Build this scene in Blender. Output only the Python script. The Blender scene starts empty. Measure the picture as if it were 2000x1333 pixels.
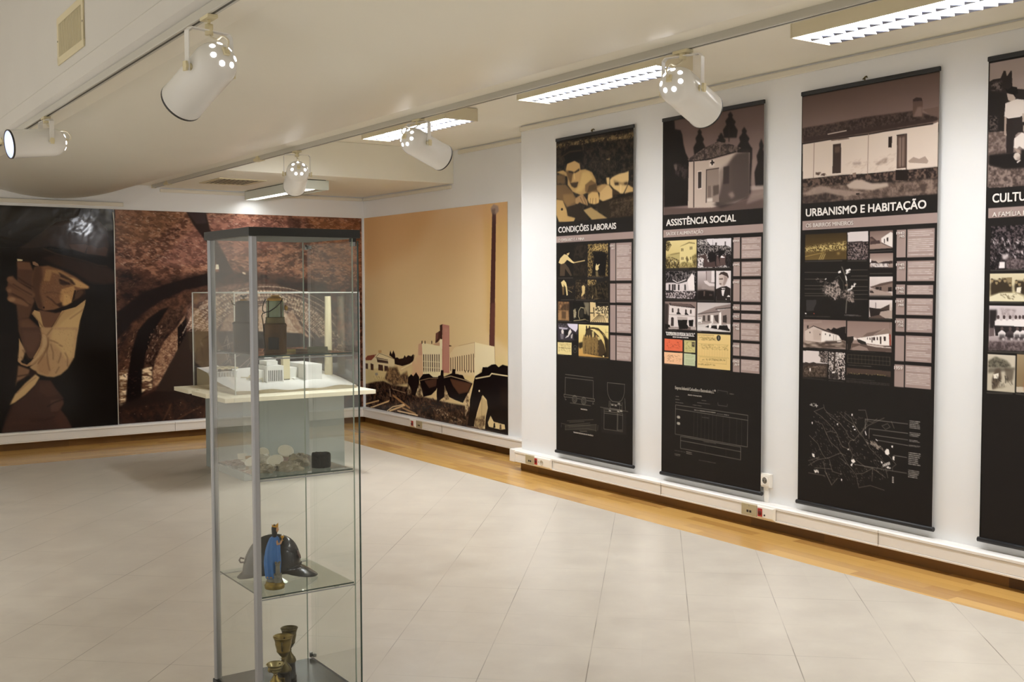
import bpy, bmesh, math, random
import numpy as np
from mathutils import Vector, Matrix

random.seed(7)
SC = bpy.context.scene
COL = SC.collection
R = math.radians

# ------------------------------------------------------------------ camera
CAM_H = 1.45
yaw, pitch, roll = 0.60061095, -0.05125068, -0.00254583
fwd = Vector((math.sin(yaw)*math.cos(pitch), math.cos(yaw)*math.cos(pitch), math.sin(pitch)))
rgt0 = Vector((math.cos(yaw), -math.sin(yaw), 0)); up0 = rgt0.cross(fwd)
RGT = rgt0*math.cos(roll)+up0*math.sin(roll)
UP = -rgt0*math.sin(roll)+up0*math.cos(roll)
FWD = fwd
cd = bpy.data.cameras.new('camera'); cam = bpy.data.objects.new('camera', cd); COL.objects.link(cam)
cd.sensor_fit = 'HORIZONTAL'; cd.sensor_width = 36.0; cd.lens = 36.0*2108.84/2000.0
cd.clip_start = .05; cd.clip_end = 60
cam.matrix_world = Matrix(((RGT.x, UP.x, -FWD.x, 0), (RGT.y, UP.y, -FWD.y, 0), (RGT.z, UP.z, -FWD.z, CAM_H), (0, 0, 0, 1)))
SC.camera = cam

# ------------------------------------------------------------------ world, exposure, large lights
w = bpy.data.worlds.new('World'); SC.world = w; w.use_nodes = True
w.node_tree.nodes['Background'].inputs[0].default_value = (1, .97, .92, 1)
w.node_tree.nodes['Background'].inputs[1].default_value = .02
SC.view_settings.view_transform = 'Standard'; SC.view_settings.look = 'None'
SC.view_settings.gamma = 1.0; SC.view_settings.exposure = 0.30
SC.view_settings.use_curve_mapping = False
try:
    SC.cycles.use_denoising = True
    SC.cycles.max_bounces = 10; SC.cycles.diffuse_bounces = 5; SC.cycles.glossy_bounces = 4
    SC.cycles.transparent_max_bounces = 24; SC.cycles.transmission_bounces = 8
    SC.cycles.caustics_reflective = False; SC.cycles.caustics_refractive = False
    SC.cycles.sample_clamp_indirect = 6.0
except Exception:
    pass

LAMP_COL = (.99, 1.0, 1.02)
R = math.radians
def area(name, loc, sx, sy, power, col=LAMP_COL, spread=180):
    l = bpy.data.lights.new(name, 'AREA'); l.shape = 'RECTANGLE'; l.size = sx; l.size_y = sy
    l.energy = power; l.color = col; l.spread = R(spread)
    o = bpy.data.objects.new(name, l); COL.objects.link(o); o.location = loc
    return o

# fluorescent fittings: x0, x1, y0, y1, z of bottom, z of ceiling; the right row runs on outside the picture
FIT = [(3.955, 4.235, 2.205, 3.465, 2.60, 2.69), (3.85, 4.11, 4.285, 5.555, 2.60, 2.69), (3.85, 4.11, 6.425, 7.69, 2.60, 2.69)]
P_RIGHT, P_LEFT_FILL, P_NOOK = 28, 42, 8
for i, (x0, x1, y0, y1, zb, zt) in enumerate(FIT):
    area('fluorescent_or_fill_light', ((x0+x1)/2, (y0+y1)/2, zt-.022), x1-x0-.05, y1-y0-.06, P_RIGHT*(1, 1.0, 1.8)[i], LAMP_COL, 138)
area('fluorescent_or_fill_light', (3.98, .75, 2.668), .21, 1.2, P_RIGHT, LAMP_COL, 138)
area('fluorescent_or_fill_light', (3.98, -1.35, 2.668), .21, 1.2, P_RIGHT, LAMP_COL, 138)
for y in (-1.6, 1.5, 4.6, 7.7):
    area('fluorescent_or_fill_light', (-2.0, y, 3.42), .5, 1.25, P_LEFT_FILL*(1.7 if y > 7 else .9), LAMP_COL, 100)  # unseen fill lights, added on the left to brighten floor and ceiling
area('fluorescent_or_fill_light', (3.945, 9.32, 2.352), .09, .95, P_NOOK)

# ------------------------------------------------------------------ helpers
def link(o, parent=None):
    COL.objects.link(o)
    if parent: o.parent = parent
    return o

def tag(o, label=None, cat=None, group=None, kind=None):
    if label: o['label'] = label
    if cat: o['category'] = cat
    if group: o['group'] = group
    if kind: o['kind'] = kind
    return o

def thing(name, loc, label, cat, group=None):
    o = bpy.data.objects.new(name, None); o.empty_display_size = .1
    COL.objects.link(o); o.location = loc
    return tag(o, label, cat, group)

class MB:
    """collects shapes and links them as ONE mesh object"""
    def __init__(s): s.v, s.f, s.m, s.sm = [], [], [], []
    def add(s, v, f, m=0, sm=False):
        o = len(s.v); s.v += [tuple(p) for p in v]; s.f += [tuple(i+o for i in q) for q in f]
        s.m += [m]*len(f); s.sm += [sm]*len(f)
    def box(s, a, b, m=0, M=None):
        (x0, y0, z0), (x1, y1, z1) = a, b
        v = [Vector(p) for p in ((x0,y0,z0),(x1,y0,z0),(x1,y1,z0),(x0,y1,z0),(x0,y0,z1),(x1,y0,z1),(x1,y1,z1),(x0,y1,z1))]
        if M: v = [M @ p for p in v]
        s.add(v, [(0,3,2,1),(4,5,6,7),(0,1,5,4),(1,2,6,5),(2,3,7,6),(3,0,4,7)], m)
    def tube(s, pts, r, n=10, m=0, cap=True, sm=True):
        pts = [Vector(p) for p in pts]; rs = r if isinstance(r, (list, tuple)) else [r]*len(pts)
        prev = None; v = []
        for i, p in enumerate(pts):
            t = (pts[min(i+1, len(pts)-1)]-pts[max(i-1, 0)]).normalized()
            if prev is None:
                a = t.cross(Vector((0,0,1)) if abs(t.z) < .9 else Vector((1,0,0))).normalized()
            else:
                a = (prev-t*prev.dot(t)).normalized()
            prev = a; b = t.cross(a)
            v += [p+(a*math.cos(k*2*math.pi/n)+b*math.sin(k*2*math.pi/n))*rs[i] for k in range(n)]
        f = [(i*n+k, i*n+(k+1)%n, (i+1)*n+(k+1)%n, (i+1)*n+k) for i in range(len(pts)-1) for k in range(n)]
        s.add(v, f, m, sm)
        if cap:
            o = len(s.v)-len(v)
            s.f += [tuple(o+k for k in reversed(range(n))), tuple(o+(len(pts)-1)*n+k for k in range(n))]; s.m += [m, m]; s.sm += [False, False]
    def lathe(s, prof, n=32, m=0, M=None, sm=True, squash=(1, 1)):
        """prof: (r, z) pairs; revolved about z"""
        v = []
        for r, z in prof:
            for k in range(n):
                a = k*2*math.pi/n; p = Vector((max(r, 1e-5)*math.cos(a)*squash[0], max(r, 1e-5)*math.sin(a)*squash[1], z))
                v.append(M @ p if M else p)
        f = [(i*n+k, i*n+(k+1)%n, (i+1)*n+(k+1)%n, (i+1)*n+k) for i in range(len(prof)-1) for k in range(n)]
        s.add(v, f, m, sm)
    def prism(s, poly, a, b, axis='y', m=0, sm=False):
        """2-D polygon extruded from a to b along an axis; poly in the two other axes in order"""
        def P(u, w, t): return {'y': (u, t, w), 'x': (t, u, w), 'z': (u, w, t)}[axis]
        n = len(poly)
        v = [P(u, w, a) for u, w in poly]+[P(u, w, b) for u, w in poly]
        s.add(v, [(k, (k+1) % n, n+(k+1) % n, n+k) for k in range(n)], m, sm)
        s.add(v, [tuple(reversed(range(n))), tuple(range(n, 2*n))], m)
    def build(s, name, mats, parent=None, bevel=0, seg=2, sub=0):
        me = bpy.data.meshes.new(name); me.from_pydata(s.v, [], s.f)
        for q in (mats if isinstance(mats, (list, tuple)) else [mats]): me.materials.append(q)
        me.polygons.foreach_set('material_index', s.m); me.polygons.foreach_set('use_smooth', s.sm)
        bm = bmesh.new(); bm.from_mesh(me); bmesh.ops.remove_doubles(bm, verts=bm.verts, dist=1e-5)
        bmesh.ops.recalc_face_normals(bm, faces=bm.faces); bm.to_mesh(me); bm.free()
        o = bpy.data.objects.new(name, me); link(o, parent)
        if bevel:
            b = o.modifiers.new('Bevel', 'BEVEL'); b.width = bevel; b.segments = seg; b.limit_method = 'ANGLE'; b.angle_limit = R(40)
        if sub:
            u = o.modifiers.new('Sub', 'SUBSURF'); u.levels = sub; u.render_levels = sub
        return o

def rot_to(d):
    """matrix turning +z onto d"""
    return Vector(d).to_track_quat('Z', 'Y').to_matrix().to_4x4()

# ------------------------------------------------------------------ materials
def newmat(name):
    m = bpy.data.materials.new(name); m.use_nodes = True
    return m, m.node_tree.nodes, m.node_tree.links, m.node_tree.nodes['Principled BSDF']

def srgb(h):
    c = [int(h[i:i+2], 16)/255 for i in (0, 2, 4)]
    return tuple((x/12.92 if x <= .04045 else ((x+.055)/1.055)**2.4) for x in c)+(1,)

def plain(name, col, rough=.5, metal=0, spec=.5, var=0, scale=8, bump=0, coat=0):
    m, N, L, b = newmat(name)
    c = srgb(col) if isinstance(col, str) else tuple(col)+(1,)
    b.inputs['Roughness'].default_value = rough; b.inputs['Metallic'].default_value = metal
    b.inputs['Specular IOR Level'].default_value = spec; b.inputs['Base Color'].default_value = c
    if coat: b.inputs['Coat Weight'].default_value = coat; b.inputs['Coat Roughness'].default_value = .12
    if var or bump:
        tc = N.new('ShaderNodeTexCoord'); n = N.new('ShaderNodeTexNoise')
        n.inputs['Scale'].default_value = scale; n.inputs['Detail'].default_value = 6
        L.new(tc.outputs['Object'], n.inputs['Vector'])
        if var:
            r = N.new('ShaderNodeValToRGB')
            r.color_ramp.elements[0].position = .3; r.color_ramp.elements[1].position = .7
            r.color_ramp.elements[0].color = tuple(x*(1-var) for x in c[:3])+(1,)
            r.color_ramp.elements[1].color = tuple(min(1, x*(1+var*.6)) for x in c[:3])+(1,)
            L.new(n.outputs['Fac'], r.inputs['Fac']); L.new(r.outputs['Color'], b.inputs['Base Color'])
        if bump:
            u = N.new('ShaderNodeBump'); u.inputs['Strength'].default_value = bump; u.inputs['Distance'].default_value = .01
            L.new(n.outputs['Fac'], u.inputs['Height']); L.new(u.outputs['Normal'], b.inputs['Normal'])
    return m

def emit(name, col, strength):
    m, N, L, b = newmat(name)
    b.inputs['Base Color'].default_value = (.8, .8, .8, 1)
    b.inputs['Emission Color'].default_value = tuple(col)+(1,); b.inputs['Emission Strength'].default_value = strength
    return m

def clear(name, tint, rough=.02, ior=1.5, haze=0.0, hazecol=(.7, .72, .68)):
    """thin clear sheet: tinted see-through with fresnel reflection and an optional diffuse haze"""
    m, N, L, b = newmat(name); N.remove(b); out = N['Material Output']
    t = N.new('ShaderNodeBsdfTransparent'); t.inputs[0].default_value = tuple(tint)+(1,)
    g = N.new('ShaderNodeBsdfGlossy'); g.inputs['Roughness'].default_value = rough
    lw = N.new('ShaderNodeLayerWeight'); lw.inputs['Blend'].default_value = .5      # facing = 1-|cos|, the same on both faces
    pw = N.new('ShaderNodeMath'); pw.operation = 'POWER'; L.new(lw.outputs['Facing'], pw.inputs[0]); pw.inputs[1].default_value = 5
    f0 = ((ior-1)/(ior+1))**2
    fr = N.new('ShaderNodeMath'); fr.operation = 'MULTIPLY_ADD'; L.new(pw.outputs[0], fr.inputs[0]); fr.inputs[1].default_value = 1-f0; fr.inputs[2].default_value = f0
    mx = N.new('ShaderNodeMixShader'); L.new(fr.outputs[0], mx.inputs[0]); L.new(t.outputs[0], mx.inputs[1]); L.new(g.outputs[0], mx.inputs[2])
    last = mx
    if haze:
        d = N.new('ShaderNodeBsdfDiffuse'); d.inputs[0].default_value = tuple(hazecol)+(1,)
        m2 = N.new('ShaderNodeMixShader'); m2.inputs[0].default_value = haze
        L.new(mx.outputs[0], m2.inputs[1]); L.new(d.outputs[0], m2.inputs[2]); last = m2
    L.new(last.outputs[0], out.inputs['Surface'])
    return m

def wall_paint(name, col, var=.03):
    return plain(name, col, .62, 0, .3, var, 1.3, .015)

def floor_tiles():
    m, N, L, b = newmat('polished_stone_tiles')
    g = N.new('ShaderNodeNewGeometry')
    mp = N.new('ShaderNodeMapping'); mp.vector_type = 'POINT'
    ang = R(-48.0); ox, oy = 3.526, 3.099
    mp.inputs['Rotation'].default_value = (0, 0, ang); mp.inputs['Scale'].default_value = (1/.398, 1/.398, 1)
    qx = (ox*math.cos(ang)-oy*math.sin(ang))/.398; qy = (ox*math.sin(ang)+oy*math.cos(ang))/.398
    # mapping applies scale, then rotation
    mp.inputs['Location'].default_value = (-qx+.5, -qy+.5, 0)
    L.new(g.outputs['Position'], mp.inputs['Vector'])
    sp = N.new('ShaderNodeSeparateXYZ'); L.new(mp.outputs[0], sp.inputs[0])
    def joint(sock, seed, w):
        fr = N.new('ShaderNodeMath'); fr.operation = 'FRACT'; L.new(sock, fr.inputs[0])
        s = N.new('ShaderNodeMath'); s.operation = 'SUBTRACT'; L.new(fr.outputs[0], s.inputs[0]); s.inputs[1].default_value = .5
        a = N.new('ShaderNodeMath'); a.operation = 'ABSOLUTE'; L.new(s.outputs[0], a.inputs[0])
        l = N.new('ShaderNodeMath'); l.operation = 'LESS_THAN'; L.new(a.outputs[0], l.inputs[0]); l.inputs[1].default_value = w
        n = N.new('ShaderNodeTexNoise'); n.inputs['Scale'].default_value = 2.3; n.inputs['Detail'].default_value = 3
        L.new(g.outputs['Position'], n.inputs['Vector'])
        r = N.new('ShaderNodeMapRange'); r.inputs[1].default_value = .38; r.inputs[2].default_value = .66; r.inputs[3].default_value = seed[0]; r.inputs[4].default_value = seed[1]
        L.new(n.outputs['Fac'], r.inputs[0])
        mu = N.new('ShaderNodeMath'); mu.operation = 'MULTIPLY'; L.new(l.outputs[0], mu.inputs[0]); L.new(r.outputs[0], mu.inputs[1])
        return mu
    ja = joint(sp.outputs[0], (.02, .5), .0045); jb = joint(sp.outputs[1], (.15, .8), .005)
    mx = N.new('ShaderNodeMath'); mx.operation = 'MAXIMUM'; L.new(ja.outputs[0], mx.inputs[0]); L.new(jb.outputs[0], mx.inputs[1])
    # tone per tile + mottling
    fl = N.new('ShaderNodeVectorMath'); fl.operation = 'FLOOR'
    ad = N.new('ShaderNodeVectorMath'); ad.operation = 'ADD'; ad.inputs[1].default_value = (0, 0, 0); L.new(mp.outputs[0], ad.inputs[0]); L.new(ad.outputs[0], fl.inputs[0])
    wn = N.new('ShaderNodeTexWhiteNoise'); wn.noise_dimensions = '2D'; L.new(fl.outputs[0], wn.inputs['Vector'])
    n1 = N.new('ShaderNodeTexNoise'); n1.inputs['Scale'].default_value = 5; n1.inputs['Detail'].default_value = 8; n1.inputs['Roughness'].default_value = .6
    L.new(g.outputs['Position'], n1.inputs['Vector'])
    ma = N.new('ShaderNodeMath'); ma.operation = 'MULTIPLY_ADD'; L.new(wn.outputs['Value'], ma.inputs[0]); ma.inputs[1].default_value = .10; L.new(n1.outputs['Fac'], ma.inputs[2])
    rp = N.new('ShaderNodeValToRGB'); rp.color_ramp.elements[0].position = .32; rp.color_ramp.elements[1].position = .85
    rp.color_ramp.elements[0].color = srgb('b6ada0'); rp.color_ramp.elements[1].color = srgb('c6beb0')
    L.new(ma.outputs[0], rp.inputs['Fac'])
    mc = N.new('ShaderNodeMixRGB'); L.new(mx.outputs[0], mc.inputs[0]); L.new(rp.outputs[0], mc.inputs[1]); mc.inputs[2].default_value = srgb('6a5f52')
    L.new(mc.outputs[0], b.inputs['Base Color'])
    rr = N.new('ShaderNodeMapRange'); rr.inputs[3].default_value = .24; rr.inputs[4].default_value = .42; L.new(n1.outputs['Fac'], rr.inputs[0]); L.new(rr.outputs[0], b.inputs['Roughness'])
    b.inputs['Specular IOR Level'].default_value = .45
    return m

def wood(name, c1, c2, axis, rough=.3, plank=.07, spec=.5):
    """planks running along one world axis ('X' or 'Y')"""
    m, N, L, b = newmat(name)
    g = N.new('ShaderNodeNewGeometry'); sp = N.new('ShaderNodeSeparateXYZ'); L.new(g.outputs['Position'], sp.inputs[0])
    al, ac = (0, 1) if axis == 'X' else (1, 0)
    dv = N.new('ShaderNodeMath'); dv.operation = 'DIVIDE'; L.new(sp.outputs[ac], dv.inputs[0]); dv.inputs[1].default_value = plank
    fl = N.new('ShaderNodeMath'); fl.operation = 'FLOOR'; L.new(dv.outputs[0], fl.inputs[0])
    w1 = N.new('ShaderNodeTexWhiteNoise'); w1.noise_dimensions = '1D'; L.new(fl.outputs[0], w1.inputs['W'])
    la = N.new('ShaderNodeMath'); la.operation = 'MULTIPLY_ADD'; L.new(w1.outputs['Value'], la.inputs[0]); la.inputs[1].default_value = 3; L.new(sp.outputs[al], la.inputs[2])
    l2 = N.new('ShaderNodeMath'); l2.operation = 'DIVIDE'; L.new(la.outputs[0], l2.inputs[0]); l2.inputs[1].default_value = .55
    f2 = N.new('ShaderNodeMath'); f2.operation = 'FLOOR'; L.new(l2.outputs[0], f2.inputs[0])
    cb = N.new('ShaderNodeCombineXYZ'); L.new(fl.outputs[0], cb.inputs[0]); L.new(f2.outputs[0], cb.inputs[1])
    wn = N.new('ShaderNodeTexWhiteNoise'); wn.noise_dimensions = '2D'; L.new(cb.outputs[0], wn.inputs['Vector'])
    mp = N.new('ShaderNodeMapping'); L.new(g.outputs['Position'], mp.inputs['Vector'])
    sc = [60., 60., 30.]; sc[al] = 3.; mp.inputs['Scale'].default_value = sc
    n = N.new('ShaderNodeTexNoise'); n.inputs['Scale'].default_value = 1; n.inputs['Detail'].default_value = 5; L.new(mp.outputs[0], n.inputs['Vector'])
    ma = N.new('ShaderNodeMath'); ma.operation = 'MULTIPLY_ADD'; L.new(n.outputs['Fac'], ma.inputs[0]); ma.inputs[1].default_value = .5; L.new(wn.outputs['Value'], ma.inputs[2])
    rp = N.new('ShaderNodeValToRGB'); rp.color_ramp.elements[0].position = .2; rp.color_ramp.elements[1].position = 1.2 if False else 1.0
    rp.color_ramp.elements[0].color = srgb(c1); rp.color_ramp.elements[1].color = srgb(c2); L.new(ma.outputs[0], rp.inputs['Fac'])
    fr = N.new('ShaderNodeMath'); fr.operation = 'FRACT'; L.new(dv.outputs[0], fr.inputs[0])
    lt = N.new('ShaderNodeMath'); lt.operation = 'LESS_THAN'; L.new(fr.outputs[0], lt.inputs[0]); lt.inputs[1].default_value = .02
    mx = N.new('ShaderNodeMixRGB'); mx.blend_type = 'MULTIPLY'; L.new(lt.outputs[0], mx.inputs[0]); L.new(rp.outputs[0], mx.inputs[1]); mx.inputs[2].default_value = (.55, .5, .42, 1)
    L.new(mx.outputs[0], b.inputs['Base Color']); b.inputs['Roughness'].default_value = rough; b.inputs['Specular IOR Level'].default_value = spec
    return m

def print_mat(name, rough, gain, spec=.5, bump=0, loose=0):
    m, N, L, b = newmat(name)
    a = N.new('ShaderNodeVertexColor'); a.layer_name = 'print'
    mu = N.new('ShaderNodeMixRGB'); mu.blend_type = 'MULTIPLY'; mu.inputs[0].default_value = 1; mu.inputs[2].default_value = (gain, gain, gain, 1)
    L.new(a.outputs['Color'], mu.inputs[1]); L.new(mu.outputs[0], b.inputs['Base Color'])
    b.inputs['Roughness'].default_value = rough; b.inputs['Specular IOR Level'].default_value = spec
    if bump:
        tc = N.new('ShaderNodeTexCoord'); n = N.new('ShaderNodeTexNoise'); n.inputs['Scale'].default_value = 2.2; n.inputs['Detail'].default_value = 3; n.inputs['Distortion'].default_value = .6
        L.new(tc.outputs['Object'], n.inputs['Vector'])
        u = N.new('ShaderNodeBump'); u.inputs['Strength'].default_value = bump; u.inputs['Distance'].default_value = .03
        L.new(n.outputs['Fac'], u.inputs['Height']); L.new(u.outputs['Normal'], b.inputs['Normal'])
        if loose:     # the film has come loose and shiny near its top edge
            g = N.new('ShaderNodeNewGeometry'); sp = N.new('ShaderNodeSeparateXYZ'); L.new(g.outputs['Position'], sp.inputs[0])
            r = N.new('ShaderNodeMapRange'); r.inputs[1].default_value = 1.72; r.inputs[2].default_value = 2.06; L.new(sp.outputs[2], r.inputs[0])
            k = N.new('ShaderNodeMath'); k.operation = 'MULTIPLY_ADD'; L.new(r.outputs[0], k.inputs[0]); k.inputs[1].default_value = loose; k.inputs[2].default_value = bump; L.new(k.outputs[0], u.inputs['Strength'])
            q = N.new('ShaderNodeMath'); q.operation = 'MULTIPLY_ADD'; L.new(r.outputs[0], q.inputs[0]); q.inputs[1].default_value = .5; q.inputs[2].default_value = spec; L.new(q.outputs[0], b.inputs['Specular IOR Level'])
    return m

M = dict(
    wall=wall_paint('warm_white_wall_paint', 'e6e6e6'),
    ceil=wall_paint('cream_ceiling_paint', 'f0ede0'),
    vault=plain('cream_gloss_ceiling_paint', 'ece8da', .34, 0, .35, .025, 1.1, .01),
    fascia=wall_paint('dimmed_fascia_paint', 'cfccc6'),  # neutral paint hue, greyed further to stand in for the fascia's weaker light
    rail=plain('cream_picture_rail', 'ddd7c8', .45),
    trunk=plain('white_trunking_plastic', 'e6e3de', .38, 0, .45),
    groove=plain('trunking_groove', '8f877a', .6),
    tiles=floor_tiles(),
    oak_y=wood('oak_border_lengthwise', 'a87c42', 'c89d58', 'Y', .2, .075),
    oak_x=wood('oak_border_crosswise', 'a87c42', 'c89d58', 'X', .2, .075),
    skirt_y=wood('dark_oak_skirting_lengthwise', '4e3315', '7a5526', 'Y', .4, .5, .35),
    skirt_x=wood('dark_oak_skirting_crosswise', '4e3315', '7a5526', 'X', .4, .5, .35),
    lamp_white=plain('white_enamel', 'e4e2de', .2, 0, .5),
    lamp_edge=plain('dark_lamp_rim', '26241f', .5),
    lamp_in=plain('mirror_reflector', 'dfe3f4', .3, .35),
    bulb=emit('lamp_glow', (.9, .94, 1.0), 16),
    glow=emit('lamp_vent_glow', (1, .97, 1.0), 7),
    cream=plain('cream_plastic', 'd6cba6', .45),
    cable=plain('ivory_cable', 'd6cdb4', .5),
    track=plain('white_track_aluminium', 'bdbab0', .32),
    slot=plain('grey_track_slot', '47443a', .6),
    fit=plain('ivory_fitting_enamel', 'd9d0b6', .4),
    fit_grey=plain('grey_fitting_enamel', 'cdd0c4', .42),
    reflect=plain('white_reflector', 'f2f2f2', .3),
    louver=plain('satin_aluminium_louver', '8f97b4', .35),
    tube=emit('fluorescent_tube_glow', (.96, .98, 1.0), 14),
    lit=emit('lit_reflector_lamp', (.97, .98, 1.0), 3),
    dark=plain('dark_void', '1d1a16', .8),
    vent=plain('ivory_vent', 'd3c8a6', .5),
    black=plain('black_laminate', '1e1e1c', .45, 0, .4, .06, 30),
    alu=plain('satin_aluminium', 'a2a3a6', .34, .7),
    chrome=plain('chrome', '8a8a88', .2, 1),
    glass=clear('cabinet_glass', (.97, .98, .968), .01, 1.36),
    shelf_glass=clear('shelf_glass', (.92, .955, .93), .01, 1.36),
    edge=plain('green_glass_edge', '2a3d36', .15, 0, .6),
    edge_lt=plain('pale_glass_edge', '93a093', .2, 0, .6),
    acryl=clear('acrylic_sheet', (.985, .985, .98), .03, 1.45, .008),
    acryl_edge=plain('polished_acrylic_edge', 'c9ccc4', .2),
    board=plain('cream_laminate_board', 'e6dfc6', .4),
    plinth=plain('grey_painted_plinth', '98a09e', .55, 0, .4, .04, 5),
    card_w=plain('white_model_card', 'e9e8e4', .6), card_c=plain('cream_model_card', 'd8cdaa', .6),
    card_t=plain('tan_model_edge', 'b0a284', .7), card_d=plain('dark_model_slit', '4a463e', .8),
    ban_rail=plain('black_banner_rail', '1c1d20', .45),
    ink=plain('white_lettering', 'e9e4df', .55), ink2=plain('pale_lettering', 'dcd2cc', .55), ink3=plain('faded_lettering', 'a39c92', .6),
    brass=plain('aged_brass', '8f7a44', .35, .8, .5, .2, 18), brass_d=plain('tarnished_brass', '5f5332', .42, .75, .5, .25, 18),
    silver=plain('worn_pale_brass', 'a89a70', .3, .8, .5, .15, 18),
    ebony=plain('dark_turned_wood', '211d18', .4),
    rust=plain('rusty_iron', '5c4326', .62, .25, .4, .4, 22, .2), iron=plain('dull_dark_iron', '3c3a30', .55, .3, .4, .25, 20, .1),
    lampglass=plain('dusty_lamp_glass', '7a8468', .2, 0, .5, .3, 14), ochre=plain('ochre_brass', 'a8823a', .4, .6, .5, .2, 20),
    wire=plain('dark_wire', '2e281e', .5, .5),
    leather=plain('black_varnished_leather', '0d0c0b', .2, 0, .5, .2, 12),
    badge=plain('brown_badge', '4a2c1c', .5), buckle=plain('brown_strap', '4a3328', .6),
    coal=plain('black_briquette', '22211e', .9, 0, .2, .35, 40, .5),
    paper=plain('off_white_paper', 'e2ded0', .6, 0, .4, .05, 40), paper_t=plain('tan_paper', 'b8a878', .7), 
    bag=plain('crumpled_clear_bag', 'a8a08e', .22, 0, .6, .4, 30, .3), bag_w=plain('crumpled_white_bag', 'd4d0c6', .25, 0, .6, .2, 30, .2), bag_p=plain('pinkish_bag', '7d6a5e', .35, 0, .5, .35, 30, .3),
    blue=plain('blue_painted_cloak', '3a74bd', .4, 0, .4, .12, 40), hair=plain('black_hair', '15130f', .6), gold=plain('gilt_paint', 'c9962e', .35, .55, .5, .2, 60),
    skin=plain('painted_skin', 'c99a72', .5), stone=plain('grey_tower_paint', '7d7a70', .6, 0, .3, .15, 60),
    gold_d=plain('antique_gilt', '8a7330', .4, .5, .5, .4, 70),
    plate=plain('beige_metal_plate', 'b0a484', .45), white_p=plain('white_socket_plastic', 'ece8df', .35), red_p=plain('red_socket_plastic', 'a81c14', .35),
)
# ------------------------------------------------------------------ printed pictures (painted into colour attributes, point by point)
def hexc(h): return np.array([int(h[i:i+2], 16)/255 for i in (0, 2, 4)], np.float32)

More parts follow.
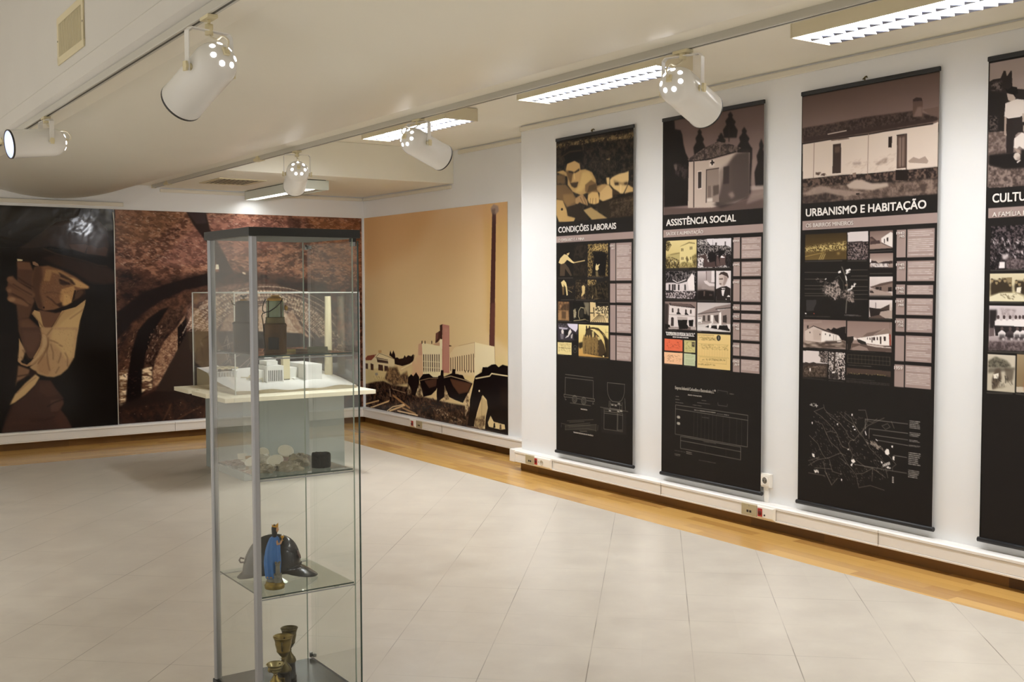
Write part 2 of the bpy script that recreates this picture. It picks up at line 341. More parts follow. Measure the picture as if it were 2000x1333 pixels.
class Canvas:
    """numpy painter for the printed murals and banners; units are millimetres on the print"""
    def __init__(s, W, H, nx, ny, seed):
        s.W, s.H, s.nx, s.ny = W, H, nx, ny
        s.px, s.py = W/nx, H/ny
        s.b = np.zeros((ny+1, nx+1, 3), np.float32)
        s.r = np.random.default_rng(seed)

    def box(s, P, pad):
        x0, y0 = P.min(0)-pad; x1, y1 = P.max(0)+pad
        i0, i1 = max(0, int(x0/s.px)), min(s.nx, int(x1/s.px)+1)
        j0, j1 = max(0, int(y0/s.py)), min(s.ny, int(y1/s.py)+1)
        return i0, i1, j0, j1

    def mask(s, P, blur):
        i0, i1, j0, j1 = s.box(P, blur*1.6+s.px*2)
        if i1 <= i0 or j1 <= j0: return None
        m = np.zeros((j1-j0+1, i1-i0+1), np.float32)
        Q = np.roll(P, -1, 0)
        for ox, oy in ((-.25, -.25), (.25, -.25), (-.25, .25), (.25, .25)):
            xs = (np.arange(i0, i1+1)+ox)*s.px; ys = (np.arange(j0, j1+1)+oy)*s.py
            ins = np.zeros(m.shape, bool)
            for (xa, ya), (xb, yb) in zip(P, Q):
                if ya == yb: continue
                c = (ys >= min(ya, yb)) & (ys < max(ya, yb))
                if not c.any(): continue
                xc = xa+(ys[c]-ya)*(xb-xa)/(yb-ya)
                ins[c] ^= xs[None, :] < xc[:, None]
            m += ins*.25
        return (s.blur(m, blur), i0, i1, j0, j1)

    def blur(s, m, blur):
        for ax, p in ((1, s.px), (0, s.py)):
            r = int(round(blur/p*.75))
            if r < 1: continue
            for _ in (0, 1):
                pad = [(0, 0), (0, 0)]; pad[ax] = (r+1, r)
                c = np.cumsum(np.pad(m, pad, mode='edge'), ax)
                n = m.shape[ax]
                m = (np.take(c, range(2*r+1, 2*r+1+n), ax)-np.take(c, range(0, n), ax))/(2*r+1)
        return m

    def comp(s, mm, col, a):
        m, i0, i1, j0, j1 = mm
        t = s.b[j0:j1+1, i0:i1+1]
        t += (col-t)*(m*a)[..., None]

    def noise(s, i0, i1, j0, j1, scale, asp):
        tot = np.zeros((j1-j0+1, i1-i0+1), np.float32); amp = 1.; w = 0.
        X = np.arange(i0, i1+1)*s.px; Y = np.arange(j0, j1+1)*s.py
        sc = scale
        while sc > s.px*1.2 and amp > .1:
            gx, gy = X/(sc*asp), Y/sc
            gx -= gx[0]; gy -= gy[0]
            g = s.r.random((int(gy[-1])+2, int(gx[-1])+2), dtype=np.float32)
            xi, yi = gx.astype(int), gy.astype(int)
            fx, fy = gx-xi, gy-yi
            fx = (fx*fx*(3-2*fx))[None, :]; fy = (fy*fy*(3-2*fy))[:, None]
            A, B = g[yi][:, xi], g[yi][:, xi+1]; Cc, D = g[yi+1][:, xi], g[yi+1][:, xi+1]
            tot += amp*((A*(1-fx)+B*fx)*(1-fy)+(Cc*(1-fx)+D*fx)*fy); w += amp
            amp *= .72; sc *= .5
        return tot/max(w, 1e-6)

    def line(s, P, w, col, a, blur=0):
        k = 1.
        lim = .5*(s.px+s.py)*1.15
        if w < lim: k = max(.25, w/lim); w = lim
        i0, i1, j0, j1 = s.box(P, w+blur*1.6+s.px)
        if i1 <= i0 or j1 <= j0: return
        x = (np.arange(i0, i1+1)*s.px)[None, :]; y = (np.arange(j0, j1+1)*s.py)[:, None]
        d = np.full((j1-j0+1, i1-i0+1), 1e9, np.float32)
        for (xa, ya), (xb, yb) in zip(P[:-1], P[1:]):
            dx, dy = xb-xa, yb-ya; L = dx*dx+dy*dy+1e-9
            t = np.clip(((x-xa)*dx+(y-ya)*dy)/L, 0, 1)
            d = np.minimum(d, np.hypot(x-xa-t*dx, y-ya-t*dy))
        m = np.clip((w/2-d)/(.5*(s.px+s.py))+.5, 0, 1).astype(np.float32)
        s.comp((s.blur(m, blur), i0, i1, j0, j1), col, a*k)

    def inside(s, p, P):
        Q = np.roll(P, -1, 0)
        c = ((P[:, 1] > p[1]) != (Q[:, 1] > p[1]))
        xs = P[:, 0]+(p[1]-P[:, 1])*(Q[:, 0]-P[:, 0])/np.where(Q[:, 1] == P[:, 1], 1e-9, Q[:, 1]-P[:, 1])
        return bool(np.sum(c & (p[0] < xs)) % 2)

    def run(s, text):
        for ln in text.strip().split('\n'):
            f = ln.split(); op = f[0]
            n = {'p': 4, 'l': 5, 't': 8, 's': 7, 'x': 4, 'g': 4}[op]
            P = np.array([[float(v) for v in q.split(',')] for q in f[n:]])
            if op == 'p':
                mm = s.mask(P, float(f[2]))
                if mm: s.comp(mm, hexc(f[1]), float(f[3]))
            elif op == 'g':
                mm = s.mask(P, 0)
                if not mm: continue
                m, i0, i1, j0, j1 = mm
                v = np.clip((np.arange(j0, j1+1)*s.py-P[:, 1].min())/np.ptp(P[:, 1]), 0, 1)[:, None]
                c1, c2, c3 = hexc(f[1]), hexc(f[2]), hexc(f[3])
                col = np.where(v < .6, c1+(c2-c1)*v/.6, c2+(c3-c2)*(v-.6)/.4)[:, None, :]
                s.comp(mm, col, 1.)
            elif op == 'l': s.line(P, float(f[2]), hexc(f[1]), float(f[4]), float(f[3]))
            elif op == 't':
                mm = s.mask(P, float(f[6]))
                if not mm: continue
                m, i0, i1, j0, j1 = mm
                q = np.clip((s.noise(i0, i1, j0, j1, float(f[3]), float(f[5]))-.5)*float(f[4])*1.6+.45, 0, 1)[..., None]
                s.comp(mm, hexc(f[1])*(1-q)+hexc(f[2])*q, float(f[7]))
            elif op == 's':
                col = hexc(f[1]); cnt, L, w, ang, a = int(f[2]), float(f[3]), float(f[4]), float(f[5]), float(f[6])
                lo, hi = P.min(0), P.max(0); k = 0
                for _ in range(cnt*6):
                    if k >= cnt: break
                    p = lo+(hi-lo)*s.r.random(2)
                    if not s.inside(p, P): continue
                    k += 1
                    t = math.radians(ang+s.r.normal()*16); l = L*(.35+s.r.random()*.9)/2
                    d = np.array([math.cos(t), math.sin(t)])*l
                    s.line(np.array([p-d, p+d]), w*(.5+s.r.random()*.8), col, a*(.5+.5*s.r.random()))
            elif op == 'x':
                col = hexc(f[1]); nr = int(f[2]); a = float(f[3])
                tl, tr, br, bl = P[:4]
                h = np.linalg.norm(bl-tl)/nr; k = 0
                for i in range(nr):
                    e = s.r.random()
                    if nr >= 6 and i % 4 == 3 and s.r.random() < .55: continue
                    v = (i+.5)/nr; A, B = tl+(bl-tl)*v, tr+(br-tr)*v
                    end = 1. if (nr == 1 or e < .55) else .5+.5*e
                    u = 0.
                    while u < end:
                        wd = .05+.12*s.r.random()
                        s.line(np.array([A+(B-A)*u, A+(B-A)*min(end, u+wd)]), h*.40, col, a*(.55+.45*s.r.random()))
                        u += wd+.025
ART = {
'miner': (1300, 2003, '''
p 17120f 0 1 -775,-117 1344,-224 1307,2475 -844,2256
p 1b1615 33 0.6 834,-19 1340,-40 1331,422 909,428
p 2a201d 5.5 1 484,372 576,309 686,217 797,125 969,74 1160,95 1246,184 1253,313 1241,442 1048,417 911,365 741,350 574,379
p 352722 4.4 0.9 860,366 913,265 1087,207 1228,231 1248,340 1233,423 1135,416 1066,371 1048,408
p 4a342a 2.2 0.9 903,333 1050,326 1067,339 1035,406 928,373
p 463026 2.2 0.9 1067,339 1102,334 1154,365 1216,346 1243,368 1223,433 1083,416 1052,412
p 33251f 11 0.6 718,270 863,213 966,210 929,319 758,341
p 201814 2.2 1 467,399 517,372 674,369 791,412 960,463 1151,516 1239,525 1314,579 1307,690 1200,700 1103,695 1025,663 905,609 788,546 671,511 572,495 474,465
p 34241d 8.8 0.8 672,458 790,421 960,472 1151,521 1248,543 1309,589 1303,677 1200,690 1077,672 957,590 788,519
l 5a4030 6 3 0.7 682,369 790,416 909,446 1046,481 1151,516 1230,525
p cfc09a 0 1 467,467 511,473 513,485 470,488
p 6a4a38 4.4 1 465,487 572,495 602,592 591,734 469,663
p 51382c 7.7 0.8 472,557 595,565 591,734 461,663
p 8a6a52 1.1 1 592,490 613,490 642,512 644,531 620,528 596,516
p 7c583e 3.3 1 608,539 721,524 838,564 957,627 1068,713 1072,731 1032,736 1031,781 987,831 917,844 912,871 873,898 831,893 813,906 766,923 678,931 632,904 605,823 582,734 583,645
p 4e3528 13.2 0.9 583,645 608,539 670,529 676,627 649,734 663,841 678,922 632,904 601,823 582,734
p a27a50 7.7 0.9 703,556 821,568 905,618 854,627 820,609 753,582 734,663 684,663
p c29a66 3.85 0.95 854,618 939,636 1068,713 1058,731 989,726 938,708 904,663
p b98f5e 5.5 0.95 834,735 938,704 949,754 931,817 917,862 873,893 839,884 815,834 808,780
p cfa871 5.5 0.7 850,780 901,790 913,853 873,889 844,870
p 7a563e 12.1 0.8 684,681 818,708 824,807 780,861 697,824 648,770
p 33221b 3.3 0.9 808,582 854,609 922,649 955,699 933,699 896,663 828,627
p 291b16 3.85 0.85 811,645 853,658 895,676 904,690 852,703 818,690
l a27a50 7 4 0.6 828,636 870,649 904,663
l 3d2a20 5 4 0.7 681,770 749,763 825,780
l 33221b 9 4 0.9 706,802 747,833 780,870 814,890
l 7a563c 8 6 0.7 713,842 746,878 780,892
p 2c1d17 3.3 0.8 789,870 832,852 835,893 813,902
p 2a1c16 4.4 0.9 963,749 1032,736 1038,781 987,831 930,853 935,817
p 5e4332 3.3 0.8 980,749 1006,745 1023,763 978,817 939,835 953,781
p 1d1512 5.5 0.95 636,913 686,931 762,923 848,893 952,844 1031,781 1035,827 950,926 855,952 778,951 727,968 677,958
p 2a1c16 1.1 1 686,900 685,903 684,906 681,908 678,909 675,908 673,906 671,903 671,900 672,896 673,893 676,891 679,891 682,892 684,894 685,896
p 5a3f30 5.5 1 393,628 430,615 461,663 591,743 601,841 578,930 552,991 461,1003 452,875 392,839 378,742
l 6e4e3a 52 8 1 405,650 476,707 581,787
l 6b4b38 50 8 1 394,733 475,778 572,841
l 7d5a42 46 8 1 401,817 473,844 538,867
l 3a281f 9 4 0.8 428,689 508,743 581,787
l 33231b 9 4 0.8 418,773 498,818 563,876
l 33231b 8 5 0.8 462,628 534,681 591,716
p 9a7658 3.3 0.9 446,826 443,833 437,840 427,844 416,845 405,844 396,839 389,833 387,825 390,818 396,812 406,808 417,806 428,808 438,812 444,819
p 86634a 3.3 0.8 416,747 414,753 410,759 405,763 398,764 391,763 385,759 382,753 380,746 382,740 386,734 392,730 399,729 405,730 411,734 415,740
p 7a5a44 3.3 0.7 432,641 431,647 426,652 420,656 412,657 405,656 399,652 395,647 393,641 395,635 399,630 406,626 413,625 421,626 427,630 431,635
p 281b15 4.4 0.9 600,850 607,921 560,983 570,929
s 3a261c 160 9 4 40 0.3 612,547 821,573 1042,708 848,888 678,922 590,752
s d0aa78 120 8 4 40 0.28 720,556 1042,708 865,880 679,860 633,699
l 2a1b15 12 3 0.9 819,652 861,676 904,692
p 241712 2.2 0.85 941,744 958,749 939,822 890,900 860,905 913,858
p 6b4b38 4.4 1 578,938 645,922 778,951 847,934 777,1023 707,1134 657,1083 626,1020
p b8986a 2.2 1 777,1023 830,933 951,899 1039,832 1029,882 982,1027 953,1172 923,1363 576,1349 637,1244 651,1163 641,1083 626,1020 577,956 599,921 644,940 666,1056 711,1134
p c9aa78 9.9 0.8 845,1024 1003,900 978,1045 949,1181 923,1363 769,1356 738,1220 758,1112
l 6a4c36 7 5 0.7 896,1007 1020,918
l 6a4c36 6 4 0.7 759,1058 820,969 847,934
l 7a5a40 5 3 0.8 722,1192 772,1212
l 7a5a40 5 3 0.8 780,1230 839,1259
l 5a3f2e 8 3 0.8 577,947 626,1020 666,1074 698,1129
l 5a3f2e 5 3 0.8 707,1134 776,1041 812,969
p 543a2d 3.3 1 461,990 552,991 641,1083 651,1163 637,1244 576,1349 543,1347 497,1230 463,1105
p 6d4d3a 14.3 0.7 477,1017 543,1000 624,1082 630,1172 586,1269 537,1267 491,1141
p a98a62 2.2 1 465,1167 504,1266 462,1326
p 1a1411 4.4 1 292,1114 460,1119 462,1321 444,1493 424,1597 372,1767 318,1988 270,2037
p 523a2e 3.3 1 464,1074 653,1078 659,1139 643,1222 606,1296 562,1363 535,1332 501,1263 483,1157
p 62463a 16.5 0.7 498,1105 638,1108 636,1199 585,1296 542,1302 509,1225
p b0906a 2.75 1 646,1078 745,1081 970,1086 949,1178 932,1285 916,1377 866,1460 807,1511 749,1531 692,1524 629,1502 580,1470 546,1430 596,1395 640,1328 670,1246
p c6a878 14.3 0.85 745,1096 947,1101 929,1270 905,1369 854,1375 798,1273 728,1194
p a07c5a 11 0.8 633,1343 697,1330 722,1476 693,1513 622,1479 609,1433
l 5a4030 7 4 0.75 706,1224 694,1307 702,1407 715,1468
l 5a4030 7 4 0.75 728,1232 747,1309 746,1370
l 5a4030 7 4 0.75 788,1403 811,1335 812,1312
l 5a4030 7 4 0.75 721,1194 757,1207 792,1227
l 5a4030 7 4 0.75 799,1239 828,1255
l 5a4030 7 4 0.75 848,1313 869,1360 867,1437
l 5a4030 7 4 0.75 765,1494 787,1456 795,1441
l 5a4030 7 4 0.75 701,1148 745,1088
p 9c7a58 2.2 1 639,1078 659,1124 701,1148 710,1217 683,1299 639,1358 582,1409 525,1426 477,1405 450,1373 454,1343 485,1390 526,1407 562,1378 612,1312 650,1222 658,1147
p c2a47c 2.75 0.8 662,1132 690,1148 699,1216 673,1291 625,1350 568,1401 547,1408 612,1327 656,1245
l 4c3426 6 4 0.8 711,1171 706,1247 668,1329 617,1403
p b69670 2.75 1 475,1202 502,1255 515,1293 492,1360 460,1389 455,1328
l 4c3426 7 4 0.8 494,1274 521,1331 548,1370
l 4c3426 6 4 0.7 479,1337 512,1391
p 2a1d18 4.4 1 456,1404 525,1429 602,1471 608,1501 558,1529 511,1466
p 7d5e46 5.5 1 453,1411 546,1453 538,1498 439,1561 424,1612 444,1493
l 2a1d18 9 5 0.85 444,1508 531,1497 566,1469
l 33241d 8 6 0.8 432,1553 495,1541 531,1497
p bfa174 2.75 1 372,1763 423,1665 508,1572 594,1497 628,1525 592,1591 506,1677 421,1740
l 6a4c36 6 4 0.6 437,1658 529,1573 600,1524
s 8a6a48 220 10 4 60 0.3 646,1078 970,1086 928,1316 866,1460 692,1521 595,1455
p 3f2b25 3.3 1 621,1547 720,1560 761,1631 824,1720 827,1774 800,1833 849,1906 891,2002 304,2002 335,1877 372,1775 505,1685 592,1591
p 553c32 7.7 0.8 716,1736 817,1734 823,1773 778,1840 714,1843
p 4b342b 13.2 0.8 634,1579 720,1583 789,1694 688,1704 618,1654
l 1e1512 10 8 0.8 686,1795 744,1761 824,1735
l 1e1512 10 10 0.6 549,1915 683,1910 748,1891
p 4a3028 8.8 0.7 800,1833 849,1906 891,2002 782,2002 741,1906
l 5a4034 8 14 0.6 347,1930 465,1917 584,1933
s 6a4c3a 60 9 3 20 0.25 468,1788 784,1886 855,1992 360,1991
l 0f0c0b 40 20 0.7 372,1767 335,1855 292,1949
'''),
'mine': (2532, 2000, '''
t 3a221a a5745c 34 2.6 1.7 0 1 10,-43 2617,-148 2592,2253 -33,2049
t 6a4636 9a6e58 120 2 1.4 0 0.4 10,-43 2617,-148 2608,720 -5,714
p 7d5a3c 33 0.45 15,-20 751,-24 355,280 7,335
p 8d5f5a 33 0.4 850,22 1915,37 1689,303 741,518 350,521
p a06a40 27.5 0.4 1915,11 2531,17 2523,720 2253,506
s e4c4ac 800 20 8 12 0.42 23,3 2531,17 2523,720 22,524
s 2a1a15 420 30 11 20 0.38 23,3 2531,17 2523,720 22,524
s c89a80 240 40 9 -20 0.4 23,3 2531,17 2523,720 22,524
p 2a1d1a 4.4 1 662,-20 861,-8 898,159 1047,415 1199,717 1042,716 891,318 738,124
p 46363a 7.7 0.5 681,-2 851,2 869,100 768,113
p 241815 11 0.5 1693,18 1859,23 1828,248 1745,250
t 1d1311 4a2f26 50 1.6 1.8 30 0.93 17,524 348,642 740,592 1201,565 1684,614 2251,719 2521,937 2508,2192 -13,2002
s a5785c 170 24 6 -35 0.4 16,571 841,567 831,1114 -1,1380
p 1a1110 5.5 0.95 8,951 250,772 443,700 640,642 896,581 1149,565 894,696 653,745 392,860 160,1026 3,1213
t 3a251d 6a4634 40 1.5 1 12 0.8 14,1333 160,1050 391,884 652,764 894,716 891,875 634,961 387,1103 192,1340 44,1670 8,1860
s c49a76 60 22 7 -50 0.6 48,1478 158,1146 293,1028 339,1102 193,1291 118,1481
p 140d0c 3.85 1 73,1864 88,1600 126,1337 196,1123 293,1014 415,933 488,910 363,1103 263,1342 234,1583 222,1728 144,1869
t 241713 5c4032 30 1.5 1 8 0.85 236,1487 268,1342 338,1151 487,959 675,863 558,1058 434,1202 332,1491 283,1537
s caa58a 46 16 6 -60 0.6 251,1439 290,1198 388,1055 436,1104 334,1394
t 6d4c3a b08c6e 26 1.4 1 6 0.95 322,1515 358,1395 433,1241 557,1107 643,986 660,912 577,1354 554,1550 425,1652 319,1671
s d9b89c 90 15 7 -20 0.5 330,1588 442,1300 571,1157 555,1526 435,1643
s 3a2620 60 18 7 70 0.5 330,1588 442,1300 571,1157 555,1526 435,1643
t 5c4030 e0c8a2 20 2.5 3 3 1 227,1496 318,1466 314,1685 217,1718
t 6a4c34 e6d2b0 22 2.5 3 3 1 15,1505 95,1490 65,1815 13,1836
s 3a2620 40 18 10 0 0.7 15,1505 313,1480 280,1707 14,1812
p 150e0d 2.75 1 567,1108 658,1011 649,1505 564,1541
s b08c70 26 12 6 -70 0.6 583,1059 664,962 654,1481 575,1502
t 4c362e 8a6a5a 30 1.5 1 10 0.9 660,912 761,824 991,716 1252,676 1573,697 1905,797 2189,986 2422,1233 2510,1426 2242,1416 1900,1192 655,1159
t 8a6a58 e2c8b0 22 1.6 1 6 0.95 661,1110 693,1002 836,855 1041,777 1304,747 1600,769 1848,849 2016,983 2187,1200 2042,1249 1900,1140 1735,927 1517,846 1249,869 1037,1018 932,1156
l f2dfc8 9 1 0.55 619,1166 648,1108 686,1052 730,999 782,949 840,903 904,861 974,824 1049,792 1129,765 1212,744 1299,729 1388,720 1478,717 1570,721 1661,731 1751,748 1839,771 1924,800 2006,835 2083,876 2154,923 2219,974 2277,1030 2327,1090 2369,1153
l 33201b 6 1 0.6 642,1172 671,1116 707,1062 751,1010 801,962 857,917 920,877 988,841 1061,810 1138,784 1219,764 1304,749 1390,741 1478,738 1567,742 1655,751 1742,768 1828,790 1911,818 1990,853 2064,893 2134,938 2197,987 2253,1041 2301,1099 2342,1160
l f2dfc8 9 1 0.55 667,1180 695,1125 730,1073 772,1024 821,977 876,934 936,895 1002,861 1073,831 1148,806 1227,787 1308,773 1392,764 1477,762 1563,766 1649,775 1734,791 1816,813 1896,840 1973,873 2045,911 2112,955 2173,1003 2227,1055 2274,1111 2313,1169
l 33201b 6 1 0.6 691,1186 718,1134 752,1083 793,1035 840,990 893,949 952,911 1016,878 1085,849 1158,825 1234,806 1313,793 1394,785 1477,782 1560,786 1643,796 1725,811 1805,832 1883,858 1957,890 2027,928 2091,969 2150,1016 2203,1066 2248,1120 2286,1177
l f2dfc8 9 1 0.55 715,1194 742,1143 775,1095 814,1048 860,1005 912,966 969,929 1031,897 1097,870 1168,847 1242,829 1318,816 1397,809 1477,806 1557,810 1637,819 1716,834 1794,854 1869,880 1940,911 2007,946 2070,987 2127,1031 2177,1080 2221,1131 2257,1186
l 33201b 6 1 0.6 739,1201 765,1151 797,1105 835,1060 879,1018 929,980 985,945 1045,914 1109,888 1177,866 1249,848 1323,836 1399,829 1476,827 1554,831 1632,839 1708,854 1783,873 1855,898 1924,928 1989,962 2049,1001 2104,1044 2153,1091 2195,1141 2230,1193
l f2dfc8 9 1 0.55 764,1208 789,1161 820,1116 857,1074 900,1034 948,997 1001,964 1059,934 1122,909 1188,888 1256,871 1328,860 1401,853 1476,851 1551,855 1625,863 1699,877 1771,896 1841,920 1907,948 1970,981 2028,1018 2081,1060 2128,1104 2168,1152 2202,1202
l 33201b 6 1 0.6 788,1215 812,1169 842,1126 878,1085 919,1047 966,1012 1017,980 1073,951 1134,927 1197,907 1264,891 1333,880 1404,873 1475,872 1548,875 1620,883 1691,897 1760,915 1827,938 1891,965 1952,997 2007,1033 2058,1073 2103,1115 2142,1161 2175,1209
l f2dfc8 9 1 0.55 813,1222 836,1179 865,1138 899,1099 939,1062 984,1029 1034,998 1088,971 1146,948 1207,929 1271,914 1338,903 1406,897 1475,896 1544,899 1614,907 1682,920 1749,937 1813,959 1875,985 1933,1016 1986,1050 2035,1088 2078,1129 2116,1172 2147,1218
l 33201b 6 1 0.6 837,1229 859,1188 887,1148 920,1110 959,1075 1002,1043 1050,1014 1102,988 1158,966 1217,948 1279,933 1343,923 1408,918 1475,916 1541,920 1608,927 1674,940 1738,956 1800,977 1859,1003 1914,1032 1966,1065 2013,1101 2054,1140 2090,1182 2120,1226
l f2dfc8 9 1 0.55 862,1237 883,1197 910,1160 942,1124 979,1091 1021,1060 1067,1033 1117,1008 1170,987 1227,970 1286,956 1347,947 1410,941 1474,940 1538,944 1602,951 1665,963 1726,979 1786,999 1842,1023 1895,1050 1945,1082 1989,1116 2029,1153 2063,1193 2092,1234
l 33201b 6 1 0.6 886,1243 907,1206 932,1170 963,1136 999,1104 1039,1075 1083,1049 1131,1025 1182,1005 1237,989 1293,976 1352,967 1413,962 1474,961 1535,964 1596,971 1657,983 1715,998 1772,1017 1826,1040 1877,1066 1924,1096 1967,1129 2005,1164 2038,1202 2065,1242
l f2dfc8 9 1 0.55 912,1251 931,1215 956,1182 985,1150 1019,1120 1057,1092 1100,1067 1146,1045 1195,1026 1247,1011 1301,999 1357,990 1415,986 1473,985 1532,988 1590,995 1648,1006 1704,1020 1758,1038 1810,1060 1858,1085 1903,1113 1944,1144 1980,1177 2011,1213 2037,1250
l 33201b 6 1 0.6 936,1258 955,1224 978,1192 1006,1161 1039,1133 1075,1107 1116,1083 1160,1062 1207,1045 1256,1030 1308,1019 1362,1011 1417,1006 1473,1006 1529,1008 1585,1015 1640,1025 1693,1039 1745,1056 1794,1077 1840,1101 1883,1127 1922,1157 1956,1188 1986,1222 2011,1258
l f2dfc8 9 1 0.55 961,1265 979,1234 1002,1204 1028,1175 1059,1148 1094,1124 1133,1102 1175,1082 1219,1066 1267,1052 1316,1042 1367,1034 1419,1030 1472,1030 1526,1032 1579,1039 1631,1048 1682,1061 1731,1078 1777,1097 1821,1119 1862,1144 1899,1172 1931,1201 1960,1233 1983,1266
l 33201b 6 1 0.6 986,1272 1003,1242 1024,1214 1050,1187 1079,1162 1112,1139 1149,1118 1189,1100 1231,1084 1276,1071 1323,1061 1372,1054 1422,1051 1472,1050 1523,1053 1573,1059 1622,1068 1671,1080 1717,1096 1762,1114 1803,1135 1842,1159 1877,1184 1908,1212 1934,1242 1957,1274
l f2dfc8 9 1 0.55 1011,1280 1027,1252 1048,1226 1072,1201 1100,1177 1131,1156 1166,1137 1204,1120 1244,1105 1286,1093 1331,1084 1377,1078 1424,1075 1472,1074 1519,1077 1567,1082 1614,1091 1659,1103 1703,1117 1745,1134 1784,1153 1821,1175 1854,1199 1883,1225 1908,1253 1929,1282
l 33201b 6 1 0.6 1036,1287 1051,1261 1070,1236 1093,1213 1120,1191 1149,1171 1182,1153 1218,1137 1256,1124 1296,1113 1338,1104 1382,1098 1426,1095 1471,1095 1516,1097 1561,1103 1605,1111 1648,1122 1690,1135 1729,1151 1766,1169 1801,1190 1832,1212 1859,1236 1883,1262 1903,1289
l f2dfc8 9 1 0.55 1062,1294 1076,1271 1094,1248 1116,1227 1140,1207 1168,1188 1199,1172 1233,1157 1269,1145 1306,1135 1346,1127 1387,1122 1428,1119 1471,1119 1513,1121 1555,1126 1597,1134 1637,1144 1676,1156 1713,1171 1748,1188 1780,1206 1809,1227 1835,1249 1857,1273 1875,1298
l 33201b 6 1 0.6 1086,1301 1100,1279 1117,1258 1137,1239 1160,1220 1187,1203 1216,1188 1247,1175 1281,1163 1316,1154 1353,1147 1392,1142 1431,1140 1470,1140 1510,1142 1550,1146 1588,1153 1626,1163 1663,1174 1697,1188 1730,1203 1760,1221 1787,1240 1811,1260 1832,1282 1849,1305
l 3a251f 7 1 0.5 619,1166 704,1179 789,1195 875,1214 960,1236 1045,1260
l 3a251f 7 1 0.5 630,1143 714,1159 799,1177 884,1199 968,1223 1052,1250
l 3a251f 7 1 0.5 642,1119 726,1138 810,1160 894,1184 977,1211 1059,1240
l 3a251f 7 1 0.5 655,1097 738,1118 822,1142 904,1169 986,1198 1068,1231
l 3a251f 7 1 0.5 669,1074 752,1098 834,1125 916,1154 997,1186 1077,1221
l 3a251f 7 1 0.5 685,1053 767,1079 848,1108 928,1140 1008,1175 1086,1212
l 3a251f 7 1 0.5 702,1031 782,1060 862,1092 941,1126 1019,1163 1096,1203
l 3a251f 7 1 0.5 720,1010 799,1042 878,1076 955,1113 1032,1152 1107,1194
l 3a251f 7 1 0.5 739,990 817,1024 894,1060 970,1100 1045,1141 1118,1186
l 3a251f 7 1 0.5 759,970 836,1006 911,1045 986,1087 1059,1131 1130,1177
l 3a251f 7 1 0.5 780,950 855,989 929,1031 1002,1075 1073,1121 1142,1170
l 3a251f 7 1 0.5 802,932 876,973 948,1017 1019,1063 1088,1111 1155,1162
l 3a251f 7 1 0.5 825,914 897,957 968,1003 1036,1051 1103,1102 1168,1155
l 3a251f 7 1 0.5 850,896 920,942 988,990 1055,1041 1119,1093 1182,1148
l 3a251f 7 1 0.5 875,879 943,927 1009,978 1074,1030 1136,1085 1196,1141
l 3a251f 7 1 0.5 901,863 967,913 1031,966 1093,1020 1153,1077 1211,1135
l 3a251f 7 1 0.5 928,848 992,900 1054,954 1113,1011 1171,1069 1226,1129
l 3a251f 7 1 0.5 956,833 1017,887 1077,944 1134,1002 1189,1062 1241,1124
l 3a251f 7 1 0.5 984,819 1044,876 1101,934 1155,994 1207,1055 1257,1119
l 3a251f 7 1 0.5 1014,806 1071,864 1125,924 1177,986 1226,1049 1273,1114
l 3a251f 7 1 0.5 1044,794 1098,854 1150,915 1199,979 1245,1044 1289,1110
l 3a251f 7 1 0.5 1075,783 1127,844 1176,907 1222,972 1265,1038 1306,1106
l 3a251f 7 1 0.5 1107,772 1156,835 1202,900 1245,966 1285,1034 1323,1103
l 3a251f 7 1 0.5 1139,762 1185,827 1228,893 1268,961 1306,1030 1340,1100
l 3a251f 7 1 0.5 1172,754 1215,820 1255,887 1292,956 1326,1026 1357,1097
l 3a251f 7 1 0.5 1205,746 1245,813 1282,882 1316,952 1347,1023 1375,1095
l 3a251f 7 1 0.5 1239,739 1276,808 1310,878 1341,949 1368,1020 1392,1093
l 3a251f 7 1 0.5 1274,733 1307,803 1338,874 1365,946 1389,1018 1410,1092
l 3a251f 7 1 0.5 1309,728 1339,799 1366,871 1390,944 1411,1017 1428,1091
l 3a251f 7 1 0.5 1344,724 1371,796 1395,869 1415,942 1433,1016 1446,1091
l 3a251f 7 1 0.5 1379,721 1403,794 1423,867 1441,941 1454,1016 1465,1091
l 3a251f 7 1 0.5 1415,719 1435,792 1452,867 1466,941 1476,1016 1483,1091
l 3a251f 7 1 0.5 1451,718 1468,792 1481,867 1491,942 1498,1017 1501,1092
l 3a251f 7 1 0.5 1487,717 1500,792 1510,868 1517,943 1520,1018 1519,1093
l 3a251f 7 1 0.5 1523,718 1533,794 1539,869 1542,945 1541,1020 1537,1095
l 3a251f 7 1 0.5 1559,720 1566,796 1568,872 1567,947 1563,1023 1555,1098
l 3a251f 7 1 0.5 1596,723 1598,799 1597,875 1593,951 1585,1026 1573,1100
l 3a251f 7 1 0.5 1632,727 1631,803 1626,879 1618,955 1606,1029 1591,1104
l 3a251f 7 1 0.5 1668,732 1663,808 1655,884 1643,959 1627,1034 1609,1107
l 3a251f 7 1 0.5 1704,738 1695,814 1683,890 1667,964 1648,1038 1626,1111
l 3a251f 7 1 0.5 1740,745 1727,821 1711,896 1692,970 1669,1043 1643,1116
l 3a251f 7 1 0.5 1775,753 1759,829 1739,903 1716,977 1690,1049 1660,1121
l 3a251f 7 1 0.5 1810,762 1790,837 1767,911 1740,984 1710,1056 1677,1126
l 3a251f 7 1 0.5 1845,772 1821,847 1794,920 1764,992 1730,1062 1694,1132
l 3a251f 7 1 0.5 1879,783 1851,857 1821,929 1787,1000 1750,1070 1710,1138
l 3a251f 7 1 0.5 1912,795 1881,868 1847,940 1809,1009 1769,1078 1726,1144
l 3a251f 7 1 0.5 1945,808 1911,880 1873,950 1832,1019 1788,1086 1741,1151
